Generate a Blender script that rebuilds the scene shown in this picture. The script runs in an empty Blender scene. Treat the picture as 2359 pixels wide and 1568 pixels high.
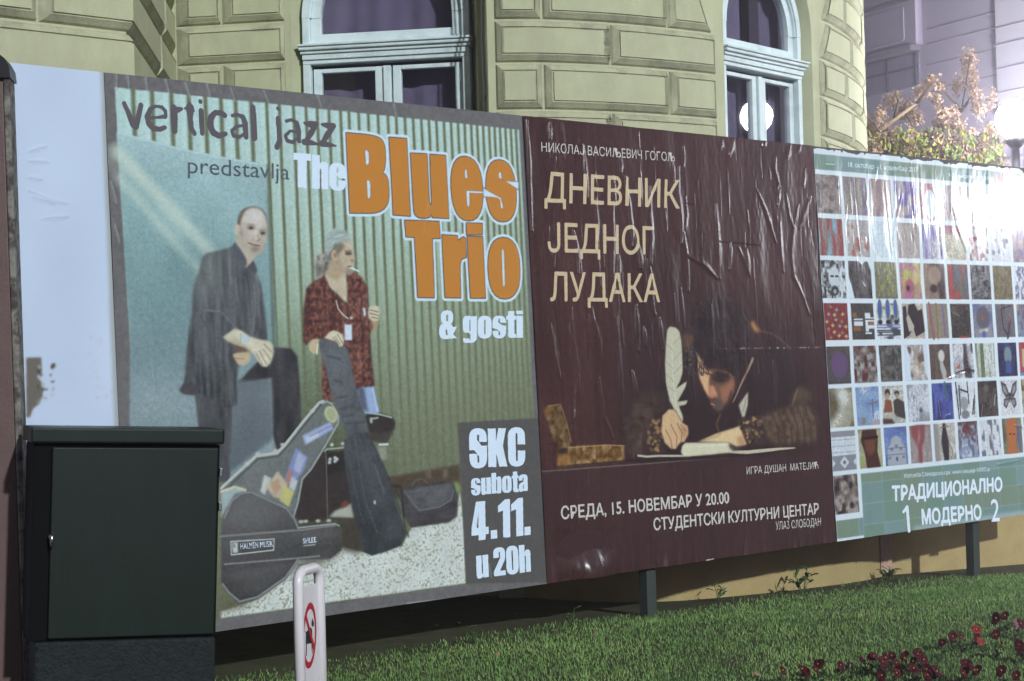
import bpy, bmesh, math, random
import numpy as np
from mathutils import Vector, Matrix
random.seed(7); RNG = np.random.default_rng(7)
R = math.radians
SC = bpy.context.scene
COL = SC.collection

# ------------------------------------------------------------------ camera
CAMZ = 1.78
CX, CY, FPX, WPX = 1179.5, 784.0, 3994.0, 2359.0          # traced picture: 2359 x 1568
PITCH, ROLL = 0.012, -0.026
_cp, _sp = math.cos(PITCH), math.sin(PITCH)
_c, _s = math.cos(ROLL), math.sin(ROLL)
FWD = Vector((0, _cp, _sp)); _r0 = Vector((1, 0, 0)); _u0 = Vector((0, -_sp, _cp))
RGT = _r0 * _c + _u0 * _s
UPV = _u0 * _c - _r0 * _s
cam = bpy.data.cameras.new('camera'); camo = bpy.data.objects.new('camera', cam); COL.objects.link(camo)
cam.sensor_width = 36; cam.lens = FPX / WPX * 36; cam.clip_end = 500; cam.clip_start = 0.1
m = Matrix((RGT, UPV, -FWD)).transposed().to_4x4(); m.translation = Vector((0, 0, CAMZ))
camo.matrix_world = m
SC.camera = camo

# ------------------------------------------------------------------ night sky and light
SUN_ELEV, SUN_AZ = R(25), R(29)          # street light from the front right; azimuth to the right of the camera's back
w = bpy.data.worlds.new("World"); SC.world = w; w.use_nodes = True
nt = w.node_tree; bg = nt.nodes['Background']
sky = nt.nodes.new('ShaderNodeTexSky'); sky.sky_type = 'NISHITA'; sky.sun_disc = False
sky.sun_elevation = R(-4); sky.sun_rotation = R(180 - 29); sky.air_density = 1.2; sky.dust_density = 3
mixw = nt.nodes.new('ShaderNodeMix'); mixw.data_type = 'RGBA'; mixw.inputs[0].default_value = 0.5
mixw.inputs[7].default_value = (0.50, 0.42, 0.62, 1)      # city glow under the night sky
nt.links.new(sky.outputs[0], mixw.inputs[6]); nt.links.new(mixw.outputs[2], bg.inputs[0])
bg.inputs[1].default_value = 0.15
sun = bpy.data.lights.new('street_light', 'SUN'); sun.energy = 3.9; sun.angle = R(1.6); sun.color = (0.90, 0.97, 1.0)
suno = bpy.data.objects.new('street_light', sun); COL.objects.link(suno)
sd = Vector((math.sin(SUN_AZ) * math.cos(SUN_ELEV), -math.cos(SUN_AZ) * math.cos(SUN_ELEV), math.sin(SUN_ELEV)))
suno.rotation_euler = sd.to_track_quat('Z', 'Y').to_euler(); suno.location = (6, -10, 8)
SC.view_settings.view_transform = 'Standard'; SC.view_settings.look = 'None'
SC.view_settings.exposure = 0.0; SC.view_settings.gamma = 1.0
SC.cycles.max_bounces = 6

# ------------------------------------------------------------------ helpers
def ray(x, y):
    return FWD * FPX + RGT * (x - CX) - UPV * (y - CY)
CAM = Vector((0, 0, CAMZ))
def at(x, y, Y):                                          # point seen at (x, y), Y metres in front
    d = ray(x, y); return CAM + d * (Y / d.y)
def at_z(x, y, z):
    d = ray(x, y); return CAM + d * ((z - CAMZ) / d.z)
def lin(c):
    c = np.asarray(c, float) / 255.0
    return np.where(c <= 0.04045, c / 12.92, ((c + 0.055) / 1.055) ** 2.4)
def tag(o, label=None, cat=None, group=None, kind=None):
    if label: o['label'] = label
    if cat: o['category'] = cat
    if group: o['group'] = group
    if kind: o['kind'] = kind
    return o
def empty(name, loc=(0, 0, 0), label=None, cat=None, group=None):
    o = bpy.data.objects.new(name, None); COL.objects.link(o); o.location = loc; o.empty_display_size = 0.1
    return tag(o, label, cat, group)
def link(name, me, mat, parent=None, smooth=False):
    o = bpy.data.objects.new(name, me); COL.objects.link(o)
    if mat is not None: me.materials.append(mat)
    if smooth: me.polygons.foreach_set('use_smooth', [True] * len(me.polygons))
    if parent is not None:
        o.parent = parent                                 # parts are built in world coordinates
        o.matrix_parent_inverse = Matrix.Translation(-Vector(parent.location)) if parent.parent is None else Matrix.Identity(4)
    return o
def mesh(name, verts, faces):
    me = bpy.data.meshes.new(name); me.from_pydata([tuple(v) for v in verts], [], faces); me.update(); return me
class MB:                                                 # collects shapes for ONE mesh
    def __init__(s): s.v = []; s.f = []
    def add(s, verts, faces):
        b = len(s.v); s.v += [tuple(v) for v in verts]; s.f += [tuple(i + b for i in f) for f in faces]
    def box(s, o, ax, ay, az, bev=0):                     # centre, three half-axis vectors
        o, ax, ay, az = map(Vector, (o, ax, ay, az))
        if bev:
            vs = []; 
            lx, ly, lz = ax.length, ay.length, az.length
            bm = bmesh.new(); bmesh.ops.create_cube(bm, size=2)
            for v in bm.verts: v.co = Vector((v.co.x * lx, v.co.y * ly, v.co.z * lz))
            bmesh.ops.bevel(bm, geom=list(bm.edges), offset=min(bev, lx * .9, ly * .9, lz * .9), segments=2, affect='EDGES', profile=0.5)
            bm.verts.index_update()
            ex, ey, ez = ax.normalized(), ay.normalized(), az.normalized()
            s.add([o + ex * v.co.x + ey * v.co.y + ez * v.co.z for v in bm.verts], [[v.index for v in f.verts] for f in bm.faces])
            bm.free(); return
        P = [o + ax * i + ay * j + az * k for i in (-1, 1) for j in (-1, 1) for k in (-1, 1)]
        s.add(P, [(0, 1, 3, 2), (4, 6, 7, 5), (0, 4, 5, 1), (2, 3, 7, 6), (0, 2, 6, 4), (1, 5, 7, 3)])
    def tube(s, pts, rad, n=10, cap=True):
        pts = [Vector(p) for p in pts]; rads = rad if hasattr(rad, '__len__') else [rad] * len(pts)
        up = None; base = len(s.v); L = len(pts)
        for i, p in enumerate(pts):
            d = (pts[min(i + 1, L - 1)] - pts[max(i - 1, 0)]).normalized()
            if up is None:
                up = d.orthogonal().normalized()
            else:
                up = (up - d * up.dot(d))
                up = up.normalized() if up.length > 1e-6 else d.orthogonal().normalized()
            sd_ = d.cross(up)
            for k in range(n):
                a = 2 * math.pi * k / n
                s.v.append(tuple(p + (up * math.cos(a) + sd_ * math.sin(a)) * rads[i]))
        for i in range(L - 1):
            for k in range(n):
                a = base + i * n + k; b = base + i * n + (k + 1) % n
                s.f.append((a, b, b + n, a + n))
        if cap:
            s.f.append(tuple(base + k for k in range(n))[::-1]); s.f.append(tuple(base + (L - 1) * n + k for k in range(n)))
    def prism(s, poly, off):                              # polygon in 3D extruded by vector
        n = len(poly); off = Vector(off)
        s.add([Vector(p) for p in poly] + [Vector(p) + off for p in poly],
              [tuple(range(n))[::-1], tuple(range(n, 2 * n))] + [(i, (i + 1) % n, n + (i + 1) % n, n + i) for i in range(n)])
    def sphere(s, c, r, nu=20, nv=12, sc=(1, 1, 1)):
        c = Vector(c); b = len(s.v)
        for j in range(nv + 1):
            t = math.pi * j / nv
            for i in range(nu):
                a = 2 * math.pi * i / nu
                s.v.append((c.x + r * sc[0] * math.sin(t) * math.cos(a), c.y + r * sc[1] * math.sin(t) * math.sin(a), c.z + r * sc[2] * math.cos(t)))
        for j in range(nv):
            for i in range(nu):
                s.f.append((b + j * nu + i, b + (j + 1) * nu + i, b + (j + 1) * nu + (i + 1) % nu, b + j * nu + (i + 1) % nu))
    def build(s, name, mat, parent=None, smooth=False, recalc=True):
        me = bpy.data.meshes.new(name); me.from_pydata(s.v, [], s.f)
        if recalc:
            bm = bmesh.new(); bm.from_mesh(me); bmesh.ops.recalc_face_normals(bm, faces=bm.faces); bm.to_mesh(me); bm.free()
        me.update()
        return link(name, me, mat, parent, smooth)

def mat(name, color, rough=0.6, spec=0.5, noise=None, bump=None, metallic=0, coat=0, emit=None, estr=0):
    """principled material; noise=(scale, second colour, contrast), bump=(scale, strength)"""
    mt = bpy.data.materials.new(name); mt.use_nodes = True
    t = mt.node_tree; b = t.nodes['Principled BSDF']
    b.inputs['Base Color'].default_value = (*color, 1); b.inputs['Roughness'].default_value = rough
    b.inputs['Specular IOR Level'].default_value = spec; b.inputs['Metallic'].default_value = metallic
    b.inputs['Coat Weight'].default_value = coat
    if emit: b.inputs['Emission Color'].default_value = (*emit, 1); b.inputs['Emission Strength'].default_value = estr
    tc = t.nodes.new('ShaderNodeTexCoord')
    if noise:
        n = t.nodes.new('ShaderNodeTexNoise'); n.inputs['Scale'].default_value = noise[0]; n.inputs['Detail'].default_value = 8
        n.inputs['Roughness'].default_value = 0.65
        t.links.new(tc.outputs['Object'], n.inputs['Vector'])
        cr = t.nodes.new('ShaderNodeValToRGB'); k = noise[2]
        cr.color_ramp.elements[0].position = 0.5 - k; cr.color_ramp.elements[1].position = 0.5 + k
        cr.color_ramp.elements[0].color = (*color, 1); cr.color_ramp.elements[1].color = (*noise[1], 1)
        t.links.new(n.outputs['Fac'], cr.inputs[0]); t.links.new(cr.outputs[0], b.inputs['Base Color'])
    if bump:
        n2 = t.nodes.new('ShaderNodeTexNoise'); n2.inputs['Scale'].default_value = bump[0]; n2.inputs['Detail'].default_value = 6
        t.links.new(tc.outputs['Object'], n2.inputs['Vector'])
        bp = t.nodes.new('ShaderNodeBump'); bp.inputs['Strength'].default_value = bump[1]; bp.inputs['Distance'].default_value = 0.01
        t.links.new(n2.outputs['Fac'], bp.inputs['Height']); t.links.new(bp.outputs[0], b.inputs['Normal'])
    return mt

# ------------------------------------------------------------------ the board plane
BA, BL = 0.738, 0.0388
B0 = Vector((-2.0557, 9.0503, CAMZ - 1.4209))
BD = Vector((math.cos(BA), math.sin(BA), 0)); _h = Vector((-math.sin(BA), math.cos(BA), 0))
BU = Vector((0, 0, 1)) * math.cos(BL) + _h * math.sin(BL)
BN = BD.cross(BU)                                          # towards the viewer
if BN.y > 0: BN = -BN
def uv(x, y):
    d = ray(x, y); t = (B0 - CAM).dot(BN) / d.dot(BN); p = CAM + d * t - B0
    return p.dot(BD), p.dot(BU)
def uvs(pts): return np.array([uv(*p) for p in pts])
def bp(u, v, h=0.0): return B0 + BD * u + BU * v + BN * h
def Z(ox, oy, k):                                          # coordinates read off an enlarged crop
    return lambda pts: [((ox + p[0] / k) / 1.3514, (oy + p[1] / k) / 1.3514) + tuple(p[2:]) for p in pts]

def rounded(pts, n=6):                                     # optional third value: corner radius
    out = []; N = len(pts)
    for i, p in enumerate(pts):
        r = p[2] if len(p) > 2 else 0
        P = np.array(p[:2], float)
        if r <= 0: out.append(tuple(P)); continue
        A = np.array(pts[i - 1][:2], float); B = np.array(pts[(i + 1) % N][:2], float)
        da = A - P; db = B - P; la = np.linalg.norm(da); lb = np.linalg.norm(db)
        a = P + da / la * min(r, la / 2); b = P + db / lb * min(r, lb / 2)
        for k in range(n + 1):
            t = k / n; out.append(tuple((1 - t) ** 2 * a * 1 + 2 * t * (1 - t) * P + t * t * b))
    return out
def gauss(a, s):
    if s <= 0: return a
    n = max(1, int(s * 2.5 + .5)); k = np.exp(-0.5 * (np.arange(-n, n + 1) / s) ** 2); k /= k.sum()
    p = np.pad(a, n, mode='edge')
    p = sum(k[i] * p[:, i:i + a.shape[1]] for i in range(2 * n + 1))
    return sum(k[i] * p[i:i + a.shape[0], :] for i in range(2 * n + 1))
def vnoise(h, w, sy, sx, seed=0):
    r = np.random.default_rng(seed); gy = int(h / sy) + 3; gx = int(w / sx) + 3; g = r.random((gy, gx))
    y = np.arange(h) / sy; x = np.arange(w) / sx
    yi = y.astype(int); xi = x.astype(int); fy = (y - yi)[:, None]; fx = (x - xi)[None, :]
    fy = fy * fy * (3 - 2 * fy); fx = fx * fx * (3 - 2 * fx)
    a = g[yi][:, xi]; b = g[yi][:, xi + 1]; c = g[yi + 1][:, xi]; d = g[yi + 1][:, xi + 1]
    return (a * (1 - fx) + b * fx) * (1 - fy) + (c * (1 - fx) + d * fx) * fy

class Canvas:                                              # print of a poster, stored later as a colour per mesh vertex
    def __init__(s, u0, u1, v0, v1, du=0.005, dv=0.004, col=(0, 0, 0)):
        s.u0, s.v0, s.du, s.dv = u0, v0, du, dv
        s.nu = int(round((u1 - u0) / du)) + 1; s.nv = int(round((v1 - v0) / dv)) + 1
        s.a = np.zeros((s.nv, s.nu, 3)) + np.array(col, float)
        s.hgt = np.zeros((s.nv, s.nu)); s.keep = np.ones((s.nv, s.nu), bool)
    def px(s, pts):                                        # traced points -> grid columns / rows
        q = uvs([p[:2] for p in pts]); return np.stack([(q[:, 0] - s.u0) / s.du, (q[:, 1] - s.v0) / s.dv], 1)
    def bbox(s, q, pad):
        x0 = max(0, int(q[:, 0].min() - pad)); x1 = min(s.nu, int(q[:, 0].max() + pad) + 2)
        y0 = max(0, int(q[:, 1].min() - pad)); y1 = min(s.nv, int(q[:, 1].max() + pad) + 2)
        return x0, x1, y0, y1
    def mpoly(s, q, blur=0.6):
        x0, x1, y0, y1 = s.bbox(q, blur * 3 + 2)
        if x1 <= x0 or y1 <= y0: return None
        S = 2
        X = (np.arange((x1 - x0) * S) + .5) / S - .5 + x0; Y = (np.arange((y1 - y0) * S) + .5) / S - .5 + y0
        ins = np.zeros((len(Y), len(X)), bool)
        n = len(q)
        for i in range(n):
            ax, ay = q[i]; bx, by = q[(i + 1) % n]
            if ay == by: continue
            rows = (Y >= min(ay, by)) & (Y < max(ay, by))
            xc = ax + (Y[rows] - ay) / (by - ay) * (bx - ax)
            ins[rows] ^= X[None, :] < xc[:, None]
        mk = ins.astype(float).reshape(y1 - y0, S, x1 - x0, S).mean((1, 3))
        return (x0, x1, y0, y1, gauss(mk, blur))
    def mstroke(s, q, wd, aa=0.7):                         # wd per point, in grid units (u)
        wd = np.asarray(wd if hasattr(wd, '__len__') else [wd] * len(q), float)
        x0, x1, y0, y1 = s.bbox(q, wd.max() * 1.5 + aa * 3 + 2)
        if x1 <= x0 or y1 <= y0: return None
        k = s.dv / s.du
        X, Yv = np.meshgrid(np.arange(x0, x1).astype(float), np.arange(y0, y1) * k)
        mk = np.zeros(X.shape)
        for i in range(max(1, len(q) - 1)):
            a = q[i] * (1, k); b = q[min(i + 1, len(q) - 1)] * (1, k); d = b - a; L = (d * d).sum()
            t = np.clip(((X - a[0]) * d[0] + (Yv - a[1]) * d[1]) / L, 0, 1) if L > 0 else np.zeros(X.shape)
            dist = np.hypot(X - a[0] - t * d[0], Yv - a[1] - t * d[1])
            rr = (wd[i] + (wd[min(i + 1, len(q) - 1)] - wd[i]) * t) / 2
            mk = np.maximum(mk, np.clip((rr - dist) / aa + .5, 0, 1))
        return (x0, x1, y0, y1, mk)
    def comp(s, mk, col, alpha=1.0):
        if mk is None: return
        x0, x1, y0, y1, m_ = mk
        c = np.asarray(col, float)
        if c.ndim > 1: c = c[y0:y1, x0:x1]
        m_ = (m_ * alpha)[..., None]
        s.a[y0:y1, x0:x1] = s.a[y0:y1, x0:x1] * (1 - m_) + c * m_
    def fill(s, pts, col, blur=0.8, alpha=1.0):
        s.comp(s.mpoly(s.px(rounded(pts)), blur), col, alpha)
    def wpx(s, p0, wpix):                                  # width given in traced pixels (height scale) -> grid units
        a = uv(p0[0], p0[1]); b = uv(p0[0], p0[1] + 10); return wpix * math.hypot(a[0] - b[0], a[1] - b[1]) / 10 / s.du
    def line(s, pts, wd, col, alpha=1.0, aa=0.9):
        q = s.px(pts); k = s.wpx(pts[0], 1)
        s.comp(s.mstroke(q, np.asarray(wd, float) * k if hasattr(wd, '__len__') else wd * k, aa), col, alpha)
    def ell(s, c, rx, ry, col, blur=1.0, alpha=1.0, rot=0):
        pts = []
        for i in range(20):
            a = i * math.pi / 10; x = rx * math.cos(a); y = ry * math.sin(a)
            pts.append((c[0] + x * math.cos(rot) - y * math.sin(rot), c[1] + x * math.sin(rot) + y * math.cos(rot)))
        s.fill(pts, col, blur, alpha)
    def nz(s, sv, su, seed): return vnoise(s.nv, s.nu, sv / s.dv, su / s.du, seed)
    def ridge(s, pts, wd, amp):                            # paper crease
        q = s.px(pts); k = s.dv / s.du; W = wd / s.du
        x0, x1, y0, y1 = s.bbox(q, W * 3)
        if x1 <= x0 or y1 <= y0: return
        X, Yv = np.meshgrid(np.arange(x0, x1).astype(float), np.arange(y0, y1) * k)
        best = np.full(X.shape, 1e9); 
        for i in range(len(q) - 1):
            a = q[i] * (1, k); b = q[i + 1] * (1, k); d = b - a; L = (d * d).sum() + 1e-9
            t = np.clip(((X - a[0]) * d[0] + (Yv - a[1]) * d[1]) / L, 0, 1)
            tt = (i + t) / (len(q) - 1); ww = W * (0.5 + 0.9 * np.sin(math.pi * np.clip(tt, .05, .95)))
            best = np.minimum(best, np.hypot(X - a[0] - t * d[0], Yv - a[1] - t * d[1]) / ww)
        s.hgt[y0:y1, x0:x1] += amp * np.exp(-best ** 2)
    def height(s, u, v):
        x = np.clip((u - s.u0) / s.du, 0, s.nu - 1.001); y = np.clip((v - s.v0) / s.dv, 0, s.nv - 1.001)
        xi = x.astype(int); yi = y.astype(int); fx = x - xi; fy = y - yi; H = s.hgt
        return (H[yi, xi] * (1 - fx) + H[yi, xi + 1] * fx) * (1 - fy) + (H[yi + 1, xi] * (1 - fx) + H[yi + 1, xi + 1] * fx) * fy
    def build(s, name, mt, parent, base=0.030, gain=1.0):
        s.hgt = np.maximum(s.hgt, -.008)
        u = s.u0 + np.arange(s.nu) * s.du; v = s.v0 + np.arange(s.nv) * s.dv
        U, V = np.meshgrid(u, v)
        P = np.array(B0)[None, None] + U[..., None] * np.array(BD) + V[..., None] * np.array(BU) + (base + s.hgt)[..., None] * np.array(BN)
        i = np.arange(s.nv * s.nu).reshape(s.nv, s.nu)
        quad = np.stack([i[:-1, :-1], i[:-1, 1:], i[1:, 1:], i[1:, :-1]], -1)
        kp = s.keep[:-1, :-1] & s.keep[1:, 1:] & s.keep[1:, :-1] & s.keep[:-1, 1:]
        quad = quad[kp].reshape(-1)
        return grid_mesh(name, P.reshape(-1, 3), quad, mt, parent, np.clip(lin(s.a.reshape(-1, 3)) * gain, 0.004, 0.9))
def grid_mesh(name, P, quad, mt, parent, colr=None):
    me = bpy.data.meshes.new(name); n = len(quad) // 4
    me.vertices.add(len(P)); me.vertices.foreach_set('co', np.ascontiguousarray(P, np.float32).reshape(-1))
    me.loops.add(len(quad)); me.loops.foreach_set('vertex_index', np.ascontiguousarray(quad, np.int32))
    me.polygons.add(n); me.polygons.foreach_set('loop_start', np.arange(0, 4 * n, 4, dtype=np.int32))
    me.polygons.foreach_set('use_smooth', np.ones(n, bool))
    if colr is not None:
        at_ = me.color_attributes.new('print', 'FLOAT_COLOR', 'POINT')
        at_.data.foreach_set('color', np.concatenate([colr, np.ones((len(P), 1))], 1).astype(np.float32).reshape(-1))
    me.update(calc_edges=True)
    return link(name, me, mt, parent)
def print_mat(name, rough, spec, grain=0.05, bump=0.0, attr=True, color=None):
    mt = bpy.data.materials.new(name); mt.use_nodes = True; t = mt.node_tree; b = t.nodes['Principled BSDF']
    b.inputs['Roughness'].default_value = rough; b.inputs['Specular IOR Level'].default_value = spec
    tc = t.nodes.new('ShaderNodeTexCoord'); n = t.nodes.new('ShaderNodeTexNoise'); n.inputs['Scale'].default_value = 160; n.inputs['Detail'].default_value = 3
    t.links.new(tc.outputs['Object'], n.inputs['Vector'])
    mr = t.nodes.new('ShaderNodeMapRange'); mr.inputs[3].default_value = 1 - grain * 3; mr.inputs[4].default_value = 1 + grain * 3
    t.links.new(n.outputs['Fac'], mr.inputs[0])
    mx = t.nodes.new('ShaderNodeMix'); mx.data_type = 'RGBA'; mx.blend_type = 'MULTIPLY'; mx.inputs[0].default_value = 1
    if attr:
        a = t.nodes.new('ShaderNodeAttribute'); a.attribute_name = 'print'; t.links.new(a.outputs['Color'], mx.inputs[6])
    else: mx.inputs[6].default_value = (*color, 1)
    t.links.new(mr.outputs[0], mx.inputs[7]); t.links.new(mx.outputs[2], b.inputs['Base Color'])
    if bump:
        mp = t.nodes.new('ShaderNodeMapping'); mp.inputs['Scale'].default_value = (26, 26, 3.0)
        n2 = t.nodes.new('ShaderNodeTexNoise'); n2.inputs['Scale'].default_value = 1; n2.inputs['Detail'].default_value = 5
        t.links.new(tc.outputs['Object'], mp.inputs[0]); t.links.new(mp.outputs[0], n2.inputs['Vector'])
        bpn = t.nodes.new('ShaderNodeBump'); bpn.inputs['Strength'].default_value = bump; bpn.inputs['Distance'].default_value = 0.02
        t.links.new(n2.outputs['Fac'], bpn.inputs['Height']); t.links.new(bpn.outputs[0], b.inputs['Normal'])
    return mt

# ---- lettering: raster masks turned into thin printed cells that follow the paper
def glyph_tris(text, bold=0.0):
    cu = bpy.data.curves.new('lettering', 'FONT'); cu.body = text; cu.size = 1; cu.offset = bold; cu.resolution_u = 4
    o = bpy.data.objects.new('lettering', cu); COL.objects.link(o); bpy.context.view_layer.update()
    ev = o.evaluated_get(bpy.context.evaluated_depsgraph_get()); me = ev.to_mesh()
    v = np.array([p.co[:2] for p in me.vertices]); f = [tuple(p.vertices) for p in me.polygons]
    ev.to_mesh_clear(); bpy.data.objects.remove(o); bpy.data.curves.remove(cu)
    return v, f
def place(v, cap, bl, br, tl, xmin=None, xmax=None):       # glyph coordinates -> board (u, v) from three traced corners
    a, b, c = (np.array(uv(*p)) for p in (bl, br, tl))
    xmin = v[:, 0].min() if xmin is None else xmin; xmax = v[:, 0].max() if xmax is None else xmax
    e = (b - a); t = (c - a)
    # keep letters upright on the board: height along the top-left edge, baseline along bl-br
    return a[None] + np.outer((v[:, 0] - xmin) / (xmax - xmin), e) + np.outer(v[:, 1] / cap, t)
def tri_mask(q, faces, shape):
    mk = np.zeros(shape, bool)
    for f in faces:
        p = q[list(f)]
        x0 = max(0, int(p[:, 0].min()) - 1); x1 = min(shape[1], int(p[:, 0].max()) + 2); y0 = max(0, int(p[:, 1].min()) - 1); y1 = min(shape[0], int(p[:, 1].max()) + 2)
        if x1 <= x0 or y1 <= y0: continue
        X, Y = np.meshgrid(np.arange(x0, x1) + .5, np.arange(y0, y1) + .5); ins = np.zeros(X.shape, bool)
        n = len(p)
        for i in range(n):
            ax, ay = p[i]; bx, by = p[(i + 1) % n]
            if ay == by: continue
            ins ^= ((ay > Y) != (by > Y)) & (X < (bx - ax) * (Y - ay) / (by - ay) + ax)
        mk[y0:y1, x0:x1] |= ins
    return mk
def cells(name, cv, mk, u0, v0, d, mt, parent, base=0.0313):
    ys, xs = np.nonzero(mk)
    n, m_ = mk.shape; ids = np.full((n + 1, m_ + 1), -1)
    for dy in (0, 1):
        for dx in (0, 1): ids[ys + dy, xs + dx] = 1
    yy, xx = np.nonzero(ids > 0); ids[yy, xx] = np.arange(len(yy))
    U = u0 + xx * d; V = v0 + yy * d
    H = base + cv.height(U, V)
    P = np.array(B0)[None] + U[:, None] * np.array(BD) + V[:, None] * np.array(BU) + H[:, None] * np.array(BN)
    quad = np.stack([ids[ys, xs], ids[ys, xs + 1], ids[ys + 1, xs + 1], ids[ys + 1, xs]], 1).reshape(-1)
    return grid_mesh(name, P, quad, mt, parent)
def text(name, cv, body, bl, br, tl, mt, parent, dil=0, cap=0.728, d=0.0022):
    v, f = glyph_tris(body)
    q = place(v, cap, bl, br, tl)
    u0, v0 = q.min(0) - 6 * d; u1, v1 = q.max(0) + 6 * d
    g = (q - (u0, v0)) / d
    mk = tri_mask(g, f, (int((v1 - v0) / d) + 1, int((u1 - u0) / d) + 1))
    for _ in range(dil):                                   # heavier stroke
        m2 = mk.copy(); m2[1:] |= mk[:-1]; m2[:-1] |= mk[1:]; m2[:, 1:] |= mk[:, :-1]; m2[:, :-1] |= mk[:, 1:]; mk = m2
    return cells(name, cv, mk, u0, v0, d, mt, parent)
def shapes(name, cv, polys, holes, mt, parent, d=0.0025, conv=True):   # polygons (traced px), minus holes
    q = [uvs(rounded(p)) if conv else np.asarray(p) for p in polys]; h = [uvs(rounded(p)) if conv else np.asarray(p) for p in holes]
    al = np.concatenate(q); u0, v0 = al.min(0) - 2 * d; u1, v1 = al.max(0) + 2 * d; sh = (int((v1 - v0) / d) + 1, int((u1 - u0) / d) + 1)
    mk = np.zeros(sh, bool)
    for p in q: mk |= tri_mask((p - (u0, v0)) / d, [range(len(p))], sh)
    for p in h: mk &= ~tri_mask((p - (u0, v0)) / d, [range(len(p))], sh)
    return cells(name, cv, mk, u0, v0, d, mt, parent)
def rr(x0, y0, x1, y1, r): return [(x0, y0, r), (x1, y0, r), (x1, y1, r), (x0, y1, r)]
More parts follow.
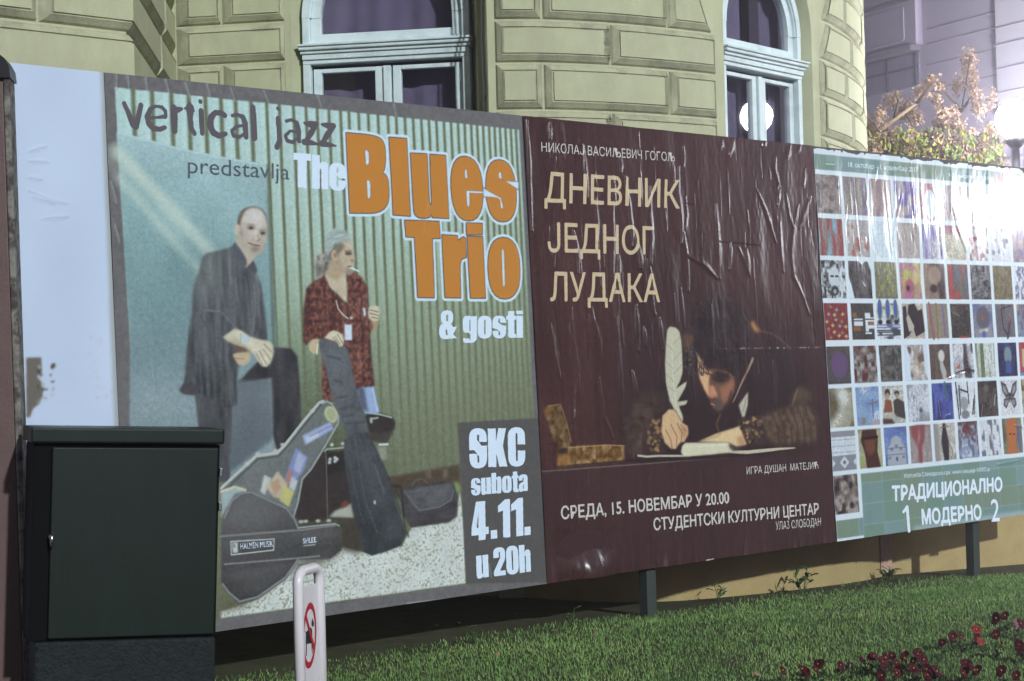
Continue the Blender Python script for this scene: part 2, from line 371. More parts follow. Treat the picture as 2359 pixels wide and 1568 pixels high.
# heavy condensed grotesque: name -> (advance, [solid], [cut]); baseline y=0, capital height 1
XH = 0.80
HV = {
 'o': (.53, [rr(0, -.015, .53, XH + .015, .26)], [rr(.235, .13, .295, XH - .13, .03)]),
 'e': (.53, [rr(0, -.015, .53, XH + .015, .26)], [rr(.235, .52, .295, XH - .12, .03), [(.235, .12, .03), (.30, .12, .03), (.30, .27), (.54, .27), (.54, .44), (.235, .44)]][:1] + [[(.24, .11, .03), (.295, .11, .03), (.295, .30), (.54, .30), (.54, .36), (.295, .36), (.295, .42), (.24, .42)]]),
 's': (.52, [rr(0, -.015, .52, XH + .015, .25)], [[(.23, .70, .03), (.29, .70, .03), (.29, .56), (.53, .55), (.53, .44), (.35, .47), (.23, .56)], [(.29, .10, .03), (.23, .10, .03), (.23, .26), (-.01, .26), (-.01, .37), (.17, .32), (.29, .22)]]),
 'b': (.53, [[(0, 0), (.25, 0), (.25, .05), (.33, -.015, .1), (.53, -.015, .24), (.53, XH + .01, .24), (.33, XH + .01, .1), (.255, XH - .06), (.255, 1), (0, 1)]], [rr(.25, .12, .30, XH - .13, .025)]),
 'h': (.52, [[(0, 0), (.25, 0), (.25, .6), (.30, .6), (.30, 0), (.52, 0), (.52, XH + .015, .18), (.30, XH + .015, .1), (.25, XH - .06), (.25, 1), (0, 1)]], []),
 'u': (.53, [[(0, XH), (.24, XH), (.24, .14, .02), (.285, .14, .02), (.285, XH), (.53, XH), (.53, 0), (.29, 0), (.29, .05), (.2, -.02, .1), (0, -.02, .2)]], []),
 'a': (.51, [[(.0, .44), (0, XH + .015, .24), (.5, XH + .015, .2), (.5, .0), (.27, 0), (.27, .06), (.2, -.015, .1), (0, -.015, .16), (0, .36, .1), (.26, .47), (.26, .52), (.26, .52)]], [[(.22, .67, .02), (.27, .67, .02), (.27, .47), (.22, .44), (-.02, .44), (-.02, .53), (.22, .53)], rr(.235, .12, .28, .33, .02)]),
 't': (.34, [[(.05, .98), (.29, .98), (.29, XH), (.36, XH), (.36, XH - .14), (.29, XH - .14), (.29, .14, .03), (.36, .14), (.36, -.01), (.05, -.01, .12), (.05, XH - .14), (-.02, XH - .14), (-.02, XH), (.05, XH)]], []),
 'i': (.25, [[(0, 0), (.25, 0), (.25, XH), (0, XH)], [(0, .86), (.25, .86), (.25, 1), (0, 1)]], []),
 'g': (.53, [[(0, .2, .2), (0, XH + .015, .24), (.27, XH + .015, .05), (.29, XH - .04), (.29, XH), (.53, XH), (.53, -.16, .22), (.02, -.16, .18), (.02, .02), (.25, .02), (.25, .2)], [(.02, .02), (.02, -.16, .16), (.3, -.16), (.3, .08)]], [rr(.245, .26, .29, XH - .13, .02), [(.25, .0), (.25, -.06, .02), (.29, -.06, .02), (.29, .14), (.02, .14), (.02, .01)]]),
 'T': (.56, [[(0, 1), (.56, 1), (.56, .80), (.42, .80), (.42, 0), (.14, 0), (.14, .80), (0, .80)]], []),
 'S': (.60, [rr(0, -.015, .60, 1.015, .28)], [[(.27, .85, .03), (.34, .85, .03), (.34, .66), (.62, .66), (.62, .56), (.42, .56), (.27, .72)], [(.33, .13, .03), (.27, .13, .03), (.27, .36), (-.02, .36), (-.02, .46), (.16, .46), (.33, .29)]]),
 'K': (.64, [[(0, 0), (.27, 0), (.27, .36), (.37, 0), (.64, 0), (.50, .54), (.62, 1), (.36, 1), (.27, .66), (.27, 1), (0, 1)]], []),
 'C': (.60, [rr(0, -.015, .60, 1.015, .28)], [[(.27, .13, .03), (.335, .13, .03), (.335, .40), (.62, .40), (.62, .56), (.335, .56), (.335, .86, .03), (.27, .86, .03)]]),
 '4': (.60, [[(.14, 1), (.46, 1), (.46, .33), (.57, .33), (.57, .14), (.46, .14), (.46, 0), (.22, 0), (.22, .14), (-.02, .14), (-.02, .33)]], [[(.22, .33), (.22, .72), (.155, .33)]]),
 '.': (.22, [[(0, 0), (.22, 0), (.22, .22), (0, .22)]], []),
 '1': (.42, [[(.17, 0), (.42, 0), (.42, 1), (.25, 1), (.0, .84), (.0, .67), (.17, .71)]], []),
 '2': (.53, [[(0, 0), (.52, 0), (.52, .17), (.27, .17), (.52, .58, .1), (.52, 1.01, .26), (.0, 1.01, .26), (.0, .64), (.24, .64), (.24, .85, .03), (.29, .85, .03), (.29, .62), (0, .16)]], []),
 '0': (.55, [rr(0, -.015, .55, 1.015, .27)], [rr(.245, .14, .305, .86, .03)]),
 '&': (.62, [rr(.06, .5, .5, 1.01, .22), rr(0, -.015, .5, .56, .24), [(.3, .42), (.64, .42), (.5, .16), (.64, .02), (.42, 0), (.2, .4)]], [rr(.25, .62, .32, .86, .03), [(.25, .12, .03), (.31, .14), (.27, .36), (.22, .3)]]),
}
def heavy(name, cv, body, bl, br, tl, mt, parent, gap=.035, d=0.0025, space=.2):
    polys, cuts, x = [], [], 0
    for ch in body:
        if ch == ' ': x += space; continue
        adv, P, C = HV[ch]
        polys += [[(p[0] + x, p[1]) for p in rounded(g)] for g in P]; cuts += [[(p[0] + x, p[1]) for p in rounded(g)] for g in C]
        x += adv + gap
    W = x - gap
    f = lambda g: place(np.array(g), 1.0, bl, br, tl, 0, W)
    return shapes(name, cv, [f(g) for g in polys], [f(g) for g in cuts], mt, parent, d, conv=False)

# ================================================================== GROUND
M_SOIL = mat('soil_turf', (0.040, 0.055, 0.022), 0.95, 0.1, noise=(5, (0.095, 0.080, 0.056), 0.22), bump=(60, 0.6))
def gz(y): return .05 - np.clip(y - 11.3, 0, 6) * .052
g = MB(); gy_ = [-12, 11.3] + [11.3 + .6 * k for k in range(1, 11)] + [60]
g.add([(x, y, float(gz(y))) for y in gy_ for x in (-40, 40)], [(2 * i, 2 * i + 1, 2 * i + 3, 2 * i + 2) for i in range(len(gy_) - 1)])
tag(g.build('ground', M_SOIL, recalc=False), kind='structure')

# ================================================================== BUILDING WITH THE ROUND FRONT
M_STUCCO = mat('ochre_stucco', (0.525, 0.54, 0.345), 0.85, 0.2, noise=(3.5, (0.43, 0.44, 0.275), 0.28), bump=(90, 0.25))
def add_dirt(mt, dark, z_scale):                           # soot runs and weathering on the plaster
    t = mt.node_tree; b = t.nodes['Principled BSDF']; src = b.inputs['Base Color'].links[0].from_socket
    tc = t.nodes.new('ShaderNodeTexCoord'); mp = t.nodes.new('ShaderNodeMapping'); mp.inputs['Scale'].default_value = (5, 5, z_scale)
    n = t.nodes.new('ShaderNodeTexNoise'); n.inputs['Scale'].default_value = 1; n.inputs['Detail'].default_value = 7; n.inputs['Roughness'].default_value = .7
    t.links.new(tc.outputs['Object'], mp.inputs[0]); t.links.new(mp.outputs[0], n.inputs['Vector'])
    cr = t.nodes.new('ShaderNodeValToRGB'); cr.color_ramp.elements[0].position = .46; cr.color_ramp.elements[1].position = .74
    t.links.new(n.outputs['Fac'], cr.inputs[0])
    mx = t.nodes.new('ShaderNodeMix'); mx.data_type = 'RGBA'
    t.links.new(cr.outputs[0], mx.inputs[0]); t.links.new(src, mx.inputs[6]); mx.inputs[7].default_value = (*dark, 1)
    t.links.new(mx.outputs[2], b.inputs['Base Color'])
add_dirt(M_STUCCO, (0.40, 0.40, 0.26), 2.6); add_dirt(M_STUCCO, (0.43, 0.42, 0.285), 1.3)
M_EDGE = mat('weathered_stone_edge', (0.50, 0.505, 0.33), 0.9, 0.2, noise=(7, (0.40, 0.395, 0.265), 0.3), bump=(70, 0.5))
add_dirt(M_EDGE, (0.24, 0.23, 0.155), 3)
M_TRIM = mat('painted_window_timber', (0.68, 0.77, 0.78), 0.5, 0.4, noise=(14, (0.58, 0.68, 0.69), 0.3), bump=(50, 0.2))
add_dirt(M_TRIM, (0.45, 0.53, 0.54), 5)
M_GLASS = mat('dark_window_pane', (0.045, 0.032, 0.072), 0.04, 0.6, noise=(2.2, (0.120, 0.092, 0.155), 0.25))
M_CLEAR = bpy.data.materials.new('clear_window_glass'); M_CLEAR.use_nodes = True; _t = M_CLEAR.node_tree; _t.nodes.remove(_t.nodes['Principled BSDF'])
_tr = _t.nodes.new('ShaderNodeBsdfTransparent'); _tr.inputs[0].default_value = (.88, .87, .92, 1); _gl = _t.nodes.new('ShaderNodeBsdfGlossy'); _gl.inputs['Roughness'].default_value = .02
_fr = _t.nodes.new('ShaderNodeFresnel'); _fr.inputs[0].default_value = 1.6; _mx = _t.nodes.new('ShaderNodeMixShader')
_ge = _t.nodes.new('ShaderNodeNewGeometry'); _ma = _t.nodes.new('ShaderNodeMath'); _ma.operation = 'SUBTRACT'; _ma.use_clamp = True
_t.links.new(_fr.outputs[0], _ma.inputs[0]); _t.links.new(_ge.outputs['Backfacing'], _ma.inputs[1]); _t.links.new(_ma.outputs[0], _mx.inputs[0]); _t.links.new(_tr.outputs[0], _mx.inputs[1]); _t.links.new(_gl.outputs[0], _mx.inputs[2]); _t.links.new(_mx.outputs[0], _t.nodes['Material Output'].inputs[0])

class Wall:
    def __init__(s, pts, corner):                          # plan polyline (world x, y) seen from the camera side
        s.p = np.array(pts); d = np.diff(s.p, axis=0); L = np.hypot(d[:, 0], d[:, 1]); s.L = np.concatenate([[0], np.cumsum(L)])
        n = np.stack([d[:, 1], -d[:, 0]], 1) / L[:, None]; s.n = []
        for i in range(len(pts)):
            a = n[max(i - 1, 0)]; b = n[min(i, len(n) - 1)]; q = a + b; s.n.append(q / (1 + (a * b).sum()))
        s.n = np.array(s.n); s.corner = corner
    def P(s, t, z, off=0):
        x = np.interp(t, s.L, s.p[:, 0]); y = np.interp(t, s.L, s.p[:, 1])
        nx = np.interp(t, s.L, s.n[:, 0]); ny = np.interp(t, s.L, s.n[:, 1])
        return (x + nx * off, y + ny * off, z)
    def s_of(s, x, y=150):                                 # arc length where a sight line meets the wall
        d = ray(x, y); best = None
        for i in range(len(s.p) - 1):
            a, b = s.p[i], s.p[i + 1]; e = b - a; det = d.x * -e[1] + e[0] * d.y
            if abs(det) < 1e-9: continue
            t = (a[0] * -e[1] + e[0] * a[1]) / det; k = (d.x * a[1] - d.y * a[0]) / det
            if t > 0 and -1e-6 <= k <= 1.000001 and (best is None or t < best[0]): best = (t, s.L[i] + k * (s.L[i + 1] - s.L[i]))
        return best[1]
    def cuts(s, a, b, step=.15):
        q = [a] + [x for x in s.L if a + 1e-4 < x < b - 1e-4] + [b]; out = []
        for i in range(len(q) - 1):
            n = max(1, int((q[i + 1] - q[i]) / step)); out += [q[i] + (q[i + 1] - q[i]) * k / n for k in range(n)]
        return out + [b]
def spline(P, n=6):
    P = np.array(P, float); out = []
    for i in range(len(P) - 1):
        p0 = P[max(i - 1, 0)]; p1 = P[i]; p2 = P[i + 1]; p3 = P[min(i + 2, len(P) - 1)]
        for k in range(n):
            t = k / n; out.append(.5 * (2 * p1 + (p2 - p0) * t + (2 * p0 - 5 * p1 + 4 * p2 - p3) * t * t + (3 * p1 - p0 - 3 * p2 + p3) * t ** 3))
    return [tuple(q) for q in out] + [tuple(P[-1])]
def plan(x, Y, y=150): p = at(x, y, Y); return (p.x, p.y)
left = [plan(-420, 10.0, 60), plan(290, 11.28, 60), plan(395, 14.2), plan(1118, 13.80), plan(1119, 13.57)]
rot = spline([plan(1124, 13.55), plan(1250, 13.6), plan(1400, 13.8), plan(1530, 14.07), plan(1647, 14.4), plan(1750, 14.85), plan(1850, 15.42),
              plan(1905, 15.9), plan(1945, 16.45), plan(1970, 17.05), plan(1981, 17.8), plan(1977, 19.0), plan(1955, 20.4)])
W_ = Wall(left + rot, None)
ZTOP = 6.2
S = lambda x, y=150: W_.s_of(x, y)
building = empty('ochre_building', (0.5, 15.5, 0), 'ochre rusticated corner building with a round front and arched windows behind the posters', 'building')

# openings: (outer left, outer right, sill, spring)
OPEN = [(S(672), S(1101), 2.2, 4.62), (S(1668), S(1871), 2.2, 4.62)]
wall = MB()
def wall_strip(a, b, z0, z1):
    c = W_.cuts(a, b); n = len(c)
    vs = [W_.P(t, z0) for t in c] + [W_.P(t, z1) for t in c]
    wall.add(vs, [(i, i + 1, n + i + 1, n + i) for i in range(n - 1)])
prev = 0.0
for (a, b, zs, zp) in OPEN:
    wall_strip(prev, a, -.1, ZTOP)
    n = 40; rad = (b - a) / 2
    ts = [a + (b - a) * (0.5 - 0.5 * math.cos(math.pi * i / n)) for i in range(n + 1)]
    za = [zp + math.sqrt(max(0, rad ** 2 - (t - (a + b) / 2) ** 2)) for t in ts]
    vs = [W_.P(t, z) for t, z in zip(ts, za)] + [W_.P(t, ZTOP) for t in ts]
    wall.add(vs, [(i, i + 1, n + i + 2, n + i + 1) for i in range(n)])
    wall_strip(a, b, -.1, zs)
    # splayed reveal around the opening
    A = Vector(W_.P(a, 0)); B = Vector(W_.P(b, 0)); c = (A + B) / 2; tx = (B - A).normalized(); ny = Vector((tx.y, -tx.x, 0)); hw = (B - A).length / 2
    out = [Vector(W_.P(a, zs))] + [Vector(W_.P(t, z)) for t, z in zip(ts, za)] + [Vector(W_.P(b, zs))]
    inn = []
    hin = hw - .075
    for k in range(len(out)):
        if k == 0: u_, z_ = -hin, zs
        elif k == len(out) - 1: u_, z_ = hin, zs
        else:
            th = math.pi * (1 - (k - 1) / n); u_ = hin * math.cos(th); z_ = zp + hin * math.sin(th)
        inn.append(c + tx * u_ - ny * .195 + Vector((0, 0, z_)))
    wall.add(out + inn, [(i, i + 1, len(out) + i + 1, len(out) + i) for i in range(len(out) - 1)])
    prev = b
wall_strip(prev, W_.L[-1], -.1, ZTOP)
wall.build('wall', M_STUCCO, building, recalc=False)

# rusticated blocks: chamfer, quirk line, flat face
blocks = MB(); edges = MB()
def flush():
    global blocks, edges
    blocks.build('stone_facing', M_STUCCO, building, recalc=False); edges.build('stone_moulding', M_EDGE, building, recalc=False); blocks, edges = MB(), MB()
def block(s0, s1, z0, z1, sk0=0.0, sk1=0.0):               # sk: slant of the left / right end (wedge stones of the arches)
    gp = .009; s0 += gp; s1 -= gp; z0 += gp; z1 -= gp
    prof = [(0, .002), (.012, .022), (.050, .052), (.054, .040), (.062, .040), (.066, .053)]
    rings = []
    mid = [t for t in W_.cuts(s0, s1, .13)]
    for ins, dep in prof:
        lo, hi = [], []
        for t in mid:
            tt = s0 + ins + (t - s0) * (s1 - s0 - 2 * ins) / (s1 - s0)
            if t in W_.L: tt = t
            lo.append((tt, z0 + ins)); hi.append((tt, z1 - ins))
        def sk(q):
            k = (q[1] - z0) / (z1 - z0); f = (q[0] - s0) / (s1 - s0)
            return (q[0] + (sk0 * (1 - f) + sk1 * f) * (k - .5), q[1])
        rings.append([W_.P(*sk(q), dep) for q in lo] + [W_.P(*sk(q), dep) for q in hi[::-1]])
    n = len(rings[0])
    for i in range(len(prof) - 1):
        edges.add(rings[i] + rings[i + 1], [(k, (k + 1) % n, n + (k + 1) % n, n + k) for k in range(n)])
    h = n // 2
    blocks.add(rings[-1], [(k, k + 1, n - 2 - k, n - 1 - k) for k in range(h - 1)])
cs, inner = S(290, 60), S(395)
# wing and its return
for k in range(-1, 5):
    z0 = 3.985 + .36 * k; z1 = z0 + .36
    off = .62 if k % 2 == 0 else 1.25
    j = cs - off
    block(j, inner - .85 if k % 2 else inner - 1.2, z0, z1)
    block(inner - .85 if k % 2 else inner - 1.2, inner - .03, z0, z1)
    while j > .8: block(j - 1.2, j, z0, z1); j -= 1.2
flush()
# flat bay left of the first window
for k in range(-2, 6):
    z0 = 4.262 + .322 * k; z1 = z0 + .322
    e = S(660)
    if k % 2 == 1: block(inner + .04, S(512), z0, z1); block(S(512), e, z0, z1)
    else: block(inner + .04, e, z0, z1)
flush()
# round front between the windows
rows = [(3.02, 3.38), (3.38, 3.745), (3.745, 4.115), (4.115, 4.455), (4.455, 4.815), (4.815, 5.17), (5.17, 5.53)]
for k, (z0, z1) in enumerate(rows):
    e0, e1 = S(1139), S(1648)
    if k % 2 == 1: block(e0, S(1405), z0, z1); block(S(1405), e1, z0, z1)
    else:
        block(e0, S(1250), z0, z1); block(S(1250), S(1538), z0, z1)
        if k < 4: block(S(1538), e1, z0, z1)
        else: block(S(1538), e1 - .12 * (k - 3), z0, z1, 0, -.16)
    if k in (1, 3):
        pass
flush()
# beyond the second window
for k, (z0, z1) in enumerate(rows):
    s0 = S(1886); s1 = W_.L[-1]
    if k >= 4: s0 += .10 * (k - 3)
    js = [s0, S(1936) if k % 2 else S(1950), S(1975) if k % 2 else S(1980), s1]
    for i in range(3): block(js[i], js[i + 1], z0, z1, .22 if (k >= 4 and i == 0) else 0, 0)
flush()

# arched windows
def window(a, b, zs, zp, name_pane_tone=None):
    A = Vector(W_.P(a, 0)); B = Vector(W_.P(b, 0)); c = (A + B) / 2; tx = (B - A).normalized(); ny = Vector((tx.y, -tx.x, 0)); up = Vector((0, 0, 1))
    hw = (B - A).length / 2 - .075
    c = c - ny * .095
    L = lambda x, z, d=0: c + tx * x + ny * d + up * z
    fr = MB()
    def bx(x0, x1, z0, z1, d0, d1, m_=None, bev=.006):
        (m_ or fr).box(L((x0 + x1) / 2, (z0 + z1) / 2, (d0 + d1) / 2), tx * ((x1 - x0) / 2), ny * ((d1 - d0) / 2), up * ((z1 - z0) / 2), bev)
    def arch(r0, r1, d0, d1, zc, m_=None):
        n = 36; pts = []
        for i in range(n + 1):
            th = math.pi * i / n
            pts.append([L(r * math.cos(th), zc + r * math.sin(th), d) for r, d in ((r0, d0), (r1, d0), (r1, d1), (r0, d1))])
        M_ = m_ or fr
        M_.add([p for q in pts for p in q], [(4 * i + k, 4 * i + (k + 1) % 4, 4 * i + 4 + (k + 1) % 4, 4 * i + 4 + k) for i in range(n) for k in range(4)])
    zt = 4.19; jw = .062
    # outer frame
    bx(-hw, -hw + jw, zs, zt + .05, -.10, .03); bx(hw - jw, hw, zs, zt + .05, -.10, .03)
    bx(-hw, -hw + jw, 4.40, zp, -.10, .03); bx(hw - jw, hw, 4.40, zp, -.10, .03)
    arch(hw - jw, hw, -.10, .03, zp); arch(hw - jw - .012, hw - jw, -.10, .012, zp)
    frame = fr.build('frame', M_TRIM, None)
    fr2 = MB()
    arch(hw - jw - .085, hw - jw - .013, -.09, -.012, zp, fr2); bx(-hw + jw, hw - jw, 4.42, 4.487, -.09, -.012, fr2)
    bx(-hw + jw + .0, -hw + jw + .085, 4.40, zp, -.088, -.014, fr2); bx(hw - jw - .085, hw - jw, 4.40, zp, -.088, -.014, fr2)
    tr = MB()                                               # moulded transom
    bx(-hw - .0, hw + .0, 4.238, 4.272, -.10, .035, tr); bx(-hw - .0, hw + .0, 4.2725, 4.318, -.10, .052, tr)
    bx(-hw - .012, hw + .012, 4.3185, 4.345, -.10, .070, tr); bx(-hw - .02, hw + .02, 4.3455, 4.375, -.10, .095, tr, .01)
    bx(-hw - .026, hw + .026, 4.3755, 4.395, -.10, .110, tr); bx(-hw + .01, hw - .01, 4.3955, 4.425, -.09, .004, tr)
    cs_ = []
    for sgn in (-1, 1):                                      # two casements
        m_ = MB(); x0, x1 = (-hw + jw, -.032) if sgn < 0 else (.032, hw - jw); st = .068
        bx(x0 + .012, x0 + .012 + st, zs, 4.205, -.085, -.022, m_); bx(x1 - .004 - st, x1 - .004, zs, 4.205, -.085, -.022, m_)
        bx(x0 + .012 + st, x1 - .004 - st, 4.170, 4.2045, -.085, -.022, m_); bx(x0 + .012 + st, x1 - .004 - st, zs, zs + .1, -.085, -.022, m_)
        cs_.append((m_, x0 + .012 + st, x1 - .004 - st))
    mu = MB(); bx(-.031, .031, zs, 4.205, -.09, .0, mu)
    lun = MB(); n = 36; r_ = hw - jw - .05
    lun.prism([L(r_ * math.cos(math.pi * i / n), zp + r_ * math.sin(math.pi * i / n), -.05) for i in range(n + 1)] + [L(-r_, 4.45, -.05), L(r_, 4.45, -.05)], -ny * .006)
    return frame, fr2, tr, cs_, mu, lun, L, tx, ny, up, zs, bx
M_CURT = mat('curtain_cloth', (0.25, 0.225, 0.285), 0.9, 0.1, noise=(2.5, (0.15, 0.13, 0.18), 0.25))
M_DARK = mat('dark_room', (0.26, 0.225, 0.30), 0.9, 0.1)
for wi, (a, b, zs, zp) in enumerate(OPEN):
    frame, fr2, tr, cs_, mu, lun, L, tx, ny, up, zs, bx = window(a, b, zs, zp)
    frame.name = 'window_frame'
    frame.parent = building; frame.matrix_parent_inverse = Matrix.Translation(-Vector(building.location))
    tag(frame, 'arched window frame seen square on' if wi == 0 else 'arched window frame turned to the right')
    fr2.build('fanlight_sash', M_TRIM, frame); tr.build('transom', M_TRIM, frame); mu.build('mullion', M_TRIM, frame)
    lun.build('fanlight_pane', M_CLEAR, frame)
    rm = MB(); rm.box(L(0, (zs + zp + .8) / 2, -.62), tx * .80, ny * .01, up * ((zp + .8 - zs) / 2 + .1)); rm.build('room_back', M_DARK, frame)
    for c0, c1 in (((-.68, .68),) if wi == 0 else ((-.68, .04), (.34, .68))):
        cu = MB(); n_c = 60; pts = [(c0 + (c1 - c0) * k / n_c, -.22 + .006 * math.sin(k * .8) + .012 * math.sin(k * .31)) for k in range(n_c + 1)]
        cu.add([L(x, zs, d) for x, d in pts] + [L(x, zp + .75, d) for x, d in pts], [(k, k + 1, n_c + 2 + k, n_c + 1 + k) for k in range(n_c)]); cu.build('curtain', M_CURT, frame, True, False)
    for m_, x0, x1 in cs_:
        m_.build('casement', M_TRIM, frame)
        pm = MB(); pm.box(L((x0 + x1) / 2, (zs + 4.19) / 2, -.055), tx * ((x1 - x0) / 2 + .01), ny * .003, up * ((4.19 - zs) / 2)); pm.build('casement_pane', M_CLEAR, frame)

# low basement wall of the round front, and the pinkish pilaster at its end
M_BASE = mat('basement_plaster', (0.44, 0.345, 0.165), 0.9, 0.15, noise=(5, (0.34, 0.25, 0.115), 0.3), bump=(80, 0.3))
M_PINK = mat('pinkish_plaster', (0.56, 0.37, 0.28), 0.9, 0.15, noise=(6, (0.31, 0.20, 0.15), 0.3))
def gpl(x, Y): return plan(x, Y, 1330)
bw = spline([gpl(900, 15.2), gpl(1200, 13.6), gpl(1400, 12.98), gpl(1540, 12.92), gpl(1640, 13.08), gpl(1760, 13.40), gpl(1880, 13.82), gpl(1980, 14.30), gpl(2032, 14.75)])
B_ = Wall(bw + [gpl(2033, 14.95)], None)
pl = MB(); n = len(B_.L)
pl.add([B_.P(t, -.2) for t in B_.L] + [B_.P(t, 1.5) for t in B_.L] + [B_.P(t, 1.5, -1.8) for t in B_.L],
       [(i, i + 1, n + i + 1, n + i) for i in range(n - 1)] + [(n + i, n + i + 1, 2 * n + i + 1, 2 * n + i) for i in range(n - 1)])
pl.build('basement_wall', M_BASE, building, recalc=False)
pp = MB(); a, b = Vector((*gpl(2030, 14.70), 0)), Vector((*gpl(2057, 14.78), 0)); d = (b - a)
pp.box((a + b) / 2 + Vector((0, .15, .7)), d / 2, Vector((0, .15, 0)), Vector((0, 0, .8)), .01); pp.build('pilaster', M_PINK, building)
rw = MB(); a, b = Vector((*gpl(2050, 14.90), 0)), Vector((*gpl(2700, 16.9), 0)); d = (b - a); nn = Vector((-d.y, d.x, 0)).normalized() * .15
rw.box((a + b) / 2 + nn + Vector((0, 0, .65)), d / 2, nn, Vector((0, 0, .85)), .01); rw.build('side_wall', M_BASE, building)

# old cable running down the corner beside the first window
M_CABLE = mat('dark_cable', (0.06, 0.055, 0.045), 0.7)
cbl = MB(); xs = W_.P(S(1121.5), 0, .05)
for dx, r in ((0, .008), (.028, .007)):
    cbl.tube([(xs[0] + dx + .004 * math.sin(k * 1.7), xs[1] - .02, 1.5 + .2 * k) for k in range(23)], r, 6)
q = at(1126, 226, 13.7); cbl.tube([q + Vector((-.05, 0, -.1)), q + Vector((-.035, -.01, .0)), q + Vector((-.01, -.03, .02)), q + Vector((.03, -.02, .0)), q + Vector((.045, -.01, .03))], .006, 6)
tag(cbl.build('wall_cable', M_CABLE), 'thin dark cables tied together running down the wall corner right of the frontal window', 'cable')

# ================================================================== LAVENDER BUILDING FAR RIGHT
M_LAV = mat('lavender_render', (0.52, 0.46, 0.56), 0.85, 0.2, noise=(1.5, (0.46, 0.40, 0.50), 0.3), bump=(30, 0.2))
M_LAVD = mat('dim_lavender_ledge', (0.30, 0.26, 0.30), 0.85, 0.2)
far = empty('lavender_building', tuple(at(2200, 900, 31)), 'tall lavender grey building with ledges and dark windows beyond the tree', 'building')
fa, fb = at(1900, 300, 33.0), at(2600, 300, 26.5); fd = Vector((fb.x - fa.x, fb.y - fa.y, 0)); fl = fd.length; fd.normalize(); fn = Vector((fd.y, -fd.x, 0))
def FP(x, y, off=0):                                       # wall coordinates where a sight line meets the far facade
    d = ray(x, y); t = (fa - CAM).dot(fn) / d.dot(fn); p = CAM + d * t - fa; return p.dot(fd), p.z + fa.z
def fbox(m_, p, q, d0, d1, bev=.0):
    (s0, z0), (s1, _) = FP(*p), FP(*q); z1 = FP(p[0], q[1])[1]; zc = (z0 + z1) / 2
    o = Vector((fa.x, fa.y, 0)) + fd * (s0 + s1) / 2 + fn * (d0 + d1) / 2 + Vector((0, 0, zc))
    m_.box(o, fd * abs(s1 - s0) / 2, fn * (d1 - d0) / 2, Vector((0, 0, abs(z1 - z0) / 2)), bev)
m_ = MB(); m_.box(Vector((fa.x, fa.y, 0)) + fd * fl / 2 - fn * 2 + Vector((0, 0, 6)), fd * (fl / 2 + 3), fn * 2, Vector((0, 0, 6.5))); m_.build('wall', M_LAV, far)
m_ = MB(); fbox(m_, (2121, -120), (1880, 104), .0, .16, .02); m_.build('projecting_bay', M_LAV, far)
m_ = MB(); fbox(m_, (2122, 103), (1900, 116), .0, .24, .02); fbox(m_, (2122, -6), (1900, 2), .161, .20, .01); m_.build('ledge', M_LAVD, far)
m_ = MB(); fbox(m_, (2098, 16), (1900, 19), .161, .175); fbox(m_, (2098, 92), (1900, 95), .161, .175); fbox(m_, (2098, 19.5), (2094, 91.5), .161, .175); m_.build('panel_moulding', M_LAV, far)
m_ = MB(); fbox(m_, (2310, -80), (2600, 420), .0, .22, .02); m_.build('corner_pier', mat('pale_pier', (0.66, 0.62, 0.70), 0.85), far)
m_ = MB()
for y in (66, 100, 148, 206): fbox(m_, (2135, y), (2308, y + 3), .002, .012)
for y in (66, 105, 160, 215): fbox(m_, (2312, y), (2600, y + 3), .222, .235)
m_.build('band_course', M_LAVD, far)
M_FARP = mat('lavender_window_pane', (0.26, 0.22, 0.32), 0.12, 0.6, noise=(2, (0.34, 0.30, 0.38), 0.3)); M_BAR = mat('dark_glazing_bar', (0.10, 0.085, 0.12), 0.6)
for (p, q, d) in (((2119, 120), (1900, 196), .0), ((2420, 302), (2322, 420), .222)):
    m_ = MB(); fbox(m_, p, q, d, d + .03); wn = m_.build('window', M_FARP, far); zt_, zb_ = FP(*p)[1], FP(p[0], q[1])[1]
    for f_ in (.03, .33, .62, .97):
        m_ = MB(); sx_ = FP(p[0] + (q[0] - p[0]) * f_, p[1])[0]; m_.box(Vector((fa.x, fa.y, (zt_ + zb_) / 2)) + fd * sx_ + fn * (d + .046), fd * .025, fn * .015, Vector((0, 0, (zt_ - zb_) / 2))); m_.build('glazing_bar', M_BAR, wn)
    m_ = MB(); s0_, s1_ = FP(*p)[0], FP(q[0], p[1])[0]; m_.box(Vector((fa.x, fa.y, zb_ + (zt_ - zb_) * .58)) + fd * (s0_ + s1_) / 2 + fn * (d + .042), fd * abs(s1_ - s0_) / 2, fn * .011, Vector((0, 0, .02))); m_.build('glazing_rail', M_BAR, wn)
# ================================================================== POSTER BOARDS
M_PANEL = mat('board_plywood', (0.055, 0.050, 0.045), 0.8, 0.2, noise=(8, (0.10, 0.09, 0.075), 0.3))
M_POST = mat('dark_green_post', (0.035, 0.045, 0.040), 0.45, 0.4, noise=(20, (0.06, 0.07, 0.06), 0.3))
def board(u0, u1, label, posts):
    t = empty('poster_board', tuple(bp((u0 + u1) / 2, -.33)), label, 'billboard')
    m_ = MB(); m_.box(bp((u0 + u1) / 2, 1.5, 0), BD * ((u1 - u0) / 2 - .004), BU * 1.5, BN * .02, .003); m_.build('backing_panel', M_PANEL, t)
    for pu in posts:
        m_ = MB(); p = bp(pu, 0, -.065); up = Vector((0, 0, 1)); bn = Vector((BN.x, BN.y, 0)).normalized()
        m_.box(Vector((p.x, p.y, .72)), BD * .045, bn * .04, up * .86, .006); m_.build('post', M_POST, t)
    return t
pu1 = uv(1508, 1330)[0]; pu2 = uv(2258, 1250)[0]
T0 = board(-1.5, 0, 'blank white poster board at the left end behind the green cabinet', [-.7])
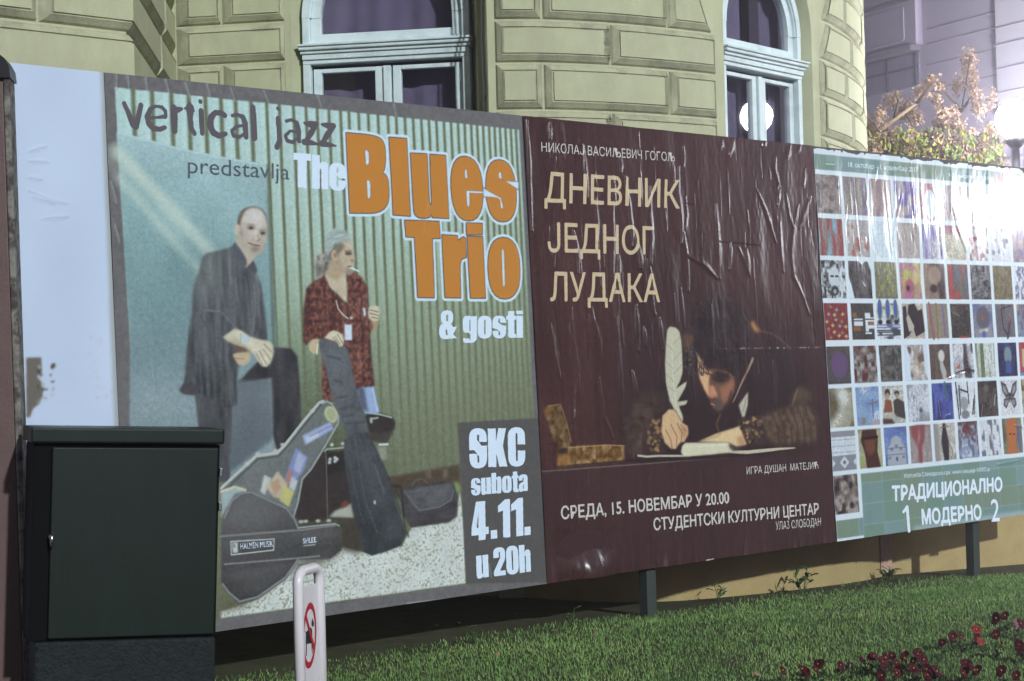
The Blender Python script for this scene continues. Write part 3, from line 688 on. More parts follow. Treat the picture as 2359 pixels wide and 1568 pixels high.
T1 = board(0, 3, 'poster board with two musicians, guitar cases and orange Blues Trio lettering', [.36])
T2 = board(3, 6, 'dark maroon theatre poster board showing a man writing with a quill', [pu1])
T3 = board(6, 9, 'poster board with a grid of small pictures above a green title strip', [pu2])

# ---------- blank board
C0 = Canvas(-1.5, 0, 0, 3, .006, .006, (189, 203, 224))
n_ = C0.nz(.5, .3, 1); C0.a += ((n_ - .5) * 10)[..., None]
C0.fill([(222, 100), (232, 100), (275, 1100), (262, 1100)], (150, 155, 150), 1.5, .8)
r = random.Random(4)
for _ in range(26):
    x = r.uniform(200, 255); y = r.uniform(770, 930); C0.ell((x, y), r.uniform(.8, 2.2), r.uniform(.8, 2.2), (150, 125, 95), 1, r.uniform(.3, .9))
Za = Z(0, 1080, 1.51)
hole = Za([(110, 50), (180, 50), (183, 118), (160, 138), (186, 172), (188, 230), (170, 268), (140, 292), (128, 330), (110, 330)])
C0.fill(hole, (104, 98, 90), .8)
for _ in range(26):
    C0.ell((r.uniform(80, 118), r.uniform(835, 930)), r.uniform(1, 5), r.uniform(1, 6), (170, 178, 178) if r.random() < .6 else (70, 60, 48), .7, .8)
for p in ([(60, 350), (100, 338)], [(62, 372), (105, 374)], [(60, 440), (110, 462), (150, 470)], [(70, 455), (120, 470)], [(90, 505), (150, 500)], [(60, 410), (90, 415)]):
    C0.line([(x, y) for x, y in p], 2.2, (150, 165, 185), .5); C0.ridge(p, .010, .003)
C0.hgt += (C0.nz(.35, .2, 3) - .5) * .006
M_PR0 = print_mat('white_paper_print', .5, .4, .015)
C0.build('poster', M_PR0, T0)

def tex(C, col, seed, amp=12, sv=.12, su=.03, grain=8, gu=0, gv=0, u0=0, v0=0):   # cloth folds, grain and a soft gradient
    U_ = (np.arange(C.nu) * C.du)[None, :] + C.u0; V_ = (np.arange(C.nv) * C.dv)[:, None]
    f = (C.nz(sv, su, seed) - .5) * amp * 1.4 + (C.nz(sv * .35, su * .8, seed + 1) - .5) * amp * .8 + (C.nz(.009, .010, seed + 2) - .5) * grain + gu * (U_ - u0) + gv * (V_ - v0)
    return np.clip(np.array(col, float) + f[..., None], 0, 235)
# ---------- the jazz poster
C = Canvas(.004, 2.996, .0, 3.0, .005, .004, (104, 101, 103))
NZ = lambda c, amp, sv, su, seed: np.clip(np.array(c, float) + ((c_ := C.nz(sv, su, seed)) - .5)[..., None] * amp, 0, 255)
V_ = (np.arange(C.nv) * C.dv)[:, None]; U_ = (np.arange(C.nu) * C.du)[None, :]
def grad(stops, var):                                       # colour ramp over a field
    xs = [s_[0] for s_ in stops]; cs_ = np.array([s_[1] for s_ in stops], float)
    return np.stack([np.interp(var, xs, cs_[:, k]) for k in range(3)], -1)
C.a += ((C.nz(.02, .02, 5) - .5) * 12)[..., None]
pic = [(258, 203), (1189, 300), (1225, 1000), (1242, 1330), (1068, 1345), (505, 1424), (300, 1450), (294, 800)]
vv = V_ + 0 * U_; uu = U_ + 0 * V_
# corrugated metal wall
wallc = grad([(0, (96, 96, 76)), (.9, (112, 120, 96)), (1.3, (128, 140, 116)), (1.75, (146, 164, 142)), (2.2, (166, 190, 178)), (2.9, (178, 206, 204))], vv + (.25 - .16 * uu))
wallc -= ((np.clip(1.75 - vv, 0, 1) ** .7) * np.exp(-((uu - 1.28) / .35) ** 2) * 46)[..., None]
lines_top = [uv(*p) for p in Z(300, 250, 3.336)([(345, 130), (540, 160), (740, 180), (920, 190), (1095, 210), (1260, 230), (1410, 250), (1570, 260), (1730, 270), (1862, 290)])]
lines_top += [uv(*p) for p in Z(800, 0, 2.949)([(300, 1000), (415, 1010), (520, 1030), (630, 1050), (735, 1060), (810, 1060), (900, 1070), (990, 1080), (1080, 1090), (1170, 1100), (1245, 1110), (1325, 1120), (1400, 1130), (1475, 1140), (1545, 1150), (1615, 1150), (1685, 1160), (1750, 1160), (1815, 1170), (1875, 1170), (1935, 1170), (1990, 1180), (2045, 1180), (2100, 1190), (2150, 1190), (2200, 1190), (2250, 1190), (2300, 1200), (2345, 1200)])]
stripe = np.zeros((C.nv, C.nu)); lite = np.zeros((C.nv, C.nu))
for i, (lu, lv) in enumerate(lines_top):
    wd = .017 if lu < 1 else .0135
    uc = lu + (vv - lv) * .004
    stripe = np.maximum(stripe, np.clip(1.25 - np.abs(uu - uc) / wd, 0, 1)); lite = np.maximum(lite, np.exp(-((uu - uc + wd * 2.1) / (wd * 1.0)) ** 2))
fade = np.interp(vv, [.6, 1.2, 2.2], [.16, .45, 1.0])
wallc = wallc * (1 - (stripe * (.25 + .75 * fade) * .95)[..., None]) + np.array((98, 102, 74)) * (stripe * (.25 + .75 * fade) * .95)[..., None]
wallc += (lite * fade * 9)[..., None]
wallc += ((C.nz(.010, .010, 8) - .5) * 14)[..., None]
C.fill(pic, wallc, .6)
# smooth panel on the left with light beams
pan = [(262, 305), (330, 322), (420, 345), (520, 365), (592, 376), (606, 420), (620, 620), (628, 760), (632, 1100), (290, 1100), (294, 800)]
panc = grad([(.4, (112, 122, 132)), (.9, (130, 145, 150)), (1.3, (132, 150, 156)), (1.8, (116, 145, 148)), (2.3, (140, 172, 174)), (2.8, (172, 200, 204))], vv + .1 * uu)
panc += ((C.nz(.25, .2, 9) - .5) * 22)[..., None] + ((C.nz(.010, .010, 10) - .5) * 16)[..., None]
C.fill(pan, panc, 1.0)
C.line([(265, 307), (420, 348), (590, 380)], 3, (196, 220, 224), .55)
for p, wd, al in (([(262, 350), (360, 452), (470, 572), (570, 685)], 30, .66), ([(266, 412), (380, 540), (490, 665)], 17, .46), ([(262, 370), (400, 530)], 70, .22)):
    k = C.wpx(p[0], 1); mk = C.mstroke(C.px(p), wd * k, 10); C.comp(mk, (198, 212, 200), al)
C.fill([(606, 380), (612, 380), (640, 1100), (630, 1100)], (86, 98, 88), 1.2, .7)
# lower right ground, base of the wall
Zc = Z(650, 1200, 2.091)
C.fill(Zc([(1130, 600), (1612, 512), (1616, 660), (1240, 720), (700, 900), (700, 500), (1130, 560)]), (76, 64, 52), 2)
for x in (1410, 1520): C.fill(Zc([(x - 14, 545), (x + 12, 540), (x + 16, 600), (x - 10, 605)]), (120, 110, 95), 2, .7)
grav = NZ((206, 213, 209), 0, .1, .1, 1)
gn = C.nz(.020, .024, 21); gn2 = C.nz(.009, .010, 22); gn3 = C.nz(.12, .1, 23)
grav = grav - (np.clip(gn * .15 + gn2 * .85 - .55, 0, 1) * 230)[..., None] * np.array((.9, 1, 1.3)) * (.5 + .9 * gn3)[..., None]
grav = np.clip(grav + ((gn3 - .5) * 16)[..., None], (150, 148, 136), (216, 222, 220))
C.fill(Zc([(55, 1470), (300, 1390), (480, 1260), (560, 1130), (840, 1075), (850, 1045), (1050, 1100), (1240, 1040), (1275, 970), (1300, 925), (1540, 888), (1595, 850), (1612, 690), (1640, 900), (1652, 1285), (60, 1512)]), grav, 1)
C.fill(Zc([(830, 1060), (845, 880), (950, 860), (990, 1080), (930, 1090)]), (62, 54, 48), 4, .9)
C.fill(Zc([(560, 1120), (820, 1060), (850, 1090), (700, 1170), (500, 1250)]), (70, 66, 56), 6, .7)
C.fill(Zc([(60, 1440), (110, 1400), (300, 1405), (220, 1440), (60, 1475)]), (84, 80, 62), 5, .7)
C.ell(*Zc([(1590, 660)]), 9, 13, (128, 150, 92), 2, .9)
def blob_text(*a): pass
# amplifier and drum in the back
C.fill(Zc([(580, 620), (735, 410), (760, 430), (870, 425), (905, 720), (925, 870), (770, 868), (600, 895), (540, 860)]), (52, 44, 43), 1.5)
C.fill(Zc([(745, 440), (870, 430), (880, 560), (750, 580)]), (40, 36, 34), 1.5)
C.line(Zc([(735, 430), (745, 415), (870, 402)]), 4, (150, 155, 150)); C.line(Zc([(742, 440), (752, 860)]), 3, (96, 92, 88))
for x, y in ((765, 500), (768, 480), (800, 470), (812, 480), (800, 492), (780, 385), (850, 378)): C.ell(*Zc([(x, y)]), 4, 4, (190, 195, 195), .8)
C.fill(Zc([(760, 855), (800, 815), (905, 765), (925, 860)]), (168, 172, 160), 1.5); C.fill(Zc([(835, 770), (880, 745), (885, 780), (845, 800)]), (120, 60, 52), 1.5)
C.fill(Zc([(995, 175), (1170, 205), (1196, 250), (1172, 320), (1140, 375), (1010, 360)]), (66, 58, 55), 1.5)
C.fill(Zc([(1000, 190), (1100, 180), (1172, 205), (1194, 245), (1176, 290), (1100, 312), (1020, 300)]), (50, 44, 42), 1.5)
C.line(Zc([(1000, 175), (1100, 190), (1170, 208)]), 4, (160, 168, 168)); C.fill(Zc([(1025, 210), (1085, 205), (1085, 215), (1045, 222), (1045, 245), (1028, 245)]), (170, 176, 176), .8)
C.fill(Zc([(1080, 400), (1135, 390), (1140, 480), (1090, 490)]), (150, 152, 140), 2, .8); C.line(Zc([(1090, 385), (1145, 382)]), 5, (205, 210, 210))
# ---- left musician
Zm = Z(500, 600, 2.24)
C.fill([(440, 895), (532, 890), (530, 1000), (522, 1110), (500, 1110), (470, 1110), (460, 1060)], tex(C, (70, 70, 74), 201, 16, .2, .03), 1.2)
C.fill([(538, 884), (575, 845), (620, 800), (664, 803), (678, 822), (686, 930), (688, 1020), (660, 1070), (632, 1040), (620, 1000), (617, 872), (560, 885)], tex(C, (56, 54, 58), 204, 16, .15, .04, gv=18, v0=1.4), 1.4)
C.fill([(530, 880), (618, 872), (622, 1010), (520, 1090)], tex(C, (101, 110, 117), 207, 10, .3, .2, gv=36, v0=1.2), 2.2)
C.fill(Zm([(495, 375), (420, 395), (300, 425), (265, 460), (245, 560), (215, 640), (200, 720), (195, 850), (180, 950), (160, 1100), (150, 1250), (140, 1330), (108, 1375), (125, 1395), (205, 1415), (245, 1395), (330, 1440), (440, 1500), (515, 1480), (510, 1340), (520, 1220), (610, 1040), (720, 1030), (715, 900), (690, 700), (680, 640), (650, 575), (640, 500), (620, 480), (560, 470)]), tex(C, (80, 82, 86), 210, 26, .22, .022, 12, gv=26, v0=1.7), 1.4)
C.fill(Zm([(240, 560), (300, 425), (420, 395), (440, 500), (420, 640), (330, 760), (225, 760), (215, 640)]), (128, 138, 132), 9, .42)
for p, wd, c_, al in (([(430, 480), (420, 620), (440, 800)], 26, (80, 80, 84), .7), ([(560, 600), (580, 760), (570, 950)], 20, (74, 74, 80), .8), ([(500, 600), (520, 760)], 14, (112, 120, 126), .6),
                      ([(630, 640), (640, 800), (620, 960)], 12, (120, 132, 140), .6), ([(660, 880), (640, 980)], 18, (70, 70, 76), .8), ([(280, 820), (400, 830), (500, 940)], 12, (122, 128, 136), .6),
                      ([(260, 860), (340, 1010), (420, 1020)], 16, (78, 80, 86), .8), ([(150, 500), (155, 900)], 6, (140, 156, 160), .4), ([(255, 950), (255, 1300)], 8, (104, 108, 114), .6), ([(230, 1240), (160, 1330)], 14, (80, 80, 86), .7), ([(450, 1180), (470, 1480)], 8, (112, 116, 122), .6), ([(300, 460), (260, 620)], 22, (104, 110, 110), .6)):
    C.line(Zm(p), wd / 3.03, c_, al, 2)
C.fill(Zm([(110, 1375), (150, 1345), (245, 1340), (240, 1405), (140, 1405)]), (70, 66, 70), 1.5)
C.fill(Zm([(530, 390), (575, 530), (630, 470), (645, 435)]), (186, 172, 152), 1)
C.fill(Zm([(480, 370), (500, 345), (545, 400), (580, 470), (580, 530), (545, 475), (505, 462)]), (82, 86, 94), 1)
C.fill(Zm([(585, 530), (628, 475), (655, 545), (640, 570), (610, 540)]), (74, 76, 84), 1)
C.fill(Zm([(512, 220), (518, 180), (535, 135), (570, 108), (620, 97), (675, 108), (708, 140), (724, 185), (726, 260), (700, 300), (540, 300), (535, 240)]), tex(C, (98, 88, 79), 213, 14, .03, .02), 1.2)
C.ell(*Zm([(515, 262)]), 6.5, 14, (204, 186, 168), 1)
C.fill(Zm([(537, 225), (545, 180), (570, 130), (610, 108), (655, 110), (690, 135), (712, 175), (724, 230), (722, 290), (714, 345), (690, 405), (650, 443), (600, 438), (560, 415), (522, 365), (505, 330), (530, 300)]), tex(C, (198, 190, 179), 216, 10, .06, .05, 8), 1.3)
C.fill(Zm([(700, 200), (724, 230), (722, 290), (714, 345), (690, 405), (660, 440), (650, 380), (690, 320)]), (160, 146, 130), 3, .55)
C.fill(Zm([(537, 225), (560, 200), (565, 300), (575, 400), (522, 365), (505, 330)]), (170, 156, 140), 3, .55)
C.fill(Zm([(510, 330), (560, 330), (590, 400), (640, 420), (650, 443), (600, 438), (560, 415), (522, 365)]), (178, 166, 148), 2.5, .7)
C.ell(*Zm([(640, 165)]), 20, 15, (216, 214, 216), 5, .7)
C.fill(Zm([(585, 360), (620, 345), (680, 345), (700, 360), (680, 420), (640, 440), (600, 430)]), (150, 134, 120), 3.5, .5)
for (x, y, rx, ry, c_, al) in ((610, 246, 10, 4.5, (112, 96, 84), .95), (693, 282, 8, 5, (104, 88, 78), .95), (605, 228, 11, 2.2, (130, 112, 98), .8), (688, 262, 9, 2.2, (124, 106, 92), .8), (628, 330, 6, 5, (176, 156, 138), .8), (652, 312, 4, 8, (214, 206, 196), .5), (668, 332, 5, 4, (160, 138, 120), .8), (640, 396, 8, 5.5, (126, 106, 94), .8), (545, 280, 3, 12, (120, 104, 92), .6)):
    C.ell(*Zm([(x, y)]), rx, ry, c_, 1.7, al * .85)
for (x, y) in ((612, 250), (694, 285)): C.ell(*Zm([(x, y)]), 4.5, 2.6, (58, 48, 46), .8, .95)
C.line(Zm([(655, 300), (672, 332), (650, 340)]), 2.4, (138, 116, 100), .8, 1.2); C.line(Zm([(592, 352), (630, 366), (668, 372)]), 2.6, (100, 70, 64), .95); C.line(Zm([(590, 330), (585, 360)]), 3, (168, 148, 130), .7)
C.fill(Zm([(480, 1130), (520, 1112), (590, 1105), (606, 1135), (600, 1180), (560, 1206), (520, 1202)]), (192, 172, 142), 1)
C.fill(Zm([(412, 1008), (500, 945), (545, 965), (590, 1000), (650, 1020), (735, 1038), (762, 1065), (768, 1115), (756, 1160), (742, 1195), (715, 1217), (685, 1212), (655, 1175), (635, 1135), (570, 1085), (450, 1040)]), tex(C, (206, 199, 177), 219, 12, .03, .03, 8), 1.2)
C.fill(Zm([(430, 1035), (560, 1085), (635, 1135), (655, 1175), (600, 1090), (520, 1030)]), (160, 144, 120), 2.5, .6)
C.ell(*Zm([(568, 1022)]), 9, 10, (186, 204, 214), 1); C.line(Zm([(540, 985), (535, 1050)]), 4, (150, 160, 160), .5)
for p in ([(690, 1090), (745, 1165)], [(668, 1105), (715, 1195)], [(645, 1125), (690, 1205)], [(700, 1060), (762, 1120)]): C.line(Zm(p), 2.4, (150, 132, 108), .9)
C.line(Zm([(500, 1155), (560, 1160)]), 2, (140, 116, 92), .8); C.fill(Zm([(470, 1070), (560, 1085), (610, 1110), (520, 1115)]), (120, 88, 74), 1.5, .8)
# ---- right musician
Zn = Z(860, 680, 2.24)
C.fill(Zn([(545, 1170), (660, 1170), (697, 1358), (600, 1362), (570, 1300)]), (150, 172, 208), 1.2); C.fill(Zn([(540, 1170), (590, 1180), (620, 1350), (570, 1330)]), (84, 88, 112), 2)
C.line(Zn([(650, 1190), (685, 1340)]), 5, (178, 200, 232), .8)
C.fill(Zn([(590, 780), (640, 800), (680, 770), (695, 705), (640, 670)]), (166, 146, 116), 1)
plaid = np.array((116, 72, 62), float) + ((C.nz(.016, .014, 31) - .5) * 70)[..., None] * np.array((1, .8, .7))
plaid -= ((np.sin(uu * 2 * math.pi / .052 + 2.2 * C.nz(.25, .2, 32)) > .35) * 15.0 + (np.sin(vv * 2 * math.pi / .058 + 3 * C.nz(.3, .2, 33)) > .35) * 14.0)[..., None] * np.array((1, .7, .5))
plaid -= (np.clip(C.nz(.3, .12, 34) - .45, 0, 1) * 70)[..., None]
plaid = np.clip(plaid, 48, 186)
C.fill(Zn([(320, 390), (230, 450), (190, 490), (170, 640), (165, 850), (185, 890), (215, 850), (290, 840), (300, 950), (295, 1100), (300, 1260), (400, 1280), (560, 1180), (665, 1170), (660, 1090), (640, 940), (632, 800), (650, 760), (640, 700), (620, 600), (612, 480), (570, 410), (520, 372), (465, 385), (470, 590), (360, 490)]), plaid + (tex(C, (0, 0, 0), 222, 16, .2, .03, 0) - 0) - 5, 1.2)
C.line(Zn([(250, 560), (290, 700), (310, 830)]), 5, (78, 54, 50), .7, 2); C.line(Zn([(470, 600), (490, 760), (520, 1000)]), 5, (82, 56, 52), .7, 2); C.line(Zn([(600, 560), (590, 760)]), 5, (84, 58, 54), .7, 2)
C.fill(Zn([(318, 395), (345, 330), (440, 390), (460, 395), (468, 470), (472, 592), (410, 530), (350, 475)]), tex(C, (196, 181, 158), 225, 10, .06, .03), 1.2)
C.fill(Zn([(330, 400), (345, 290), (380, 290), (430, 400), (458, 396), (400, 440)]), (172, 150, 122), 2, .8)
C.fill(Zn([(270, 262), (310, 240), (345, 235), (380, 190), (440, 160), (410, 230), (400, 300), (350, 290), (335, 360), (300, 395), (262, 415), (250, 340)]), (118, 112, 106), 1.5)
C.ell(*Zn([(293, 285)]), 10, 14, (172, 168, 158), 2); 
for i in range(14): C.ell(*Zn([(270 + 70 * r.random(), 270 + 130 * r.random())]), 2.5, 4, (150, 146, 138) if i % 2 else (84, 78, 74), 1, .7)
C.fill(Zn([(395, 215), (420, 185), (455, 160), (500, 160), (508, 215), (526, 292), (512, 306), (506, 330), (496, 345), (498, 375), (455, 395), (420, 390), (385, 330), (372, 290)]), tex(C, (188, 171, 148), 228, 12, .04, .03), 1.3)
C.fill(Zn([(372, 290), (400, 240), (425, 300), (450, 370), (455, 396), (410, 385)]), (168, 146, 120), 2.5, .8); C.ell(*Zn([(384, 258)]), 7, 13, (196, 170, 140), 1); C.ell(*Zn([(386, 262)]), 3, 6, (150, 118, 94), 1)
C.fill(Zn([(395, 215), (440, 165), (450, 200), (410, 260), (400, 280)]), (96, 84, 78), 2, .8)
for (x, y, rx, ry, c_) in ((480, 248, 8, 4, (84, 70, 60)), (478, 232, 9, 2, (110, 94, 82)), (508, 296, 4, 3, (140, 112, 90)), (484, 378, 9, 7, (148, 136, 122)), (470, 350, 5, 6, (164, 148, 128))): C.ell(*Zn([(x, y)]), rx, ry, c_, 1)
C.line(Zn([(480, 336), (502, 338)]), 2.5, (110, 78, 66)); C.line(Zn([(498, 345), (550, 370)]), 3.2, (222, 230, 232))
C.fill(Zn([(322, 245), (318, 180), (330, 120), (355, 85), (400, 68), (450, 80), (488, 118), (502, 165), (440, 153), (385, 180), (350, 240), (335, 262)]), tex(C, (166, 180, 176), 231, 22, .012, .06), 1.2)
for p in ([(325, 200), (380, 150), (470, 125)], [(328, 160), (390, 110), (460, 95)], [(345, 215), (400, 165), (490, 145)]): C.line(Zn(p), 3, (142, 158, 154), .8, 2)
C.line(Zn([(395, 575), (410, 630), (440, 670), (480, 700)]), 3, (196, 194, 188)); C.ell(*Zn([(500, 695)]), 3.5, 3.5, (206, 204, 196), 1)
C.fill(Zn([(454, 740), (505, 741), (507, 852), (455, 850)]), (206, 216, 232), .8); C.fill(Zn([(578, 630), (598, 625), (602, 680), (590, 690)]), (196, 206, 214), .8)
C.fill(Zn([(622, 622), (650, 607), (692, 615), (700, 660), (692, 712), (655, 720), (622, 700), (615, 660)]), (204, 196, 172), 1)
for p in ([(630, 640), (690, 655)], [(630, 662), (692, 680)], [(640, 690), (688, 700)]): C.line(Zn(p), 2.6, (132, 112, 88), .9)
# gig bag
bagc = np.array((92, 96, 101), float) - (np.clip(1.35 - vv, 0, 1) * 34)[..., None] + ((C.nz(.07, .07, 41) - .5) * 16)[..., None] + ((C.nz(.01, .01, 42) - .5) * 12)[..., None]
C.fill(Zn([(275, 860), (300, 842), (345, 845), (400, 868), (450, 888), (482, 920), (496, 990), (506, 1050), (540, 1200), (570, 1300), (612, 1440), (625, 1500), (480, 1570), (440, 1430), (390, 1310), (350, 1170), (310, 1000), (285, 930)]), bagc, 1)
for p in ([(380, 1130), (430, 1140)], [(400, 1250), (470, 1240)], [(430, 1330), (500, 1310), (560, 1330)], [(440, 1380), (520, 1370)], [(460, 1430), (590, 1420)], [(330, 960), (420, 980)]): C.line(Zn(p), 5, (66, 68, 76), .8, 2.5)
C.fill(Zn([(205, 885), (235, 842), (278, 842), (270, 935), (240, 948), (212, 925)]), (196, 176, 142), 1); C.line(Zn([(268, 880), (262, 945)]), 4, (206, 206, 200))
C.fill(Zn([(315, 835), (345, 795), (380, 780), (415, 795), (440, 812), (452, 850), (440, 892), (420, 896), (402, 862), (350, 846)]), (210, 202, 178), 1)
for p in ([(405, 810), (440, 870)], [(390, 825), (425, 880)], [(372, 830), (402, 862)]): C.line(Zn(p), 2.4, (140, 122, 98), .9)
C.fill(Zc([(862, 345), (930, 308), (1008, 305), (1035, 350), (1062, 402), (1112, 520), (1160, 640), (1200, 780), (1240, 880), (1262, 970), (1232, 1040), (1130, 1082), (1040, 1106), (985, 1080), (958, 960), (930, 860), (900, 720), (870, 560), (856, 430)]), bagc * .86, 1)
for p, wd, c_ in (([(1000, 310), (1060, 400), (1150, 600), (1230, 830)], 8, (52, 50, 58)), ([(975, 330), (1020, 520), (1060, 640), (1085, 830), (1100, 950)], 6, (58, 56, 62)), ([(930, 330), (960, 560), (1000, 760), (1080, 960)], 5, (92, 92, 102)), ([(880, 440), (960, 800), (990, 900)], 5, (88, 88, 98)), ([(990, 880), (1040, 930), (1090, 980)], 8, (56, 46, 46)), ([(1060, 520), (1120, 700)], 10, (96, 96, 108)), ([(1190, 660), (1235, 760), (1260, 940), (1280, 980)], 9, (44, 42, 46))): C.line(Zc(p), wd / 2.2, c_, .8, 3)
C.fill(Zc([(960, 420), (1000, 400), (1060, 560), (1120, 800), (1080, 830), (1010, 640)]), (98, 98, 108), 7, .45); C.fill(Zc([(1120, 860), (1200, 840), (1235, 960), (1150, 1040)]), (92, 91, 98), 8, .4); C.fill(Zc([(870, 420), (905, 640), (960, 880), (1000, 1060), (960, 960), (905, 720), (866, 540)]), (48, 46, 50), 4, .6)
C.ell(*Zc([(1060, 760)]), 2.5, 5, (196, 200, 204), .8)
# black bag on the right
C.fill(Zc([(1240, 690), (1300, 662), (1530, 618), (1575, 640), (1600, 720), (1592, 850), (1545, 888), (1295, 922), (1250, 850)]), tex(C, (66, 63, 66), 237, 14, .05, .08, 10), 1.3)
C.fill(Zc([(1252, 685), (1400, 655), (1545, 638), (1575, 680), (1555, 745), (1480, 790), (1350, 812), (1310, 770)]), tex(C, (88, 88, 92), 240, 14, .04, .08, 10), 1.5)
C.line(Zc([(1252, 685), (1310, 770), (1350, 812), (1480, 790), (1556, 745), (1574, 680)]), 2.6, (112, 116, 120), .9); C.line(Zc([(1300, 650), (1320, 618), (1365, 606), (1400, 632)]), 4.5, (90, 84, 76)); C.line(Zc([(1180, 650), (1230, 660), (1250, 850)]), 7, (50, 46, 48))
# guitar case: open lid, stickers, body
lidc = np.array((106, 111, 110), float) + ((C.nz(.12, .1, 51) - .5) * 16)[..., None] + ((C.nz(.01, .01, 52) - .5) * 14)[..., None]
C.fill(Zc([(60, 665), (290, 450), (425, 432), (470, 385), (590, 240), (700, 112), (745, 96), (785, 115), (830, 205), (825, 250), (740, 400), (650, 545), (592, 610), (565, 760), (530, 862), (495, 800), (320, 715), (230, 690), (60, 730)]), lidc, 1)
C.line(Zc([(60, 668), (290, 458), (425, 438), (475, 385), (590, 240), (700, 112), (725, 104)]), 7, (182, 188, 184)); C.line(Zc([(80, 690), (300, 480), (435, 460), (480, 412), (600, 262), (712, 128)]), 3, (70, 74, 76))
C.line(Zc([(720, 118), (748, 104), (782, 122), (824, 205), (818, 250), (735, 398), (645, 545), (588, 608), (560, 760), (530, 855)]), 4, (150, 158, 160)); C.line(Zc([(745, 122), (770, 135), (805, 210), (800, 245), (720, 392), (630, 535), (572, 600), (545, 745)]), 2, (84, 90, 92), .8)
for x, y in ((230, 510), (460, 385), (300, 445), (415, 425), (655, 165)): C.ell(*Zc([(x, y)]), 6, 4.5, (186, 190, 186), 1)
C.ell(*Zc([(775, 188)]), 14, 20, (188, 190, 148), 1, 1, -.35); C.ell(*Zc([(775, 188)]), 10, 15, (150, 156, 126), 1, .7, -.35)
C.fill(Zc([(588, 325), (770, 236), (790, 285), (608, 388)]), (152, 168, 206), 1); C.fill(Zc([(605, 340), (690, 298), (700, 330), (622, 372)]), (196, 204, 214), 1, .8); C.line(Zc([(640, 330), (770, 265)]), 4, (140, 120, 150), .6)
C.fill(Zc([(545, 402), (625, 466), (592, 560), (520, 640), (470, 620)]), (126, 140, 186), 1); C.fill(Zc([(560, 430), (610, 470), (570, 570), (530, 550)]), (176, 182, 204), 1, .8); C.fill(Zc([(500, 545), (530, 560), (500, 650), (475, 630)]), (170, 118, 110), 1)
C.fill(Zc([(340, 582), (388, 602), (345, 712), (316, 690)]), (192, 196, 192), 1); C.fill(Zc([(428, 556), (492, 640), (462, 742), (400, 724), (352, 660)]), (186, 176, 156), 1); C.fill(Zc([(380, 640), (430, 600), (450, 660), (410, 720)]), (180, 140, 108), 1, .7)
C.fill(Zc([(470, 640), (535, 690), (500, 792), (440, 748)]), (190, 186, 120), 1); C.fill(Zc([(520, 590), (560, 620), (535, 690), (500, 660)]), (186, 190, 196), 1)
C.fill(Zc([(60, 960), (80, 800), (135, 725), (200, 686), (260, 688), (485, 790), (540, 860), (562, 918), (790, 888), (832, 905), (845, 1000), (832, 1080), (772, 1128), (562, 1132), (482, 1252), (300, 1382), (180, 1412), (110, 1352), (60, 1280)]), tex(C, (80, 78, 79), 234, 12, .12, .2, 12, gv=44, v0=.5), 1.2)
C.fill(Zc([(60, 690), (150, 655), (222, 672), (222, 690), (150, 705), (100, 790), (60, 860)]), (160, 178, 182), 1.5); C.line(Zc([(60, 690), (150, 660), (220, 682)]), 6, (200, 198, 170))
C.line(Zc([(82, 860), (128, 750), (195, 698), (258, 694), (485, 798), (535, 865), (560, 925)]), 5, (126, 134, 136))
C.fill(Zc([(110, 900), (140, 770), (205, 710), (260, 706), (470, 806), (520, 870), (300, 900)]), (112, 112, 113), 9, .55); C.fill(Zc([(80, 1000), (590, 955), (800, 925), (810, 960), (590, 990), (80, 1040)]), (100, 99, 100), 5, .5); C.fill(Zc([(80, 1180), (540, 1140), (470, 1230), (250, 1270), (90, 1260)]), (96, 95, 97), 9, .5); C.fill(Zc([(120, 1340), (300, 1350), (470, 1240), (540, 1150), (470, 1255), (300, 1378), (180, 1405)]), (58, 56, 57), 3, .7)
C.line(Zc([(60, 980), (590, 938), (800, 908)]), 5, (122, 122, 123)); C.line(Zc([(80, 1162), (560, 1122), (700, 1108)]), 4, (126, 128, 130)); C.line(Zc([(70, 1290), (110, 1345), (182, 1404), (298, 1374), (475, 1250), (560, 1130)]), 4.5, (128, 134, 138)); C.line(Zc([(560, 925), (800, 898), (828, 912)]), 3, (160, 164, 164))
for x, y in ((580, 885), (610, 882), (690, 880), (760, 878)): C.ell(*Zc([(x, y)]), 6, 3.5, (186, 190, 186), 1)
for q_ in ([(122, 1014), (406, 998), (404, 1070), (126, 1101), (122, 1014)],): C.line(Zc(q_), 2.4, (196, 202, 202))
C.fill(Zc([(132, 1022), (168, 1020), (170, 1086), (136, 1090)]), (190, 196, 196), .8); C.fill(Zc([(140, 1030), (150, 1030), (150, 1055), (140, 1055)]), (90, 90, 90), .8); C.fill(Zc([(590, 990), (678, 982), (680, 1024), (592, 1032)]), (104, 102, 102), .8); C.line(Zc([(598, 1042), (670, 1034)]), 2.4, (176, 180, 180))
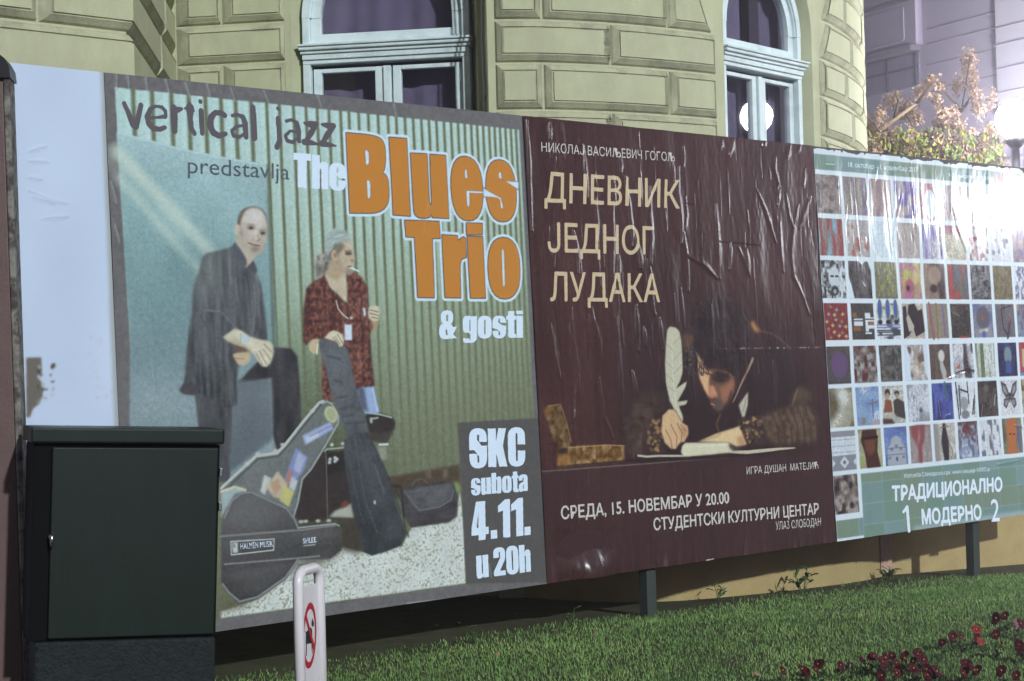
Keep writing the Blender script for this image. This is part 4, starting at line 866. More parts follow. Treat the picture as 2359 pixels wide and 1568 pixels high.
# dark information box, printed outlines of the title
C.fill(Z(1380, 1260, 2.615)([(94, 146), (800, 106), (880, 1440), (161, 1453)]), (84, 81, 80), .7)
ZB = Z(950, 330, 2.09)
title = [ZB(p) for p in (
 [(246, 180), (440, 195, 90), (503, 240, 70), (500, 420, 40), (470, 437, 10), (522, 460, 50), (524, 700, 90), (270, 698)], [(526, 209), (638, 217), (662, 718), (551, 710)],
 [(664, 312), (770, 317), (787, 645, 8), (803, 647, 8), (790, 320), (893, 327), (914, 732), (806, 727), (804, 706), (775, 735, 25), (690, 725, 60), (682, 640)],
 [(920, 325, 115), (1125, 340, 115), (1145, 750, 115), (940, 745, 115)], [(1148, 350, 105), (1340, 360, 105), (1362, 757, 105), (1165, 752, 105)],
 [(627, 748), (850, 755), (858, 862), (806, 862), (820, 1247), (712, 1245), (692, 855), (636, 852)], [(870, 842), (970, 848), (972, 880), (1022, 846, 10), (1028, 985), (985, 1000, 25), (990, 1248), (889, 1246)],
 [(1030, 765), (1132, 768), (1132, 838), (1030, 838)], [(1034, 852), (1134, 855), (1152, 1250), (1054, 1250)], [(1165, 860, 105), (1370, 858, 105), (1382, 1255, 105), (1175, 1255, 105)])]
holes = [ZB(p) for p in (
 [(368, 288), (395, 292, 14), (397, 388, 14), (374, 386)], [(378, 484), (403, 487, 14), (405, 605, 14), (384, 605)], [(1018, 412, 8), (1034, 414, 8), (1038, 475), (1022, 473)],
 [(1030, 552), (1150, 560), (1150, 572), (1050, 568), (1052, 660, 9), (1034, 660, 9)], [(1238, 430, 8), (1255, 430, 8), (1260, 490), (1368, 496), (1368, 548), (1300, 505), (1240, 470)],
 [(1140, 535), (1180, 560), (1255, 602), (1270, 672, 8), (1252, 672, 8), (1247, 612), (1225, 598), (1140, 592)], [(1258, 930, 10), (1274, 932, 10), (1282, 1175, 9), (1266, 1178, 9)])]
for g_ in title:
    rp = rounded(g_); C.line(rp + [rp[0]], 17, (206, 226, 240), 1, 1); C.fill(rp, (206, 226, 240))
for g_ in title:
    rp = rounded(g_); C.line(rp + [rp[0]], 4.6, (76, 80, 88), 1, .9)
for g_ in holes:
    rp = rounded(g_); C.line(rp + [rp[0]], 3.2, (76, 80, 88), 1, .9); C.fill(rp, (206, 226, 240))
# worn paper: pale streaks on the frame, seams
for p in ([(262, 172), (262, 205)], [(288, 176), (290, 206)], [(330, 180), (332, 212)], [(375, 184), (382, 218)], [(420, 192), (430, 225)], [(470, 195), (478, 226)], [(525, 205), (535, 236)], [(600, 210), (612, 240)], [(725, 220), (735, 255)], [(900, 240), (905, 272)], [(250, 420), (262, 470)], [(258, 520), (268, 560)], [(980, 470), (970, 540)], [(690, 1375), (700, 1400)], [(1120, 1300), (1125, 1330)]):
    C.line([(x, y) for x, y in p], 2.2, (186, 196, 196), .55, 2); C.ridge(p, .010, .003)
for p in ([(480, 500), (486, 800)], [(620, 380), (640, 560)], [(905, 700), (915, 1000)], [(1180, 560), (1190, 700)], [(1075, 520), (1090, 640)], [(340, 700), (350, 900)], [(560, 640), (575, 780)], [(1055, 880), (1062, 980)]): C.ridge(p, .010, .0025)
C.line([(930, 1389), (1030, 1378)], 2.5, (190, 190, 185), .7, 1); C.line([(640, 1432), (760, 1416)], 1.5, (120, 120, 118), .6)
C.a = np.clip(C.a * .95 + np.array((6, 7, 6)) + ((C.nz(.0085, .010, 91) - .5) * 10 + (C.nz(.02, .02, 92) - .5) * 6)[..., None], 0, 240)
C.hgt += (C.nz(.35, .18, 61) - .5) * .006 + (C.nz(.06, .03, 62) - .5) * .0007
M_PR1 = print_mat('jazz_poster_print', .42, .4, .02)
jazz = C.build('poster', M_PR1, T1)
L_OR = print_mat('orange_ink', .42, .4, .03, attr=False, color=tuple(lin((190, 126, 52))))
L_GR = print_mat('dark_grey_ink', .42, .4, .04, attr=False, color=tuple(lin((92, 86, 92))))
L_DK = print_mat('blue_grey_ink', .42, .4, .03, attr=False, color=tuple(lin((86, 92, 100))))
L_WH = print_mat('white_ink', .42, .4, .02, attr=False, color=tuple(lin((212, 228, 244))))
tag(shapes('title_lettering', C, title, holes, L_OR, jazz), 'orange lettering reading Blues Trio')
# hand-worn 'vertical jazz': brush strokes with swelling width
class Strokes:
    def __init__(s): s.m = []
    def add(s, pts, wd): s.m.append((pts, wd))
def brush(name, cv, strokes, mt, parent, d=0.0028):
    allp = np.concatenate([uvs(p) for p, w_ in strokes]); u0, v0 = allp.min(0) - .06; u1, v1 = allp.max(0) + .06
    T = Canvas(u0, u1, v0, v1, d, d); mk = np.zeros((T.nv, T.nu))
    for p, w_ in strokes:
        k = T.wpx(p[0], 1); r_ = T.mstroke(T.px(p), np.asarray(w_, float) * k, .5)
        if r_: x0, x1, y0, y1, q = r_; mk[y0:y1, x0:x1] = np.maximum(mk[y0:y1, x0:x1], q)
    return cells(name, cv, mk > .5, u0, v0, d, mt, parent)
zv = Z(300, 250, 3.336); zj = Z(800, 0, 2.949); k1 = 1 / 4.508; k2 = 1 / 3.985
ST = []
def st(z, k, pts, w_): ST.append((z(pts), np.asarray(w_ if hasattr(w_, '__len__') else [w_] * len(pts), float) * k * 1.42))
st(zv, k1, [(258, 252), (300, 345), (350, 470), (372, 492)], [36, 40, 50, 48]); st(zv, k1, [(430, 270), (405, 390), (378, 490)], [40, 42, 48])
st(zv, k1, [(500, 398), (600, 396), (680, 386)], [24, 20, 34]); st(zv, k1, [(684, 384), (680, 330), (645, 290), (585, 278), (525, 310), (497, 390), (515, 465), (560, 510), (620, 520), (676, 500)], [30, 32, 28, 22, 34, 46, 46, 46, 38, 32])
st(zv, k1, [(768, 300), (772, 420), (778, 535)], [56, 60, 46]); st(zv, k1, [(780, 320), (810, 318), (850, 308)], [50, 44, 26])
st(zv, k1, [(932, 240), (938, 300), (940, 400), (952, 510), (985, 562)], [20, 70, 44, 42, 36]); st(zv, k1, [(884, 302), (935, 310), (982, 326)], [16, 50, 14])
st(zv, k1, [(1046, 230), (1048, 232)], 34); st(zv, k1, [(1054, 330), (1060, 450), (1066, 558)], [44, 46, 38])
st(zv, k1, [(1302, 372), (1262, 346), (1200, 346), (1156, 400), (1150, 480), (1180, 550), (1240, 584), (1312, 564)], [42, 40, 40, 52, 56, 52, 44, 34])
st(zv, k1, [(1380, 376), (1430, 362), (1490, 392), (1512, 460), (1520, 596)], [26, 24, 40, 50, 42]); st(zv, k1, [(1500, 478), (1420, 488), (1376, 535), (1392, 584), (1450, 600), (1512, 560)], [22, 24, 30, 30, 26, 24])
st(zv, k1, [(1592, 292), (1600, 450), (1608, 604)], [44, 54, 50])
st(zv, k1, [(1846, 303), (1848, 304)], 26); st(zv, k1, [(1848, 405), (1860, 540), (1866, 640), (1840, 702)], [36, 40, 42, 44])
st(zv, k1, [(1934, 434), (1990, 418), (2046, 455), (2060, 530), (2068, 640)], [24, 24, 38, 46, 36]); st(zv, k1, [(2050, 540), (1976, 536), (1926, 585), (1945, 636), (2000, 652), (2056, 610)], [20, 22, 28, 30, 28, 20])
st(zj, k2, [(404, 1140), (460, 1150), (516, 1142)], [20, 46, 30]); st(zj, k2, [(516, 1148), (470, 1220), (416, 1305)], [30, 44, 32]); st(zj, k2, [(400, 1312), (470, 1318), (538, 1334)], [40, 34, 12])
st(zj, k2, [(568, 1150), (620, 1160), (676, 1158)], [18, 42, 30]); st(zj, k2, [(678, 1165), (620, 1240), (576, 1315)], [32, 44, 32]); st(zj, k2, [(560, 1325), (630, 1334), (696, 1346)], [38, 34, 12])
nv_ = 14
tag(brush('headline_lettering', C, ST[:nv_], L_GR, jazz), 'worn grey lettering reading vertical'); tag(brush('headline_lettering', C, ST[nv_:], L_GR, jazz), 'worn grey lettering reading jazz')
text('presenter_lettering', C, 'predstavlja', *zv([(918, 968), (1975, 1038), (918, 788)]), L_DK, jazz)
for nm, s_, c3 in (('article_lettering', 'The', [(668.5, 432), (789, 441), (668.5, 353)]), ('guest_lettering', '& gosti', [(1004.5, 781), (1197, 778), (1004.5, 716)])):
    heavy(nm, C, s_, *c3, L_WH, jazz)
zs_ = Z(1380, 1260, 2.615)
for nm, s_, c3, gp in (('venue_lettering', 'SKC', [(188, 515), (642, 494), (183, 198)], .035), ('weekday_lettering', 'subota', [(200, 738), (663, 700), (197, 566)], .03), ('date_lettering', '4.11.', [(210, 1108), (684, 1056), (206, 792)], .04), ('time_lettering', 'u 20h', [(246, 1412), (688, 1356), (238, 1182)], .03)):
    heavy(nm, C, s_, *zs_(c3), L_WH, jazz, gp)
text('sticker_lettering', C, 'HALMÉN MUSIK', *Zc([(186, 1064), (400, 1046), (184, 1024)]), L_WH, jazz)
text('sticker_lettering', C, 'SHLEE', *Zc([(592, 1026), (678, 1018), (590, 992)]), L_WH, jazz)

# ---------- the theatre poster
C = Canvas(3.004, 5.996, .0, 3.0, .005, .004, (67, 41, 39))
V_ = (np.arange(C.nv) * C.dv)[:, None]; U_ = (np.arange(C.nu) * C.du)[None, :] + 3; vv = V_ + 0 * U_; uu = U_ + 0 * V_
C.a += ((C.nz(.9, .025, 71) - .5) * 12 + (C.nz(.5, .5, 72) - .5) * 14)[..., None] * np.array((1.1, .8, .8)) + ((C.nz(.009, .010, 73) - .5) * 16)[..., None] * np.array((1, .8, .8))
Zq = Z(1660, 900, 2.5096); Zt = Z(1620, 360, 2.5096); Zl = Z(1660, 1380, 2.5096)
C.fill(Zq([(700, 200), (1300, 20), (1800, 200), (2230, 500), (2300, 1300), (700, 1380), (560, 1000)]), (54, 36, 37), 26, .75)
C.fill(Zl([(30, 215), (2300, 60), (2330, 760), (60, 1050)]), (62, 44, 46), 3, .6)
spots = lambda poly, n, cols, sz, seed: None
def speckle(cx_, cy_, rx, ry, n, cols, s0, s1, seed, ring=False, al=.9):
    q = random.Random(seed)
    for _ in range(n):
        a = q.uniform(0, 6.283); k = math.sqrt(q.random()) if not ring else q.uniform(.86, 1.08)
        x, y = Zq([(cx_ + rx * k * math.cos(a), cy_ + ry * k * math.sin(a))])[0]; s_ = q.uniform(s0, s1)
        C.ell((x, y), s_, s_ * q.uniform(.5, 1.3), q.choice(cols), .8, al * q.uniform(.5, 1), q.uniform(0, 3))
# coat, hair, sleeves
C.fill(Zq([(690, 1290), (700, 1000), (760, 880), (900, 760), (1000, 690), (1200, 700), (1500, 980), (1700, 560), (1900, 430), (2100, 700), (2200, 1000), (2200, 1200), (1800, 1270)]), (46, 33, 33), 8, .9)
C.fill(Zq([(1180, 420), (1230, 230), (1330, 100), (1480, 66), (1600, 180), (1660, 350), (1690, 520), (1640, 720), (1580, 700), (1545, 640), (1400, 620), (1300, 540), (1262, 430), (1250, 540), (1262, 650), (1210, 700), (1150, 650), (1135, 520)]), tex(C, (42, 31, 33), 243, 14, .03, .025), 8, .72)
qh = random.Random(17)
for _ in range(230):
    a = qh.uniform(0, 6.283); k = math.sqrt(qh.random()) * 1.1; x = 1400 + 250 * k * math.cos(a); y = 330 + 290 * k * math.sin(a)
    if y > 560 and 1290 < x < 1560: continue
    b = qh.uniform(0, 6.283); l = qh.uniform(14, 34); C.line(Zq([(x, y), (x + l * math.cos(b), y + l * math.sin(b)), (x + l * 1.4 * math.cos(b + 1), y + l * 1.4 * math.sin(b + 1))]), qh.uniform(1.4, 3), qh.choice([(30, 21, 24), (34, 24, 26), (58, 46, 44), (76, 64, 58)]), qh.uniform(.35, .8), 1.2)
speckle(1430, 260, 200, 210, 60, [(120, 112, 92), (92, 84, 74)], .8, 2.2, 5, True, .55)
speckle(1210, 570, 60, 130, 60, [(140, 136, 120), (100, 92, 84), (30, 22, 24)], 1, 2.6, 6, False, .8)
speckle(1400, 300, 200, 220, 50, [(28, 20, 22), (70, 56, 52)], 2, 5, 7, False, .5)
C.fill(Zq([(1140, 360), (1240, 350), (1215, 450), (1150, 480)]), (104, 76, 52), 3, .7)
C.fill(Zq([(700, 1000), (770, 870), (900, 800), (1000, 830), (960, 980), (880, 1040), (850, 1150), (860, 1290), (700, 1290)]), tex(C, (78, 62, 51), 255, 24, .05, .05), 9, .8)
for p in ([(760, 900), (800, 960), (880, 1000)], [(740, 980), (860, 1080)], [(900, 800), (940, 900)]): C.line(Zq(p), 6, (84, 66, 54), .5, 5)
C.fill(Zq([(1740, 1000), (1800, 980), (1960, 920), (2080, 880), (2160, 930), (2200, 1010), (2195, 1200), (1860, 1222), (1790, 1150)]), tex(C, (94, 74, 57), 252, 22, .03, .05), 5, .9)
for i in range(7): C.line(Zq([(1840 + 50 * i, 970 - 12 * i), (1890 + 50 * i, 1090 - 8 * i), (1900 + 50 * i, 1200)]), 5, (52, 40, 36), .7, 4)
C.fill(Zq([(1985, 900), (2000, 820), (2045, 760), (2130, 780), (2160, 880), (2080, 870)]), (94, 76, 56), 5, .8); C.line(Zq([(2040, 790), (2000, 890)]), 4, (150, 130, 96), .6, 3)
C.fill(Zq([(1672, 258), (1700, 250), (1740, 310), (1760, 332), (1715, 340), (1690, 310)]), (176, 128, 88), 3, .95); C.line(Zq([(1740, 322), (1840, 350), (1920, 400), (1990, 470)]), 3, (104, 84, 66), .8, 2); C.line(Zq([(1610, 190), (1670, 270)]), 2, (120, 100, 84), .6, 1.5)
C.fill(Zq([(1830, 580), (1860, 560), (1870, 600), (1845, 610)]), (92, 84, 72), 3, .6); C.line(Zq([(1870, 620), (1870, 860)]), 16, (68, 56, 48), .5, 8)
# face
C.fill(Zq([(1262, 500), (1300, 560), (1340, 620), (1500, 640), (1545, 690), (1545, 780), (1500, 890), (1440, 945), (1385, 925), (1350, 850), (1310, 780), (1275, 690)]), tex(C, (112, 80, 64), 246, 14, .05, .04), 2)
C.fill(Zq([(1440, 780), (1530, 690), (1542, 760), (1500, 850), (1450, 870)]), (158, 106, 82), 4, .9)
C.fill(Zq([(1262, 505), (1285, 560), (1320, 630), (1378, 655), (1352, 680), (1346, 740), (1352, 850), (1312, 780), (1282, 700), (1266, 610)]), tex(C, (208, 168, 126), 249, 14, .04, .04), 1.5)
C.fill(Zq([(1400, 640), (1480, 660), (1520, 700), (1470, 690), (1410, 690)]), (40, 29, 29), 1.6, .9); C.line(Zq([(1385, 705), (1430, 722), (1475, 712)]), 3, (34, 24, 24), .9, 1.2); C.line(Zq([(1375, 760), (1395, 800), (1408, 840)]), 3, (214, 168, 132), .7, 1.5)
C.line(Zq([(1520, 800), (1500, 880), (1450, 940)]), 6, (60, 46, 42), .7, 3); C.line(Zq([(1390, 905), (1440, 915)]), 3, (96, 56, 48), .9, 1.2)
C.fill(Zq([(1348, 750), (1390, 760), (1412, 830), (1375, 850), (1345, 835)]), (190, 134, 104), 2)
C.fill(Zq([(1362, 660), (1430, 640), (1510, 680), (1500, 720), (1440, 735), (1380, 720)]), (48, 36, 34), 4, .9); C.line(Zq([(1285, 600), (1320, 655), (1370, 672)]), 3.5, (60, 40, 34), .9, 1.5)
C.fill(Zq([(1365, 880), (1400, 860), (1450, 880), (1470, 930), (1420, 960), (1380, 930)]), (86, 72, 64), 3, .9); C.line(Zq([(1365, 895), (1390, 905)]), 4, (190, 120, 96), .8, 1.5); C.line(Zq([(1370, 860), (1420, 870)]), 3, (80, 52, 44), .8, 2)
C.line(Zq([(1690, 545), (1650, 640), (1590, 760), (1535, 880)]), [8, 6, 5, 3], (160, 144, 126), .85, 2); C.line(Zq([(1645, 610), (1635, 690)]), 6, (120, 72, 60), .6, 3)
C.fill(Zq([(1578, 905), (1620, 850), (1655, 800), (1652, 900), (1625, 1005), (1605, 1000)]), (186, 180, 160), 1.5); C.line(Zq([(1640, 850), (1612, 960)]), 3, (130, 120, 104), .8, 1.5)
C.line(Zq([(1440, 980), (1405, 1050), (1425, 1110)]), 5, (110, 76, 52), .8, 3)
# quill
C.fill(Zq([(1042, 293), (1090, 302), (1120, 332), (1135, 420), (1140, 560), (1140, 645), (1118, 720), (1088, 775), (1172, 720), (1160, 770), (1120, 840), (1100, 880), (1180, 868), (1165, 902), (1112, 915), (1142, 990), (1146, 1032), (1112, 992), (1070, 930), (1040, 880), (1012, 730), (1003, 600), (1010, 430), (1020, 322)]), (190, 188, 164), 1)
C.line(Zq([(1060, 330), (1060, 560), (1070, 760), (1095, 930), (1140, 1030)]), 2.2, (212, 208, 184), .9); 
for p in ([(1064, 480), (1010, 420)], [(1064, 620), (1005, 560)], [(1068, 720), (1012, 660)], [(1066, 560), (1138, 480)], [(1068, 660), (1138, 590)], [(1066, 430), (1130, 370)], [(1075, 800), (1030, 760)]): C.line(Zq(p), 1.8, (140, 140, 116), .8)
for i in range(26): a = 1250 + 11 * i; C.line(Zq([(a, 520 + 60 * math.sin(i * .35)), (a + qh.uniform(-12, 12), 575 + 62 * math.sin(i * .35)), (a + qh.uniform(-22, 22), 620 + 56 * math.sin(i * .3))]), qh.uniform(2, 4), qh.choice([(38, 28, 30), (48, 36, 35), (30, 22, 25)]), .75, 1.4)
# cuffs, hands, paper
def cuff(poly, seed, n, cx_, cy_, rx, ry):
    C.fill(Zq(poly), (62, 48, 44), 1.5); speckle(cx_, cy_, rx, ry, n, [(176, 138, 88), (150, 112, 74), (40, 32, 32), (120, 100, 76)], 1.5, 5.0, seed, False, .9)
cuff([(1005, 985), (930, 1000), (875, 1060), (850, 1140), (860, 1230), (892, 1292), (1010, 1275), (985, 1180), (975, 1080)], 11, 70, 925, 1140, 62, 130)
cuff([(1560, 1020), (1620, 1000), (1740, 985), (1772, 1060), (1802, 1170), (1790, 1216), (1660, 1228), (1620, 1150), (1585, 1080)], 12, 75, 1680, 1100, 100, 105)
C.fill(Zq([(1262, 1192), (1400, 1130), (1580, 1072), (1612, 1140), (1642, 1212), (1560, 1232), (1500, 1200)]), (214, 188, 144), 1.5); C.fill(Zq([(1560, 1160), (1612, 1140), (1642, 1212), (1580, 1226)]), (170, 122, 84), 3, .7); C.line(Zq([(1300, 1185), (1400, 1155), (1440, 1130)]), 3, (160, 130, 92), .6, 2)
C.fill(Zq([(985, 990), (1030, 942), (1072, 938), (1112, 992), (1142, 1045), (1182, 1070), (1188, 1130), (1160, 1190), (1122, 1202), (1090, 1248), (1050, 1245), (1002, 1200), (975, 1110)]), (206, 172, 132), 1.2)
for p in ([(1050, 1060), (1100, 1150), (1095, 1235)], [(1010, 1100), (1050, 1180), (1060, 1240)], [(1100, 1050), (1140, 1120), (1130, 1195)], [(1130, 1060), (1170, 1110)]): C.line(Zq(p), 3, (128, 92, 64), .8, 1.6)
C.fill(Zq([(1110, 1080), (1180, 1072), (1186, 1130), (1150, 1180)]), (168, 122, 88), 3, .6)
C.line(Zq([(795, 1300), (860, 1308), (950, 1302), (1140, 1303)]), 5, (190, 186, 166), .95, 1); C.line(Zq([(1520, 1270), (1640, 1274), (1760, 1262), (1900, 1248), (2020, 1240)]), [6, 8, 8, 6, 3], (196, 190, 168), .95, 1)
C.fill(Zq([(1140, 1225), (1162, 1200), (1500, 1196), (1540, 1250), (1510, 1278), (1150, 1312), (1130, 1270)]), (208, 204, 176), 1.2); C.fill(Zq([(1500, 1205), (1540, 1225), (1600, 1250), (1540, 1262), (1510, 1245)]), (74, 66, 54), 2, .9); C.line(Zq([(1150, 1235), (1500, 1215)]), 3, (222, 220, 196), .6, 2)
# wooden blocks
wood = np.array((128, 98, 60), float) + ((C.nz(.03, .03, 75) - .5) * 80)[..., None] + ((C.nz(.010, .012, 76) - .5) * 30)[..., None]
C.fill(Zq([(58, 945), (92, 912), (190, 900), (240, 1060), (270, 1190), (252, 1240), (190, 1240), (130, 1180), (100, 1080)]), wood * .78, 1.0)
for p in ([(110, 930), (150, 1080), (200, 1225)], [(150, 915), (200, 1080), (240, 1220)]): C.line(Zq(p), 2, (64, 46, 36), .6, 1)
C.line(Zq([(92, 912), (190, 900), (240, 1060), (270, 1190)]), 2.2, (168, 128, 84), .8, 1)
C.fill(Zq([(60, 945), (110, 930), (130, 980), (80, 1000)]), (156, 112, 70), 4, .6)
C.fill(Zq([(160, 1232), (555, 1213), (558, 1225), (690, 1222), (688, 1340), (165, 1386)]), wood, 1.2)
for x in (300, 470, 560): C.line(Zq([(x, 1228), (x + 3, 1372)]), 2, (72, 52, 36), .7, 1)
C.line(Zq([(250, 1238), (556, 1218), (688, 1224)]), 2.4, (176, 146, 96), .9, 1); C.line(Zq([(165, 1384), (688, 1340)]), 3, (50, 36, 32), .8, 1.5)
C.fill(Zq([(168, 1245), (248, 1235), (240, 1292), (175, 1290)]), (52, 36, 34), 2); C.fill(Zq([(165, 1300), (270, 1290), (270, 1375), (168, 1384)]), (160, 112, 66), 4, .6)
C.line(Zq([(30, 1425), (690, 1376), (1300, 1330), (1830, 1300)]), [3, 3, 2, 1], (118, 106, 102), .8, 1); C.line(Zq([(700, 1340), (1300, 1318), (1820, 1296)]), 7, (40, 30, 32), .8, 3)
# creases of the pasted paper
CR = [[(25, 40), (40, 300), (50, 700), (65, 900)], [(205, 60), (205, 180)], [(300, 60), (312, 200), (320, 330)], [(470, 230), (490, 480), (500, 640)], [(560, 650), (575, 880), (570, 980)],
      [(700, 480), (705, 640), (690, 780), (695, 1000), (690, 1200), (710, 1370)], [(755, 330), (757, 440)], [(900, 130), (905, 330), (915, 520), (915, 640)], [(790, 480), (820, 680), (840, 850), (855, 1020)],
      [(985, 560), (990, 780), (1000, 950), (990, 1160)], [(970, 1130), (990, 1250), (990, 1400), (1025, 1556)], [(1215, 400), (1205, 600), (1230, 800), (1235, 1000)], [(1265, 640), (1275, 780), (1262, 890)],
      [(1250, 920), (1275, 1100), (1290, 1370)], [(1290, 1100), (1400, 1160), (1510, 1270)], [(1500, 700), (1520, 1000), (1530, 1270)], [(1820, 580), (1900, 760), (1970, 990)], [(2000, 550), (1985, 700)],
      [(2050, 620), (2080, 790), (2115, 880), (2095, 1080), (2110, 1250), (2180, 1400), (2230, 1550)], [(2150, 700), (2120, 840)], [(2240, 640), (2160, 880)], [(2000, 840), (2010, 1050), (2030, 1220)], [(1740, 1050), (1760, 1250)],
      [(390, 900), (420, 1050), (430, 1230)], [(875, 960), (910, 1120), (912, 1190)], [(740, 1100), (745, 1300)], [(2080, 240), (2060, 330)], [(2160, 240), (2140, 290)], [(1640, 200), (1610, 310)], [(1550, 200), (1540, 260)], [(1250, 240), (1252, 400)],
      [(1970, 330), (1960, 420), (2000, 560)], [(2200, 420), (2190, 560)], [(1890, 200), (1870, 240)], [(1170, 370), (1175, 520)], [(1680, 1030), (1720, 1130), (1760, 1250)], [(1620, 1000), (1610, 1200)]]
q = random.Random(3)
for p in CR: C.ridge(Zt(p), q.uniform(.011, .018), q.uniform(.0045, .0085))
for p in ([(275, 150), (290, 400), (320, 600), (300, 1000)], [(430, 150), (490, 420), (500, 520)], [(620, 230), (640, 470), (660, 700), (680, 1050)], [(780, 130), (800, 480)], [(960, 230), (990, 470)], [(490, 700), (530, 1000), (600, 1160)], [(110, 280), (140, 500), (190, 700)], [(1130, 0), (1160, 300)], [(1360, 130), (1375, 520)], [(750, 640), (790, 830)], [(840, 300), (855, 440)]):
    C.ridge(Zq(p), q.uniform(.010, .017), q.uniform(.004, .007))
for _ in range(260):                                        # fine vertical puckers
    x = q.uniform(1215, 1880); y = q.uniform(290, 1150); h_ = q.uniform(25, 110); C.ridge([(x, y), (x + h_ * .05 + q.uniform(-3, 3), y + h_)], q.uniform(.006, .011), q.uniform(-.0028, .0034))
for p in ([(1520, 990), (1700, 1010), (1840, 1020)], [(1265, 690), (1330, 702)]):
    C.line(Zt(p), 3, (40, 26, 28), .6, 2); C.ridge(Zt(p), .008, -.003)
C.line(Zq([(1400, 467), (2240, 455)]), 1.3, (120, 100, 100), .5, 1)
for _ in range(16):
    t_ = q.random(); C.ell(*Zq([(1500 + 740 * t_, 465 - 10 * t_)]), q.uniform(1, 4), .9, (214, 210, 214), .7, .8)
C.line(Zl([(1325, 912), (1385, 905)]), 3.5, (220, 214, 214), .9)
# loose, buckled lower edge
C.a = np.clip(C.a + ((C.nz(.0085, .010, 93) - .5) * 12)[..., None], 0, 240)
lo = np.clip(1 - vv / .34, 0, 1)
C.hgt += lo ** 1.5 * (.030 * np.sin(uu * 7.5 + .6) + .016 * np.sin(uu * 17) ) * np.exp(-((uu - 3.25) / .8) ** 2) + lo * (C.nz(.25, .035, 81) - .5) * .012
C.hgt += np.exp(-((vv - .20) / .10) ** 2 - ((uu - 3.38) / .22) ** 2) * -.03 + np.exp(-((vv - .07) / .10) ** 2 - ((uu - 3.30) / .24) ** 2) * .030
C.hgt += (C.nz(.4, .12, 82) - .5) * .010 * np.clip(vv - .2, 0, 1) + (C.nz(.06, .022, 83) - .5) * .0016
M_PR2 = print_mat('maroon_poster_print', .33, .65, .05, .10)
play = C.build('poster', M_PR2, T2)
L_CR = print_mat('cream_ink', .40, .45, .04, attr=False, color=tuple(lin((200, 180, 146))))
L_LG = print_mat('pale_grey_ink', .40, .45, .04, attr=False, color=tuple(lin((198, 194, 186))))
for nm, s_, z_, c3, mt_, bo in (
 ('author_lettering', 'НИКОЛАЈ ВАСИЉЕВИЧ ГОГОЉ', Zt, [(142, 284), (1185, 363), (140, 210)], L_LG, 0),
 ('title_lettering', 'ДНЕВНИК', Zt, [(166, 676), (1212, 727), (170, 442)], L_CR, 1), ('title_lettering', 'ЈЕДНОГ', Zt, [(190, 1066), (1016, 1088), (190, 836)], L_CR, 1), ('title_lettering', 'ЛУДАКА', Zt, [(210, 1450), (1062, 1456), (206, 1222)], L_CR, 1),
 ('date_lettering', 'СРЕДА, 15. НОВЕМБАР У 20.00', Zl, [(195, 592), (1506, 465), (190, 492)], L_LG, 1), ('venue_lettering', 'СТУДЕНТСКИ КУЛТУРНИ ЦЕНТАР', Zl, [(918, 678), (2205, 550), (914, 584)], L_LG, 1),
 ('entry_lettering', 'УЛАЗ СЛОБОДАН', Zl, [(1870, 676), (2222, 640), (1868, 612)], L_LG, 0), ('actor_lettering', 'ИГРА ДУШАН  МАТЕЈИЋ', Zl, [(1642, 241), (2202, 197), (1640, 183)], L_LG, 0)):
    text(nm, C, s_, *z_(c3), mt_, play, bo)

# ---------- the exhibition poster
C = Canvas(6.004, 8.985, .0, 3.0, .005, .004, (206, 222, 240))
V_ = (np.arange(C.nv) * C.dv)[:, None]; U_ = (np.arange(C.nu) * C.du)[None, :] + 6.004; vv = V_ + 0 * U_; uu = U_ + 0 * V_
s2 = lambda x, y: (x / 1.3514, y / 1.3514)                  # source pixels
colx = [uv(*s2(x, 1070))[0] for x in (2560, 2643, 2723, 2803, 2881, 2956, 3026, 3095, 3162)]
pit = (colx[-1] - colx[0]) / 8; tw = pit * .875; cu0 = colx[0]
rowy = [(uv(*s2(a, b))[1], uv(*s2(c_, d_))[1]) for a, b, c_, d_ in ((2539, 543, 2543, 664), (2548, 679, 2553, 796), (2553, 810, 2558, 929), (2558, 944, 2563, 1060), (2563, 1079, 2570, 1197), (2573, 1210, 2579, 1332), (2578, 1344, 2587, 1467), (2590, 1481, 2599, 1601))]
def cellrect(u0, u1, v0, v1): 
    return np.array([((u0 - C.u0) / C.du, (v0 - C.v0) / C.dv), ((u1 - C.u0) / C.du, (v0 - C.v0) / C.dv), ((u1 - C.u0) / C.du, (v1 - C.v0) / C.dv), ((u0 - C.u0) / C.du, (v1 - C.v0) / C.dv)])
def crect(u0, u1, v0, v1, col, blur=.5, al=1): C.comp(C.mpoly(cellrect(u0, u1, v0, v1), blur), col, al)
def mixn(c1, c2, c3, sv, su, seed, k=1.4):
    a = np.clip((C.nz(sv, su, seed) - .5) * k * 1.5 + .5, 0, 1)[..., None]; b = np.clip((C.nz(sv * 1.7, su * 1.5, seed + 500) - .55) * 4, 0, 1)[..., None]
    return (np.array(c1) * (1 - a) + np.array(c2) * a) * (1 - b) + np.array(c3) * b + ((C.nz(.012, .012, seed + 900) - .5) * 34)[..., None]
